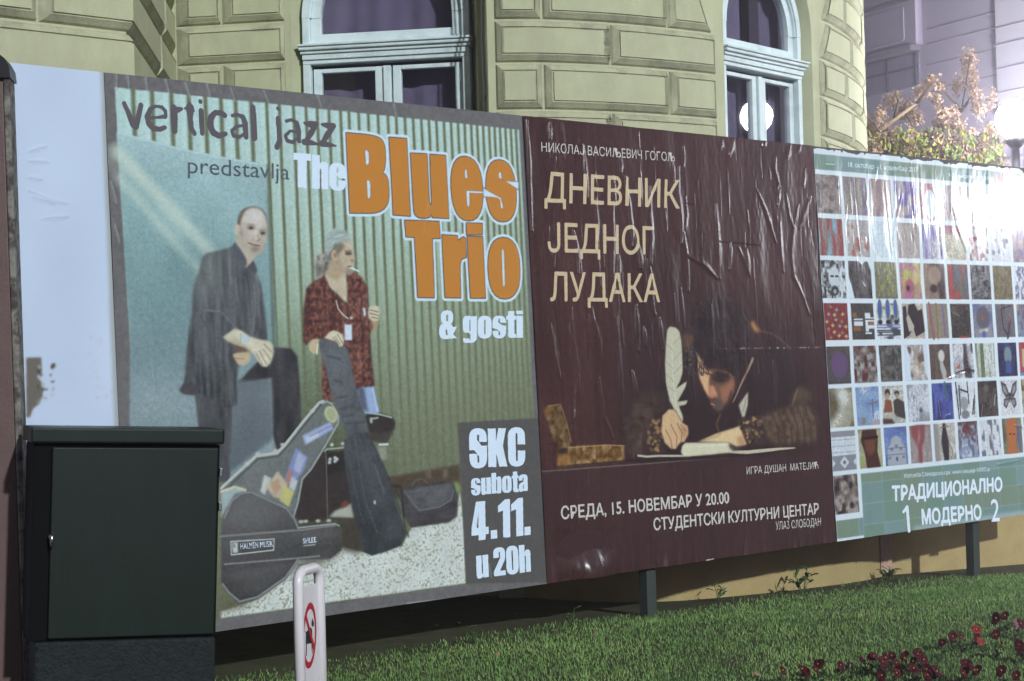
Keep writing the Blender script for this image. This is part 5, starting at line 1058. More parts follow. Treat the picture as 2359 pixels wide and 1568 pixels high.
TL = [  # three colours, grain height, grain width
 [((150, 134, 128), (176, 160, 152), (118, 104, 100), .03, .03), ((150, 134, 140), (164, 156, 140), (112, 90, 150), .2, .03), ((164, 140, 132), (190, 166, 160), (150, 120, 170), .2, .03), ((176, 166, 180), (196, 176, 170), (120, 100, 180), .05, .04), ((206, 150, 156), (190, 204, 220), (200, 120, 120), .12, .05), ((190, 170, 170), (200, 190, 190), (150, 120, 150), .1, .03), ((200, 190, 190), (190, 180, 190), (170, 140, 150), .1, .04), ((200, 190, 196), (186, 180, 190), (170, 150, 160), .1, .04), ((200, 190, 196), (186, 180, 190), (170, 150, 160), .1, .04)],
 [((150, 120, 110), (130, 170, 190), (170, 70, 64), .12, .02), ((170, 166, 170), (190, 180, 176), (180, 110, 96), .03, .04), ((190, 210, 228), (196, 212, 226), (150, 130, 150), .1, .1), ((176, 162, 158), (190, 176, 172), (150, 130, 126), .06, .03), ((176, 170, 200), (200, 190, 196), (130, 120, 190), .1, .03), ((190, 184, 160), (206, 196, 176), (180, 120, 130), .12, .08), ((200, 200, 210), (206, 206, 214), (180, 110, 110), .02, .02), ((196, 200, 212), (204, 206, 216), (120, 120, 150), .03, .03), ((120, 104, 150), (170, 140, 150), (190, 120, 70), .08, .05)],
 [((176, 186, 190), (60, 54, 54), (196, 206, 212), .022, .02), ((84, 76, 76), (104, 94, 92), (60, 54, 54), .05, .04), ((116, 118, 84), (136, 134, 104), (160, 160, 80), .02, .02), ((190, 150, 120), (190, 110, 150), (200, 196, 90), .06, .04), ((150, 122, 104), (176, 146, 120), (80, 56, 54), .1, .07), ((96, 104, 120), (120, 104, 90), (190, 70, 60), .12, .05), ((86, 82, 84), (140, 136, 140), (60, 56, 60), .018, .03), ((130, 116, 76), (150, 134, 92), (110, 98, 62), .02, .02), ((190, 194, 214), (120, 120, 150), (206, 210, 226), .02, .02)],
 [((150, 50, 50), (150, 50, 50), (150, 50, 50), .1, .1), ((76, 66, 64), (80, 70, 66), (76, 66, 64), .1, .1), ((206, 212, 222), (190, 200, 214), (80, 80, 90), .02, .04), ((196, 186, 170), (190, 180, 164), (196, 186, 170), .1, .1), ((150, 134, 112), (160, 146, 124), (150, 134, 112), .2, .02), ((60, 52, 48), (70, 60, 54), (84, 72, 60), .08, .05), ((130, 134, 160), (150, 150, 160), (110, 116, 160), .05, .04), ((106, 98, 106), (116, 108, 114), (84, 72, 80), .1, .05), ((130, 96, 110), (110, 150, 180), (200, 160, 90), .04, .04)],
 [((86, 80, 76), (92, 84, 80), (80, 72, 70), .1, .1), ((120, 110, 104), (170, 166, 166), (104, 58, 50), .03, .03), ((90, 86, 80), (120, 114, 108), (70, 68, 66), .03, .03), ((170, 160, 150), (196, 190, 186), (120, 90, 76), .04, .04), ((92, 78, 72), (104, 88, 80), (120, 92, 66), .2, .03), ((180, 184, 194), (200, 200, 206), (80, 70, 70), .06, .04), ((196, 202, 202), (180, 190, 176), (110, 130, 84), .3, .02), ((44, 46, 96), (60, 60, 120), (40, 40, 80), .1, .08), ((180, 50, 56), (190, 60, 60), (180, 50, 56), .1, .1)],
 [((170, 166, 140), (196, 196, 180), (110, 100, 70), .12, .1), ((120, 150, 214), (140, 176, 226), (176, 190, 220), .06, .1), ((190, 192, 184), (196, 196, 190), (180, 184, 176), .1, .1), ((184, 190, 204), (194, 200, 210), (150, 152, 164), .12, .04), ((60, 66, 150), (84, 100, 190), (50, 44, 90), .08, .04), ((200, 208, 220), (206, 212, 224), (180, 190, 200), .1, .06), ((74, 64, 58), (96, 84, 76), (56, 48, 44), .06, .04), ((200, 202, 210), (206, 208, 214), (190, 190, 200), .1, .1), ((180, 170, 130), (190, 180, 140), (110, 90, 60), .03, .03)],
 [((196, 204, 214), (190, 200, 214), (200, 208, 220), .1, .2), ((176, 178, 140), (186, 186, 150), (120, 110, 70), .1, .1), ((100, 130, 200), (120, 146, 210), (90, 110, 180), .1, .1), ((160, 144, 144), (176, 164, 166), (150, 130, 130), .1, .04), ((186, 182, 172), (194, 190, 180), (150, 146, 140), .1, .08), ((96, 76, 80), (150, 160, 190), (130, 60, 60), .03, .03), ((200, 206, 218), (196, 202, 216), (120, 124, 136), .04, .02), ((150, 134, 84), (140, 130, 100), (100, 90, 70), .1, .06), ((130, 110, 90), (150, 130, 100), (100, 90, 70), .1, .1)],
 [((120, 104, 96), (176, 166, 158), (70, 60, 56), .03, .035)]]
sd_ = 100
for ri, row in enumerate(TL):
    v1, v0 = rowy[ri]
    for ci, (c1, c2, c3, sv, su) in enumerate(row):
        u0 = cu0 + pit * ci; sd_ += 1
        crect(u0, u0 + tw, v0, v1, np.clip(mixn(c1, c2, c3, sv, su, sd_), 20, 220))
def T(ri, ci):                                              # local drawing inside one picture, 0..1
    v1, v0 = rowy[ri]; u0 = cu0 + pit * ci
    def poly(pts, col, blur=.6, al=1):
        q_ = np.array([((u0 + tw * p[0] - C.u0) / C.du, (v0 + (v1 - v0) * p[1] - C.v0) / C.dv) for p in rounded([(p[0], p[1]) + tuple(p[2:]) for p in pts])]); C.comp(C.mpoly(q_, blur), col, al)
    def oval(cx_, cy_, rx, ry, col, blur=.8, al=1): poly([(cx_ + rx * math.cos(a * .393), cy_ + ry * math.sin(a * .393)) for a in range(16)], col, blur, al)
    def ln(pts, wd, col, al=1):
        q_ = np.array([((u0 + tw * p[0] - C.u0) / C.du, (v0 + (v1 - v0) * p[1] - C.v0) / C.dv) for p in pts]); C.comp(C.mstroke(q_, wd, .8), col, al)
    return poly, oval, ln
P_, O_, N_ = T(0, 4); O_(.5, .45, .34, .5, (206, 130, 130), 1, .8); O_(.5, .42, .24, .42, (200, 214, 228), 1)
P_, O_, N_ = T(2, 0); O_(.52, .55, .24, .3, (186, 198, 206), 1); O_(.52, .2, .16, .13, (60, 54, 56), 1); O_(.52, .18, .07, .06, (180, 190, 196), 1); N_([(.38, .58), (.48, .58)], 3, (60, 54, 54)); N_([(.58, .58), (.68, .58)], 3, (60, 54, 54))
P_, O_, N_ = T(2, 1); P_([(-.02, 0), (.2, 0), (.1, .35), (-.02, .6)], (204, 220, 238)); P_([(.4, 1.02), (.6, .9), (.8, 1.02)], (204, 220, 238)); P_([(.55, .5), (.72, .35), (.72, .3), (.62, .38)], (200, 214, 226)); P_([(.85, 1.02), (1.02, .7), (1.02, 1.02)], (204, 220, 238))
P_, O_, N_ = T(2, 3); O_(.4, .35, .2, .2, (186, 70, 110), 2, .8); O_(.7, .6, .15, .2, (220, 200, 120), 2, .8); O_(.35, .3, .08, .08, (60, 50, 60), 1)
P_, O_, N_ = T(2, 4); O_(.5, .68, .3, .26, (190, 160, 134), 2, .8); O_(.42, .3, .18, .12, (66, 44, 46), 1.5)
P_, O_, N_ = T(2, 5); P_([(.2, .0), (.45, .35), (.6, .0)], (196, 70, 60), 1.5, .8)
P_, O_, N_ = T(2, 7)
for k in range(5): N_([(.5 + (.1 + .09 * k) * math.cos(a * .4), .5 + (.1 + .09 * k) * math.sin(a * .4)) for a in range(17)], 1.4, (104, 92, 58), .6)
P_, O_, N_ = T(3, 0)
qq = random.Random(9)
for (x, y) in ((.3, .9), (.55, .82), (.2, .7), (.45, .68), (.8, .7), (.1, .5), (.5, .55), (.75, .5), (.35, .4), (.65, .38), (.9, .36), (.15, .3), (.4, .22), (.75, .2), (.25, .08), (.6, .12), (.9, .1)):
    c_ = qq.choice([(196, 196, 110), (200, 196, 130), (130, 170, 180), (140, 140, 100)])
    P_([(x + .1 * (1 if a % 2 == 0 else .5) * math.cos(a * .785), y + .065 * (1 if a % 2 == 0 else .5) * math.sin(a * .785)) for a in range(8)], c_, .6)
P_, O_, N_ = T(3, 1); P_([(.1, .38), (.5, .38), (.5, .58), (.1, .58)], (200, 212, 222)); P_([(.6, .22), (.75, .22), (.75, .3), (1, .3), (1, .62), (.85, .62), (.85, .74), (.6, .74)], (200, 214, 224)); P_([(.72, .4), (1, .4), (1, .5), (.72, .5)], (170, 110, 60)); N_([(.1, .52), (.5, .52)], 2, (90, 70, 60)); N_([(.62, .56), (1, .56)], 2, (90, 70, 60)); P_([(.05, .62), (.25, .62), (.22, .74), (.06, .74)], (160, 104, 56)); P_([(.05, .24), (.4, .24), (.36, .36), (.08, .36)], (150, 96, 54)); N_([(.6, .18), (.85, .18)], 3, (196, 208, 220))
P_, O_, N_ = T(3, 2)
for x in (.15, .5, .85): O_(x, .82, .13, .3, (190, 196, 110), .8); O_(x, .84, .09, .28, (70, 96, 190), .8); O_(x, .48, .1, .07, (50, 50, 56), .8)
for y in (.4, .33, .25, .2, .12): N_([(0, y), (1, y)], 2.2, (110, 130, 190) if y > .3 else (70, 72, 80), .9)
P_, O_, N_ = T(3, 3); P_([(.02, 0), (.05, .9), (.2, .95), (.25, .6), (.32, .97), (.6, 1), (.75, .8), (.95, .85), (1, .2), (.6, .05), (.5, .3), (.3, .1)], (62, 46, 50)); P_([(.2, .6), (.3, .7), (.55, .35), (.62, .5), (.5, .25), (.3, .2)], (200, 190, 176))
P_, O_, N_ = T(3, 4); N_([(.15, 1), (.2, .6), (.3, 0)], 6, (176, 70, 100), .8); N_([(.75, .95), (.8, .5), (.82, .1)], 5, (110, 100, 170), .8); N_([(.48, 1), (.5, 0)], 4, (150, 116, 70), .7)
P_, O_, N_ = T(3, 5); P_([(.35, .97), (.75, .97), (.75, 1), (.35, 1)], (190, 60, 56)); P_([(.4, .0), (.85, .0), (.85, .05), (.4, .05)], (200, 56, 50)); N_([(.15, .75), (.45, .65)], 3, (150, 130, 96), .7)
P_, O_, N_ = T(3, 6); O_(.5, .6, .36, .34, (98, 92, 104), 1.5, .9); O_(.48, .58, .08, .06, (196, 80, 62), 1); P_([(.2, .22), (.8, .3), (.75, .18), (.3, .14)], (206, 206, 180), 1.5, .9); O_(.5, .1, .1, .1, (80, 96, 190), 1.2)
P_, O_, N_ = T(3, 7); N_([(.3, .85), (.35, .3), (.6, 0)], 3, (56, 48, 54)); N_([(.3, .85), (.85, .95)], 2, (56, 48, 54)); N_([(.75, .5), (.55, .0)], 7, (70, 52, 62), .8); O_(.7, .52, .08, .05, (170, 80, 110), 1)
P_, O_, N_ = T(4, 0); O_(.54, .5, .36, .36, (112, 80, 128), 1.5)
P_, O_, N_ = T(4, 3); P_([(-.02, 0), (.25, 0), (.2, .3), (.25, .6), (.1, 1.02), (-.02, 1.02)], (196, 212, 232), 1); P_([(.9, .2), (1.02, 0), (1.02, 1.02), (.85, 1.02)], (196, 212, 232), 1); O_(.5, .35, .2, .25, (206, 190, 170), 2, .6)
P_, O_, N_ = T(4, 4); O_(.58, .66, .15, .18, (196, 196, 190), 1); P_([(.5, .5), (.62, .5), (.78, .2), (.74, .0), (.6, 0), (.5, .3)], (190, 190, 186), 1)
P_, O_, N_ = T(4, 5); P_([(.1, .28), (.3, .45), (.3, .28)], (206, 100, 60)); N_([(.1, .14), (.6, .24), (1, .2)], 5, (60, 50, 50), .8)
P_, O_, N_ = T(4, 7); O_(.5, .62, .2, .26, (120, 150, 160), 1); P_([(.38, .4), (.62, .4), (.66, .1), (.34, .1)], (60, 100, 190), 1.5, .8); O_(.5, .42, .1, .06, (70, 76, 120), 1)
P_, O_, N_ = T(4, 8); P_([(.15, .25), (.7, .25), (.7, .8), (.15, .8)], (206, 190, 140)); P_([(0, 0), (1, 0), (1, .1), (0, .1)], (90, 140, 200))
P_, O_, N_ = T(5, 0); P_([(.3, .95), (.8, .95), (.65, .4), (.55, .05), (.5, .4)], (204, 208, 204), 4, .8)
P_, O_, N_ = T(5, 1); N_([(.52, .55), (.95, .6)], 3, (130, 130, 130)); N_([(.72, .66), (.72, .2)], 3, (110, 120, 150)); O_(.3, .12, .1, .1, (150, 140, 120), 1); P_([(.6, .0), (1, .0), (1, .14), (.6, .1)], (180, 170, 180), 1)
P_, O_, N_ = T(5, 2); O_(.25, .82, .12, .1, (70, 54, 46), 1); O_(.25, .74, .08, .08, (190, 160, 130), 1); P_([(.05, .3), (.15, .65), (.4, .62), (.45, .3)], (160, 84, 54), 1); O_(.68, .8, .12, .06, (60, 52, 48), 1); O_(.68, .73, .08, .07, (180, 150, 124), 1); P_([(.5, .2), (.5, .6), (.7, .66), (.98, .55), (1, .1)], (76, 68, 62), 1); P_([(.0, .12), (.45, .3), (.6, .2), (.4, .1)], (190, 190, 170), 1.5); P_([(0, 0), (.5, 0), (.4, .12), (0, .14)], (100, 60, 48), 1.5)
P_, O_, N_ = T(5, 3); O_(.6, .3, .07, .06, (90, 84, 92), 1.5); O_(.3, .65, .05, .05, (130, 128, 138), 1.5); N_([(.4, .9), (.42, .1)], 1.5, (140, 142, 156), .6)
P_, O_, N_ = T(5, 4); N_([(.65, 1), (.7, .6)], 6, (70, 120, 70), .7); N_([(.3, .55), (.35, .1)], 3, (130, 140, 220), .7); P_([(.5, .1), (.85, .18), (.85, .14)], (190, 190, 220), .8)
P_, O_, N_ = T(5, 5)
for a_, b_ in (((.05, 1), (.12, 0)), ((.2, .9), (.2, .1)), ((.25, .8), (.6, .72)), ((.6, 1), (.65, .4)), ((.9, .5), (.8, .1)), ((.95, .6), (.88, .1))): N_([a_, b_], 3, (56, 50, 52), .9)
O_(.42, .4, .2, .18, (150, 158, 160), 1, .8); O_(.45, .1, .2, .12, (120, 120, 124), 1, .8)
P_, O_, N_ = T(5, 6); N_([(.9, .6), (.8, .3)], 2.5, (190, 190, 170), .9); N_([(.2, .3), (.1, .0)], 2, (170, 166, 150), .8); O_(.4, .8, .12, .1, (120, 110, 104), 1, .8)
P_, O_, N_ = T(5, 7)                                        # butterfly
for sx in (-1, 1):
    for (pts) in ([(0, .55), (.18, .9), (.42, 1), (.38, .72), (.2, .5)], [(.02, .5), (.3, .46), (.34, .28), (.2, .18), (.08, .35)]):
        p5 = [(.48 + sx * p[0], p[1] * .95 + .02) for p in pts]; P_(p5, (70, 66, 70), .8)
        cxm = sum(p[0] for p in p5) / len(p5); cym = sum(p[1] for p in p5) / len(p5)
        P_([(cxm + (p[0] - cxm) * .62, cym + (p[1] - cym) * .62) for p in p5], (180, 182, 188), .8, .85)
        for p in p5[1:4]: N_([(.48, .52), p], 1.2, (70, 66, 70), .8)
N_([(.48, .62), (.48, .36)], 3, (50, 46, 48)); N_([(.5, .3), (.6, .05)], 1.5, (150, 144, 136), .7)
P_, O_, N_ = T(6, 0)
for y0_, y1_, c_ in ((.85, 1, (150, 152, 160)), (.0, .38, (144, 148, 160))): P_([(0, y0_), (1, y0_), (1, y1_), (0, y1_)], c_)
P_([(.3, .2), (.5, .36), (.7, .2), (.5, .04)], (196, 204, 212)); P_([(.42, .2), (.5, .26), (.58, .2), (.5, .14)], (110, 112, 120)); P_([(0, .1), (.14, .2), (0, .3)], (196, 204, 212)); P_([(1, .1), (.86, .2), (1, .3)], (196, 204, 212))
for y in (.78, .62, .46): N_([(0, y), (1, y)], 1.4, (150, 170, 190), .7)
P_, O_, N_ = T(6, 1); P_([(.2, .98), (.8, .98), (.85, .7), (.8, .4), (.9, .0), (.3, .0), (.25, .4), (.1, .7)], (84, 48, 36), 1); P_([(.28, .72), (.75, .72), (.7, .4), (.5, .3), (.3, .45)], (130, 74, 50), 1.5, .8); N_([(.2, .76), (.85, .78)], 4, (50, 30, 26), .8); P_([(0, 0), (.2, .1), (.15, .3), (0, .3)], (170, 180, 90), 1.5)
P_, O_, N_ = T(6, 2); P_([(.1, 0), (.12, .45), (.3, .6), (.3, .7), (.5, .78), (.72, .7), (.72, .6), (.9, .45), (.92, 0)], (176, 184, 196), .8)
for (x, y) in ((.3, .42), (.5, .5), (.7, .42), (.2, .2), (.8, .2)): O_(x, y, .06, .04, (96, 112, 170), .8, .9)
N_([(.15, .45), (.9, .45)], 1.6, (110, 116, 150), .8); N_([(.12, .28), (.9, .28)], 1.6, (110, 116, 150), .8); O_(.5, .16, .04, .06, (60, 70, 130), .8); N_([(.5, .78), (.5, .95)], 1.4, (110, 120, 170))
P_, O_, N_ = T(6, 3); P_([(.3, 1), (.75, 1), (.7, .6), (.55, .4), (.55, .0), (.4, .0), (.35, .4), (.1, .7), (.05, .95)], (160, 66, 66), 2, .85); P_([(.45, 1), (.5, .7), (.3, .4), (.4, .7)], (196, 180, 180), 2, .7)
P_, O_, N_ = T(6, 4); P_([(.38, .78), (.42, 1), (.55, 1), (.6, .78), (.68, .5), (.65, 0), (.4, 0), (.3, .5)], (62, 52, 60), 1); N_([(.7, .5), (.85, .2), (.75, .02)], 1.4, (90, 84, 84), .8); N_([(.3, .9), (.7, .9)], 2, (130, 110, 80), .8); P_([(0, 0), (.22, 0), (.2, 1), (0, 1)], (150, 148, 144), 2, .8)
P_, O_, N_ = T(6, 5); P_([(0, 0), (1, 0), (1, .35), (.5, .55), (0, .5)], np.clip(mixn((150, 170, 210), (190, 204, 226), (110, 120, 150), .03, .03, 777), 20, 220), 1.5, .9)
P_, O_, N_ = T(6, 7); P_([(.25, .85), (.4, 1), (.7, 1), (.75, .6), (.65, .2), (.75, 0), (.2, 0), (.3, .3), (.2, .6)], (206, 112, 50), 1); N_([(.8, .8), (.85, .1)], 6, (70, 100, 190), .8); N_([(.35, .55), (.45, .56)], 2.4, (90, 50, 30)); N_([(.55, .54), (.64, .54)], 2.4, (90, 50, 30))
# green strips, made of tinted rectangles
def quilt(u0, u1, v0, v1, seed):
    q_ = random.Random(seed); gu = .137 * 2; gv = .16; v = v0
    while v < v1 - .01:
        u = u0
        while u < u1 - .01:
            crect(u, min(u1, u + gu), v, min(v1, v + gv), q_.choice([(122, 161, 156), (122, 160, 142), (131, 165, 165), (132, 157, 134), (126, 162, 160), (120, 160, 140)]), .8); u += gu
        v += gv
top0 = uv(*s2(2534, 480))[1]; top1 = uv(*s2(2537, 528))[1]; left_u = cu0
quilt(left_u, 8.93, top1, top0, 4)
gt = uv(*s2(2669, 1475))[1]; gl = cu0 + pit - .005; gb = rowy[7][1] - .045
quilt(gl, 8.985, gb - .22, gt, 8); quilt(cu0, gl, 0.02, gb, 9); quilt(gl, 8.985, .0, gb - .22, 10)
crect(cu0 - .01, gl - .02, gb, gb + .035, (206, 222, 240)); crect(gl - .035, gl, gb, rowy[7][0], (206, 222, 240)); 
crect(7.0, 8.985, .0, .035, (190, 206, 220), 3, .7)
Zu = Z(2500, 440, 4.9)
C.fill(Zu([(305, 215), (425, 215), (430, 320), (310, 320)]), (190, 212, 210), 1, .35); C.line(Zu([(305, 348), (430, 358)]), 2.2, (206, 222, 230), .9)
for k in range(4): C.line(Zu([(318 + 28 * k, 225), (320 + 28 * k, 315)]), 1.6, (120, 158, 140), .5)
C.fill([(2286, 402), (2306, 404), (2307, 432), (2287, 430)], (216, 110, 120), 1, .9); C.fill([(2291, 416), (2301, 417), (2301, 431), (2291, 430)], (230, 200, 206), 1)
Ze = Z(2500, 450, 2.85)
q = random.Random(13)
for p in ([(380, 300), (390, 480), (400, 600)], [(545, 230), (540, 420), (525, 520)], [(430, 480), (450, 760), (480, 1000)], [(695, 330), (715, 520), (735, 750), (760, 960)], [(630, 200), (610, 330)], [(850, 440), (810, 640), (790, 750), (770, 900)], [(780, 180), (790, 560), (770, 650)],
          [(1010, 200), (1015, 420), (1035, 700), (1035, 900)], [(360, 540), (340, 720), (360, 960)], [(940, 400), (950, 620)], [(1290, 540), (1340, 740), (1420, 950)], [(1480, 680), (1510, 900)], [(1440, 200), (1440, 460)], [(1605, 230), (1605, 460)], [(1280, 230), (1280, 600)], [(560, 320), (575, 640)], [(920, 130), (930, 420)], [(1180, 680), (1200, 980)]):
    C.ridge(Ze(p), q.uniform(.007, .012), q.uniform(.004, .007))
for _ in range(80):
    x = q.uniform(1900, 2340); y = q.uniform(400, 800); h_ = q.uniform(20, 80); C.ridge([(x, y), (x + h_ * .05, y + h_)], q.uniform(.005, .008), q.uniform(-.0018, .0022))
for p in ([(2170, 875), (2215, 858)], [(2290, 1070), (2340, 1060)], [(2330, 980), (2358, 985)]): C.ridge(p, .010, .006)
C.hgt += (C.nz(.4, .12, 84) - .5) * .010 + (C.nz(.06, .022, 85) - .5) * .0014
# torn upper edge and lost corner
tn = C.nz(.5, .09, 86)[0]; tn2 = C.nz(.5, .025, 87)[0]
cutv = 2.985 - np.clip(tn - .45, 0, 1) * .035 - (tn2 > .8) * .010
C.keep &= vv < cutv[None, :]
C.keep &= ~((8.985 - uu) < (vv - 2.9) * .9)
g3 = C.a.mean(-1, keepdims=True); C.a = np.clip((C.a * .80 + g3 * .20) * np.where(g3 > 190, 1, .90), 0, 228)
M_PR3 = print_mat('exhibition_poster_print', .245, .75, .02, .08)
expo = C.build('poster', M_PR3, T3)
L_W3 = print_mat('white_title_ink', .32, .6, .02, attr=False, color=tuple(lin((222, 232, 246))))
Zb = Z(2500, 1250, 3.336)
text('title_lettering', C, 'ТРАДИЦИОНАЛНО', *Zb([(896, 1030), (2032, 925), (892, 880)]), L_W3, expo, 3)
text('title_lettering', C, 'МОДЕРНО', *Zb([(1204, 1272), (1820, 1218), (1196, 1120)]), L_W3, expo, 3)
brush('number_lettering', C, [(Zb([(1006, 1146), (1046, 1100)]), [7, 9]), (Zb([(1046, 1100), (1068, 1338)]), [11, 11])], L_W3, expo)
text('number_lettering', C, '2', *Zb([(1926, 1244), (2010, 1238), (1916, 1004)]), L_W3, expo, 1)
text('subtitle_lettering', C, 'Изложба Сликарско-графичке секције УЛУС-а', *Zb([(1016, 790), (1900, 722), (1012, 745)]), L_W3, expo)
text('date_lettering', C, '18. октобар - 1. новембар 2017', *Zu([(640, 395), (1700, 475), (638, 318)]), L_W3, expo)
text('hours_lettering', C, '9-21, понедељак-субота', *Z(2830, 440, 4.9)([(545, 545), (1150, 590), (545, 485)]), L_W3, expo)

# ================================================================== GREEN STREET CABINET
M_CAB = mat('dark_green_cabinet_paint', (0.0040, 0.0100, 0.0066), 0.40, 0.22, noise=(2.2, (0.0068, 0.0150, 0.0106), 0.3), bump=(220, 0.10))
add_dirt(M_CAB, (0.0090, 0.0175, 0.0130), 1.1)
M_CABD = mat('cabinet_shaded_body', (0.003, 0.004, 0.004), 0.8, 0.08)  # near-black body colour: shade of the cabinet's left side put into the paint
M_CONC = mat('rough_concrete', (0.007, 0.010, 0.011), 0.7, 0.2, noise=(34, (0.020, 0.026, 0.027), 0.2), bump=(70, 1.0))
M_CHR = mat('chrome_lock', (0.7, 0.72, 0.72), 0.18, 0.5, metallic=1)
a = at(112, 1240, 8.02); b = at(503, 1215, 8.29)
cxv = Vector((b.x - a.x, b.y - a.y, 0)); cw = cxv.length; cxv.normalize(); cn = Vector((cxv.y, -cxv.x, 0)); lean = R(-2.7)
cup = Vector((0, 0, 1)) * math.cos(lean) + cxv * -math.sin(lean); cax = cxv * math.cos(lean) + Vector((0, 0, 1)) * math.sin(lean)
ztop = at(300, 982, 8.05).z; zbot = at(300, 1466, 8.1).z
org = Vector((a.x, a.y, 0)) + cxv * .0; cmid = (at(112, 1240, 8.02).z)
def CB(x, z, d=0): return org + cax * x + cup * (z - cmid) + Vector((0, 0, cmid)) - cn * -d
def cbox(m_, x0, x1, z0, z1, d0, d1, bev=.004): m_.box(CB((x0 + x1) / 2, (z0 + z1) / 2, (d0 + d1) / 2), cax * ((x1 - x0) / 2), cn * ((d1 - d0) / 2), cup * ((z1 - z0) / 2), bev)
cab = empty('street_cabinet', tuple(CB(cw / 2, 0, -.15)), 'dark green metal street cabinet with a locked door standing in front of the posters', 'utility cabinet')
m_ = MB(); cbox(m_, -.078, cw, zbot - .0, ztop - .07, -.40, -.012, .006); m_.build('body', M_CABD, cab)  # front widened to the left; this dark strip imitates the shaded side
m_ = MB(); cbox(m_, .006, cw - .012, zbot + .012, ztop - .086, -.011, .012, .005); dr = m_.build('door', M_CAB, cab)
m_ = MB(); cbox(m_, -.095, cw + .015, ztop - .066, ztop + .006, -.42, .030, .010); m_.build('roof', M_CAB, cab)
m_ = MB(); cbox(m_, -.05, cw, .0, zbot - .004, -.36, -.005, .015); m_.build('plinth', M_CONC, cab)
m_ = MB(); 
for z_ in (ztop - .20, 1.16): cbox(m_, cw - .004, cw + .012, z_ - .02, z_ + .02, -.006, .014, .003)
m_.build('hinge', M_CHR, cab)
q = at(147, 1238, 7.95); s_ = MB(); pc = CB((q - org).dot(cax), q.z, .012)
s_.tube([pc, pc + cn * .018], [.016, .014], 14); s_.tube([pc + cn * .019 + cup * .012, pc + cn * .030 + cup * .004, pc + cn * .030 - cup * .045], [.009, .010, .008], 10); s_.build('lock', M_CHR, dr, True)

# ================================================================== BROWN PILLAR AT THE LEFT EDGE
M_BRN = mat('reddish_brown_paint', (0.105, 0.062, 0.058), 0.5, 0.4, noise=(6, (0.14, 0.09, 0.08), 0.3), bump=(60, 0.2))
M_CHIP = mat('chipped_white_edge', (0.22, 0.21, 0.18), 0.7, 0.3, noise=(16, (0.060, 0.045, 0.042), 0.09), bump=(50, 0.5))
M_BLK = mat('black_cap', (0.012, 0.012, 0.014), 0.4, 0.4)
pil = empty('notice_pillar', tuple(at(20, 1500, 8.3).xy) + (0,), 'reddish brown notice pillar with a chipped pale edge and black cap at the left picture edge', 'pillar')
A1 = at(24, 172, 8.50); A2 = at(55, 1080, 8.50)              # visible right edge, top and bottom
dz = (A2 - A1).normalized(); Adown = A1 + dz * ((A1.z) / -dz.z)
lft = Vector((-1, -.12, 0)).normalized(); bk = Vector((.12, -1, 0)).normalized()
def pbox(m_, x0, x1, d0, d1, zt, bev=.006):
    top = A1 + Vector((0, 0, zt)); h_ = (top - Adown) / 2; c_ = (top + Adown) / 2
    m_.box(c_ + lft * ((x0 + x1) / 2) + bk * ((d0 + d1) / 2), lft * ((x1 - x0) / 2), bk * ((d1 - d0) / 2), h_, bev)
m_ = MB(); pbox(m_, .034, 1.2, -.10, .016, -.01); m_.build('panel', M_BRN, pil)
m_ = MB(); pbox(m_, .0, .032, -.12, .03, .0, .008); m_.build('edge_strip', M_CHIP, pil)
m_ = MB(); pts = [A1 + lft * x + Vector((0, 0, z)) + bk * .045 for x, z in ((-.006, -.02), (.0, .035), (.02, .075), (.055, .105), (.2, .13), (.2, -.02))]; m_.prism(pts, -bk * .2); m_.build('cap', M_BLK, pil)

# ================================================================== NO-DOGS SIGN
M_WT = mat('white_gloss_tube', (0.70, 0.66, 0.68), 0.30, 0.5, noise=(75, (0.24, 0.20, 0.17), 0.05))
_r = [n for n in M_WT.node_tree.nodes if n.type == 'VALTORGB'][0]; _r.color_ramp.elements[0].position = .69; _r.color_ramp.elements[1].position = .74
M_WP = mat('white_sign_panel', (0.70, 0.66, 0.69), 0.4, 0.4, noise=(12, (0.62, 0.58, 0.60), 0.3))
M_RED = mat('red_sign_ink', (0.42, 0.018, 0.028), 0.45, 0.4)
M_BK = mat('black_sign_ink', (0.02, 0.02, 0.02), 0.5, 0.4)
p0 = at(688, 1420, 7.9); p1 = at(737.5, 1420, 8.12)
sx = Vector((p1.x - p0.x, p1.y - p0.y, 0)); sw = sx.length; sx.normalize(); sn = Vector((sx.y, -sx.x, 0))
ztp = at(690, 1318, 7.9).z
sign = empty('lawn_sign', (p0.x + sx.x * sw / 2, p0.y + sx.y * sw / 2, 0), 'white tubular lawn sign with a red crossed ring and black dog', 'sign')
rt = .0245; rc = .06
path = [Vector((p0.x, p0.y, -.05)), Vector((p0.x, p0.y, ztp - rc))]
b0 = Vector((p0.x, p0.y, 0))
for k in range(1, 7): th = math.pi / 2 * k / 6; path.append(b0 + sx * (rc - rc * math.cos(th)) + Vector((0, 0, ztp - rc + rc * math.sin(th))))
for k in range(0, 7): th = math.pi / 2 * k / 6; path.append(b0 + sx * (sw - rc + rc * math.sin(th)) + Vector((0, 0, ztp - rc + rc * math.cos(th))))
path.append(b0 + sx * sw + Vector((0, 0, -.05)))
m_ = MB(); m_.tube(path, rt, 18); m_.build('tube_frame', M_WT, sign, True)
ztpan = ztp - .075
m_ = MB(); m_.box(b0 + sx * sw / 2 + Vector((0, 0, (ztpan + .2) / 2)), sx * (sw / 2 - .012), sn * .004, Vector((0, 0, (ztpan - .2) / 2)), .002); spn = m_.build('panel', M_WP, sign)
pdist = Vector((p0.x, p0.y, 0)) + sn * .0052
def SP(x, y):                                              # traced point onto the sign face
    d = ray(x, y); t = (pdist - CAM).dot(sn) / d.dot(sn); p = CAM + d * t; return (p - b0).dot(sx), p.z
Zs = Z(850, 1700, 3.743)
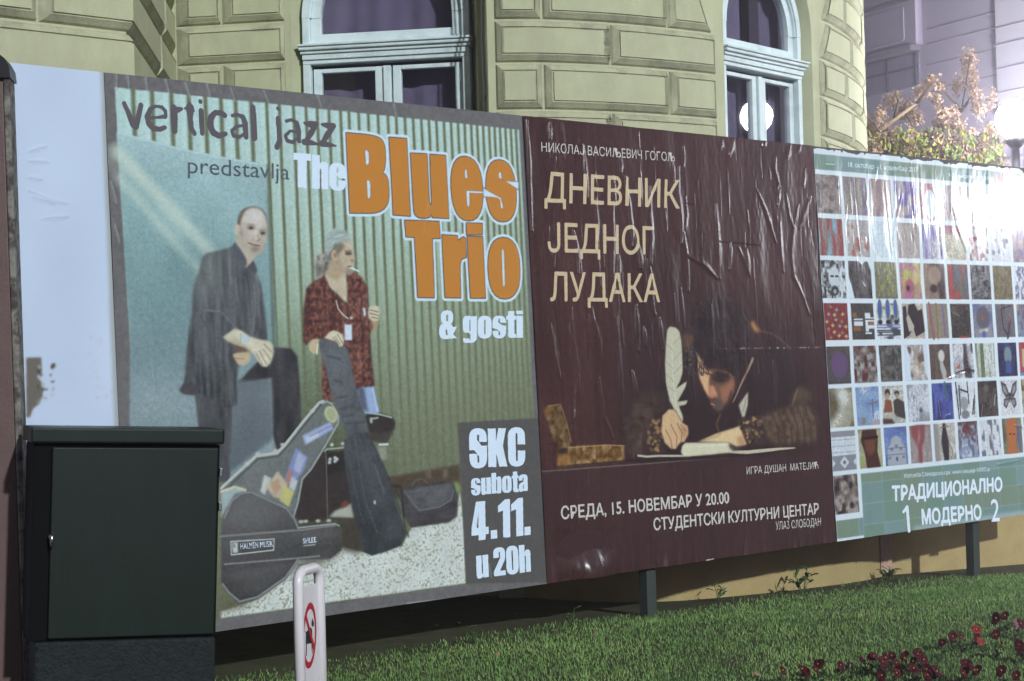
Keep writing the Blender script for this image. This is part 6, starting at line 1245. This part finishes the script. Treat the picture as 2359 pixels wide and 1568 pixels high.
def sface(pts, holes_=None, lift=0, name='', mt=None):
    d = .0011; q_ = np.array([SP(*p) for p in Zs(pts)]); hs = [np.array([SP(*p) for p in Zs(h)]) for h in (holes_ or [])]
    u0, v0 = q_.min(0) - .004; u1, v1 = q_.max(0) + .004; sh = (int((v1 - v0) / d) + 1, int((u1 - u0) / d) + 1)
    mk = tri_mask((q_ - (u0, v0)) / d, [range(len(q_))], sh)
    for h in hs: mk &= ~tri_mask((h - (u0, v0)) / d, [range(len(h))], sh)
    ys, xs_ = np.nonzero(mk); ids = np.full((sh[0] + 1, sh[1] + 1), -1)
    for dy in (0, 1):
        for dx in (0, 1): ids[ys + dy, xs_ + dx] = 1
    yy, xx = np.nonzero(ids > 0); ids[yy, xx] = np.arange(len(yy))
    P = np.array(pdist)[None] + ((u0 + xx * d) - 0)[:, None] * np.array(sx) + (v0 + yy * d)[:, None] * np.array((0, 0, 1.)) + lift * np.array(sn)
    grid_mesh(name, P, np.stack([ids[ys, xs_], ids[ys, xs_ + 1], ids[ys + 1, xs_ + 1], ids[ys + 1, xs_]], 1).reshape(-1), mt, spn)
el = lambda cx_, cy_, rx, ry: [(cx_ + rx * math.cos(a * math.pi / 24) - .06 * ry * math.sin(a * math.pi / 24) * .5, cy_ + ry * math.sin(a * math.pi / 24)) for a in range(48)]
sface([(375, 980), (388, 1000), (425, 955), (440, 945), (455, 965), (458, 1010), (455, 1120), (462, 1240), (455, 1250), (448, 1130), (395, 1138), (393, 1275), (386, 1280), (384, 1130), (382, 1010)], None, 0, 'dog_symbol', M_BK)
sface([(457, 830), (466, 860), (478, 885), (476, 920), (470, 940), (452, 930), (448, 895)], None, 0, 'dog_head_symbol', M_BK)
sface(el(424, 1040, 78, 386), [el(425, 1040, 62, 312)], .0012, 'prohibition_ring', M_RED)
sface([(372, 830), (388, 810), (490, 1190), (476, 1245)], None, .0024, 'prohibition_bar', M_RED)

# ================================================================== GLOBE LAMPS
M_GLOBE = mat('lit_opal_globe', (0.9, 0.9, 0.95), 0.4, 0.3, emit=(0.93, 0.92, 1.0), estr=150)
M_LAMP = mat('black_lamp_iron', (0.02, 0.02, 0.022), 0.45, 0.5)
def lamp(p, rad, label, n_globes, strength):
    t = empty('globe_street_lamp', (p[0], p[1], 0), label, 'street lamp', 'globe street lamps')
    mg = M_GLOBE if strength == 150 else mat('lit_opal_globe', (0.9, 0.9, 0.95), 0.4, 0.3, emit=(0.93, 0.95, 1.0), estr=strength)
    x, y, z = p
    m_ = MB(); m_.tube([(x, y, -.25), (x, y, .5), (x, y, .55), (x, y, z - rad * 1.5)], [.10, .09, .055, .04], 14); m_.build('post', M_LAMP, t, True)
    m_ = MB(); m_.tube([(x, y, z - rad * 1.5), (x, y, z - rad * 1.2), (x, y, z - rad * .88)], [.05, rad * .55, rad * .5], 18); m_.build('cup', M_LAMP, t, True)
    m_ = MB(); m_.sphere((x, y, z), rad, 28, 16); m_.build('globe', mg, t, True)
    return t
pA = at(2338, 274, 18.0)
lamp(tuple(pA), .20, 'lit white globe street lamp behind the right end of the posters', 1, 150)
lamp((7.55, 15.47, 3.42), .20, 'lit globe street lamp shining along the poster fronts from beyond the right picture edge', 1, 170)
lamp((8.6, 17.15, 4.78), .20, 'lit globe street lamp mirrored in the right arched window', 1, 170)
lamp((7.75, 24.5, 4.6), .22, 'lit globe street lamp beside the lavender building beyond the picture edge', 1, 640)

# ================================================================== TREE BEHIND THE POSTERS
M_BARK = mat('tree_bark', (0.20, 0.15, 0.09), 0.9, 0.2, noise=(18, (0.30, 0.23, 0.14), 0.25), bump=(50, 0.6))
def leafmat(name, c1, c2, sc=9):
    mt = mat(name, c1, .7, .25, noise=(sc, c2, .2)); b = mt.node_tree.nodes['Principled BSDF']; return mt
M_SEED = leafmat('dry_seed_cluster', (0.27, 0.165, 0.115), (0.38, 0.28, 0.20), 14)
M_LEAF = leafmat('green_leaf', (0.065, 0.115, 0.030), (0.17, 0.19, 0.05), 5)
M_LEAFY = leafmat('yellow_leaf', (0.24, 0.20, 0.030), (0.15, 0.16, 0.035), 7)
tr_base = at(2120, 1000, 19.6)
tree = empty('tree', (tr_base.x, tr_base.y, 0), 'half bare tree with pinkish seed clusters and yellow green leaves behind the right poster', 'tree')
q = random.Random(21)
trunk = MB(); base = Vector((tr_base.x, tr_base.y, 0))
f0 = at(2010, 520, 19.5); trunk.tube([base, base + Vector((.02, 0, .8)), (base + f0) / 2 + Vector((.05, .05, .5)), at(1975, 345, 19.4), at(1996, 322, 19.35), at(2060, 275, 19.2), at(2112, 238, 19.1)], [.12, .10, .06, .036, .030, .024, .013], 10)
trunk.build('trunk', M_BARK, tree, True)
brs = [[(2110, 600, 19.7), (2160, 420, 19.6), (2190, 330, 19.5), (2215, 255, 19.4), (2235, 130, 19.3)], [(2160, 420, 19.6), (2120, 330, 19.4), (2080, 240, 19.2)], [(2112, 238, 19.1), (2150, 190, 19.0), (2165, 175, 19)], [(2190, 330, 19.5), (2260, 330, 19.6), (2290, 300, 19.7), (2305, 240, 19.7)], [(2160, 420, 19.6), (2060, 350, 19.3), (2010, 280, 19.1)], [(2150, 470, 19.6), (2240, 400, 19.5), (2290, 330, 19.4)], [(2100, 500, 19.6), (2030, 400, 19.5), (2000, 330, 19.4)], [(2060, 275, 19.2), (2070, 230, 19.1), (2060, 205, 19)], [(2215, 255, 19.4), (2180, 215, 19.3), (2150, 210, 19.2)], [(2215, 255, 19.4), (2255, 200, 19.4)]]
bm_ = MB()
for p in brs: bm_.tube([at(*x) for x in p], [.017 * (1 - .75 * i / (len(p) - 1)) + .003 for i in range(len(p))], 6)
bm_.tube([base, at(2110, 600, 19.7)], [.10, .035], 8)
bm_.build('branch', mat('dark_twig_bark', (0.075, 0.055, 0.042), 0.9, 0.2), tree, True)
def leaf_cloud(m_, c, rad, n, size, q, droop=0, slim=.5):
    for _ in range(n):
        d = Vector((q.gauss(0, 1), q.gauss(0, 1), q.gauss(0, 1))) * .45
        p = c + Vector((d.x * rad[0], d.y * rad[1], d.z * rad[2])); s_ = size * q.uniform(.6, 1.4)
        ax = Vector((q.uniform(-1, 1), q.uniform(-1, 1), q.uniform(-1, 1) - droop)).normalized(); sdv = ax.cross(Vector((q.uniform(-1, 1), q.uniform(-1, 1), q.uniform(-1, 1)))).normalized() * s_ * slim
        nrm = ax.cross(sdv).normalized() * s_ * .18
        m_.add([p, p + ax * s_ * .5 + sdv, p + ax * s_ * 1.1 + nrm, p + ax * s_ * .5 - sdv, p + ax * s_ * .55 - nrm * .8], [(0, 1, 4), (1, 2, 4), (2, 3, 4), (3, 0, 4)])
sm = MB()
SP_ = [(2232, 140, 16, 32, 45), (2240, 185, 12, 30, 40), (2205, 195, 13, 22, 26), (2248, 215, 12, 20, 22), (2255, 250, 11, 18, 20), (2285, 225, 9, 22, 16), (2145, 185, 14, 13, 26), (2125, 210, 20, 16, 30), (2165, 195, 9, 11, 12), (2060, 225, 20, 16, 34), (2085, 250, 22, 20, 36), (2110, 268, 18, 18, 26), (2160, 230, 10, 22, 18), (2170, 255, 12, 12, 12), (2165, 285, 16, 20, 26), (2195, 260, 20, 20, 26), (2205, 290, 16, 18, 22), (2235, 300, 12, 10, 14), (2290, 300, 26, 14, 34), (2310, 285, 16, 12, 20), (2030, 265, 15, 20, 26), (2000, 280, 12, 12, 18), (1990, 262, 10, 10, 10), (2015, 300, 22, 14, 24), (2130, 315, 26, 18, 40), (2090, 320, 26, 22, 44), (2055, 310, 24, 22, 40), (2155, 345, 22, 16, 34), (2180, 330, 16, 18, 26), (2215, 335, 10, 12, 14), (2255, 330, 12, 16, 18), (2225, 360, 14, 12, 16), (2250, 360, 16, 14, 20), (2285, 345, 20, 20, 40), (2290, 375, 24, 22, 50), (2260, 400, 22, 18, 40), (2100, 365, 30, 20, 50), (2060, 350, 24, 24, 40), (2020, 370, 22, 22, 40), (2000, 350, 14, 20, 24), (2150, 385, 34, 20, 50), (2200, 390, 30, 22, 46), (2040, 410, 34, 18, 50), (2110, 420, 40, 20, 56), (2180, 430, 40, 18, 56), (2250, 430, 34, 18, 46), (2300, 410, 16, 14, 24), (2000, 410, 18, 18, 28), (2295, 440, 20, 12, 24)]
kx = 19.4 / FPX
SP_ += [(q.uniform(1985, 2312), q.uniform(325, 450), q.uniform(16, 30), q.uniform(14, 24), 30) for _ in range(64)]
for x, y, rx, ry, n in SP_:
    leaf_cloud(sm, at(x, y - 40 * 0, 19.3 + q.uniform(-.35, .35)), (rx * kx * 1.1, .16, ry * kx * 1.1), int(n * 5.5), .034, q, .8, .45)
tag(sm.build('seed_cluster', M_SEED, tree, recalc=False), kind='stuff')
gm, ym = MB(), MB()
for _ in range(400):
    x = q.uniform(1980, 2305); y = 450 - abs(q.gauss(0, 95)) - (30 if x > 2050 else 10)
    if y < 290: continue
    leaf_cloud(gm if q.random() < .62 else ym, at(x, y, 19.2 + q.uniform(-.4, .3)), (.05, .05, .06), q.randint(2, 5), .072, q, 1.2, .28)
for x, y in ((2035, 315), (2037, 330), (2078, 318), (2170, 352), (2180, 340), (2206, 365), (2222, 372), (2060, 335), (2300, 425), (2290, 440), (2225, 395)): leaf_cloud(ym, at(x, y, 19.0), (.05, .05, .06), 4, .09, q, 1.2, .3)
tag(gm.build('leaf_clump', M_LEAF, tree, recalc=False), kind='stuff'); tag(ym.build('yellow_leaf_clump', M_LEAFY, tree, recalc=False), kind='stuff')
# low bushes seen under the crown, same tree shaded side
# ================================================================== LAWN
M_GRASS = mat('grass_blade', (0.125, 0.250, 0.068), 0.6, 0.25, noise=(1.5, (0.31, 0.46, 0.145), 0.18))
_t = M_GRASS.node_tree; _b = _t.nodes['Principled BSDF']; _src = _b.inputs['Base Color'].links[0].from_socket; _tc = _t.nodes.new('ShaderNodeTexCoord')
_n = _t.nodes.new('ShaderNodeTexNoise'); _n.inputs['Scale'].default_value = 55; _n.inputs['Detail'].default_value = 3; _t.links.new(_tc.outputs['Object'], _n.inputs['Vector'])
_cr = _t.nodes.new('ShaderNodeValToRGB'); _cr.color_ramp.elements[0].position = .34; _cr.color_ramp.elements[0].color = (.62, .68, .64, 1); _cr.color_ramp.elements[1].position = .62; _cr.color_ramp.elements[1].color = (1, 1, 1, 1)
_e = _cr.color_ramp.elements.new(.74); _e.color = (1.35, 1.1, 1.1, 1)
_m = _t.nodes.new('ShaderNodeMix'); _m.data_type = 'RGBA'; _m.blend_type = 'MULTIPLY'; _m.inputs[0].default_value = 1
_t.links.new(_n.outputs['Fac'], _cr.inputs[0]); _t.links.new(_src, _m.inputs[6]); _t.links.new(_cr.outputs[0], _m.inputs[7]); _t.links.new(_m.outputs[2], _b.inputs['Base Color'])
NB = 260000
gx = RNG.uniform(-3.2, 6.5, NB); gy = RNG.uniform(8.6, 14.6, NB)
bv = (np.stack([gx, gy], 1) - np.array(B0.xy)) @ np.array((BN.x, BN.y)) / math.hypot(BN.x, BN.y)       # metres in front of the boards
nzg = vnoise(120, 200, 9, 9, 301); nz2 = vnoise(120, 200, 4, 4, 302); ii = ((gy - 8.6) / 6 * 119).astype(int); jj = ((gx + 3.2) / 9.7 * 199).astype(int); patch = nzg[ii, jj] * .6 + nz2[ii, jj] * .4
keep = (np.abs(gx) < gy * .36 + .3) & ((bv > -.25) | (gx > 1.6)) & (RNG.random(NB) < np.clip((bv + .35) * 1.4, .05, 1) * np.clip(.35 + 1.6 * patch, 0, 1))
gx, gy, patch, bv = gx[keep], gy[keep], patch[keep], bv[keep]; n = len(gx)
hgt = RNG.uniform(.009, .026, n) * (.7 + .6 * patch) * np.where(RNG.random(n) < .012, 2.2, 1); ang = RNG.uniform(0, 6.283, n); bend = RNG.uniform(.1, .9, n) * hgt; wd = RNG.uniform(.0013, .0028, n)
dx, dy = np.cos(ang), np.sin(ang); px_, py_ = -dy * wd, dx * wd; g0 = gz(gy)
V = np.zeros((n, 5, 3)); V[:, 0] = np.stack([gx - px_, gy - py_, g0], 1); V[:, 1] = np.stack([gx + px_, gy + py_, g0], 1)
mx_ = gx + dx * bend * .35; my_ = gy + dy * bend * .35
V[:, 2] = np.stack([mx_ + px_ * .8, my_ + py_ * .8, g0 + hgt * .62], 1); V[:, 3] = np.stack([mx_ - px_ * .8, my_ - py_ * .8, g0 + hgt * .62], 1); V[:, 4] = np.stack([gx + dx * bend, gy + dy * bend, g0 + hgt], 1)
i5 = np.arange(n) * 5
quad = np.concatenate([np.stack([i5, i5 + 1, i5 + 2, i5 + 3], 1), np.stack([i5 + 3, i5 + 2, i5 + 4, i5 + 4], 1)]) 
me = bpy.data.meshes.new('grass'); tri = np.stack([i5 + 3, i5 + 2, i5 + 4], 1)
me.vertices.add(n * 5); me.vertices.foreach_set('co', V.astype(np.float32).reshape(-1))
lp = np.concatenate([quad[:n].reshape(-1), tri.reshape(-1)]).astype(np.int32); me.loops.add(len(lp)); me.loops.foreach_set('vertex_index', lp)
me.polygons.add(2 * n); me.polygons.foreach_set('loop_start', np.concatenate([np.arange(0, 4 * n, 4), 4 * n + np.arange(0, 3 * n, 3)]).astype(np.int32)); me.update(calc_edges=True)
tag(link('grass', me, M_GRASS), 'short green lawn in front of the poster boards', 'grass', kind='stuff')

# ================================================================== FLOWERS AND WEEDS
M_PET = mat('dark_red_petal', (0.085, 0.004, 0.008), .6, .2, noise=(60, (0.028, 0.002, 0.006), .25)); M_PETO = mat('orange_red_petal', (0.27, 0.030, 0.014), .55, .3, noise=(60, (0.17, 0.010, 0.010), .25)); M_PETP = mat('dusty_pink_petal', (0.26, 0.12, 0.16), .6, .3, noise=(60, (0.15, 0.06, 0.09), .25))
M_EYE = mat('pansy_eye', (0.5, 0.36, 0.03), .6); M_STEM = mat('pansy_leaf', (0.030, 0.070, 0.018), .6, .3, noise=(40, (0.055, 0.10, 0.03), .25))
def petal(m_, c, ax, sdv, nr, L_, Wd):
    vs = [c]; 
    for (t, w_, h_) in ((.35, .42, .05), (.75, .5, .10), (1.0, .26, .02)): vs += [c + ax * (L_ * t) - sdv * (Wd * w_) + nr * (L_ * h_), c + ax * (L_ * t * 1.03) + nr * (L_ * (h_ + .10)), c + ax * (L_ * t) + sdv * (Wd * w_) + nr * (L_ * h_)]
    m_.add(vs, [(0, 2, 1), (0, 3, 2), (1, 2, 5, 4), (2, 3, 6, 5), (4, 5, 8, 7), (5, 6, 9, 8)])
def pansy(name, mt, seed):
    q = random.Random(seed); t = bpy.data.objects.new('pansy', None); t.empty_display_size = .05
    H_ = .085; f = Vector((0, -1, .55)).normalized(); up = Vector((0, .5, 1)); up = (up - f * up.dot(f)).normalized(); sdv = up.cross(f)
    c = Vector((0, -.005, H_)); m_ = MB()
    for a_, L_, Wd, off in ((28, .025, .028, -.002), (-28, .025, .028, -.002), (88, .023, .027, .0), (-88, .023, .027, .0), (180, .026, .036, .002)):
        a = R(a_ + q.uniform(-10, 10)); ax = up * math.cos(a) + sdv * math.sin(a); petal(m_, c + f * off, (ax + f * q.uniform(-.1, .25)).normalized(), f.cross(ax), f, L_ * q.uniform(.9, 1.15), Wd)
    parts = [('petal_whorl', m_, mt)]
    e = MB(); e.sphere(c + f * .004, .0035, 8, 5); parts.append(('eye', e, M_EYE))
    s_ = MB(); s_.tube([(0, .004, 0), (.002, .01, H_ * .6), tuple(c - f * .004)], .002, 6)
    parts.append(('stem', s_, M_STEM)); lf = MB()
    for k in range(7):
        a = q.uniform(0, 6.28); ax = Vector((math.cos(a), math.sin(a), q.uniform(.1, .8))).normalized(); petal(lf, Vector((0, 0, q.uniform(.005, .035))), ax, ax.cross(Vector((0, 0, 1))).normalized(), Vector((0, 0, 1)), q.uniform(.025, .04), .018)
    parts.append(('leaves', lf, M_STEM))
    for nm, mb, mm in parts:
        o = mb.build(nm, mm, None, recalc=False); o.parent = t; o.matrix_parent_inverse = Matrix.Identity(4)
    return t
protos = {}
for key, mt in (('d', M_PET), ('o', M_PETO), ('p', M_PETP)): protos[key] = [pansy('pansy', mt, s_) for s_ in ((1, 2, 3) if key == 'd' else (4,))]
Zf = Z(2100, 1600, 2.168)
FL = [(725, 1075, 'd'), (890, 1085, 'd'), (970, 1060, 'd'), (1010, 1035, 'd'), (1105, 1025, 'd'), (1200, 1035, 'p'), (1265, 1005, 'd'), (1330, 980, 'd'), (1385, 1005, 'd'), (1445, 960, 'd'), (1440, 1010, 'd'), (1510, 1015, 'd'), (1540, 985, 'd'), (1655, 985, 'd'), (1650, 1012, 'd'), (1560, 1075, 'd'), (1500, 1095, 'd'), (1420, 1110, 'd'), (1640, 1085, 'd'), (1710, 1055, 'd'), (1720, 1088, 'd'), (1800, 1095, 'd'), (1950, 1050, 'd'), (1960, 1090, 'd'), (2035, 1085, 'd'), (2205, 1090, 'd'), (1805, 890, 'd'), (1875, 845, 'd'), (1945, 850, 'd'), (2000, 842, 'd'), (2045, 815, 'o'), (2065, 865, 'o'), (2160, 845, 'd'), (2170, 895, 'd'), (2190, 760, 'd'), (2250, 715, 'd'), (2290, 758, 'p'), (2300, 910, 'd'), (2335, 922, 'd'), (2325, 775, 'd'), (2350, 1100, 'd')]
LAB = {(2045, 815): 'brighter orange red pansy, upper one of the pair in the right flower clump', (2065, 865): 'brighter orange red pansy, lower one of the pair in the right flower clump', (1200, 1035): 'faded dusty pink pansy in the front flower row', (2290, 758): 'dusty pink pansy at the far right edge among red ones', (725, 1075): 'dark red pansy standing alone, leftmost of the front row', (2190, 760): 'dark red pansy with an open face at the back of the right clump', (2250, 715): 'dark red pansy standing highest in the right clump'}
qx = random.Random(31)
FL += [(x + qx.uniform(-26, 26), y + qx.uniform(-20, 14), 'd') for (x, y, k) in list(FL) if k == 'd' and x not in (725, 2190, 2250) and qx.random() < .3]
used = set()
q = random.Random(5)
for (x, y, k) in FL:
    P = protos[k]; src = P[q.randrange(len(P))]
    px2, py2 = Zf([(x, y)])[0]; loc = at_z(px2, py2, .125); loc.z = .05; loc.y += .01
    if src.name in used:
        t = src.copy(); COL.objects.link(t)
        for ch in src.children:
            c_ = ch.copy(); COL.objects.link(c_); c_.parent = t; c_.matrix_parent_inverse = Matrix.Identity(4)
    else: t = src; COL.objects.link(t); used.add(src.name)
    t.location = loc; s_ = q.uniform(.95, 1.25) if (x, y) != (2190, 760) else 1.5; t.scale = (s_, s_, s_); t.rotation_euler = (q.uniform(-.3, .3), q.uniform(-.3, .3), q.uniform(-1.1, 1.1))
    tag(t, LAB.get((x, y), 'dark red pansy in bloom in the flower bed on the lawn'), 'flower', 'pansies in the flower bed')
for k in list(protos):
    for t in protos[k]:
        if t.name not in used:
            for ch in list(t.children): bpy.data.objects.remove(ch)
            bpy.data.objects.remove(t)
M_DRY = mat('dry_leaf', (0.30, 0.22, 0.12), .8, .2, noise=(60, (0.19, 0.12, 0.06), .3))
q = random.Random(44); proto_leaf = None
for k in range(22):
    p = at_z(q.uniform(760, 2350), q.uniform(1400, 1560), .07)
    if proto_leaf is None:
        lm = MB(); petal(lm, Vector((0, 0, .006)), Vector((1, 0, .12)).normalized(), Vector((0, 1, 0)), Vector((0, 0, 1)), .042, .030); proto_leaf = lm.build('fallen_leaf', M_DRY, None, recalc=False); t = proto_leaf
    else: t = proto_leaf.copy(); COL.objects.link(t)
    t.location = (p.x, p.y, float(gz(p.y)) + .016); t.rotation_euler = (q.uniform(-.5, .5), q.uniform(-.5, .5), q.uniform(0, 6.28)); s_ = q.uniform(.6, 1.2); t.scale = (s_, s_, s_)
    tag(t, 'small dry brown leaf fallen on the lawn', 'leaf', 'fallen leaves on the lawn')
def weed(x, y, h_, n, seed, label, L_=.12, mt=M_STEM, Y=None):
    q = random.Random(seed); p = at_z(x, y, 0) if Y is None else at(x, y, Y); p.z = float(gz(p.y))
    t = empty('weed_plant', tuple(p), label, 'weed'); st_ = MB(); lf = MB()
    for k in range(n):
        a = q.uniform(0, 6.28); tp = p + Vector((math.cos(a) * h_ * .35, math.sin(a) * h_ * .35, h_ * q.uniform(.4, 1))); st_.tube([p, (p + tp) / 2 + Vector((0, 0, .02)), tp], [.003, .0025, .0015], 5)
        for j in range(3):
            f_ = q.uniform(.35, 1); b_ = p.lerp(tp, f_); a2 = q.uniform(0, 6.28); ax = Vector((math.cos(a2), math.sin(a2) * .7, q.uniform(-.2, .6))).normalized(); petal(lf, b_, ax, ax.cross(Vector((0, 0, 1))).normalized(), Vector((0, 0, 1)), L_ * q.uniform(.6, 1.2), L_ * .3)
    st_.build('stem', M_STEM, t); lf.build('leaves', mt, t, recalc=False)
weed(1850, 1372, .22, 6, 1, 'tall broad leaved weed growing against the lit basement wall', .10, Y=13.25)
weed(1655, 1388, .12, 4, 2, 'small weed at the foot of the basement wall right of the middle post', .06, Y=12.75)
weed(2050, 1352, .10, 9, 3, 'low dark weed clump at the foot of the pinkish pilaster', .07, Y=14.4)
weed(1320, 1412, .13, 4, 4, 'thin dry weed left of the middle post under the maroon poster', .05, Y=11.2)
weed(1095, 1478, .15, 4, 5, 'thin dry weed in the shade below the jazz poster', .045, Y=10.6)

# ================================================================== ADDED MIST (volume put in to imitate lens bloom round the lamps)
hz = MB(); hz.box((0, 24, 6.0), (43, 0, 0), (0, 39, 0), (0, 0, 7.4))
M_HAZE = bpy.data.materials.new('lens_bloom_mist'); M_HAZE.use_nodes = True; _t = M_HAZE.node_tree; _t.nodes.remove(_t.nodes['Principled BSDF'])
_v = _t.nodes.new('ShaderNodeVolumePrincipled'); _v.inputs['Color'].default_value = (.90, .86, 1.0, 1); _v.inputs['Density'].default_value = .0075; _v.inputs['Anisotropy'].default_value = .7
_t.links.new(_v.outputs[0], _t.nodes['Material Output'].inputs['Volume'])
tag(hz.build('bloom_haze', M_HAZE), kind='stuff')
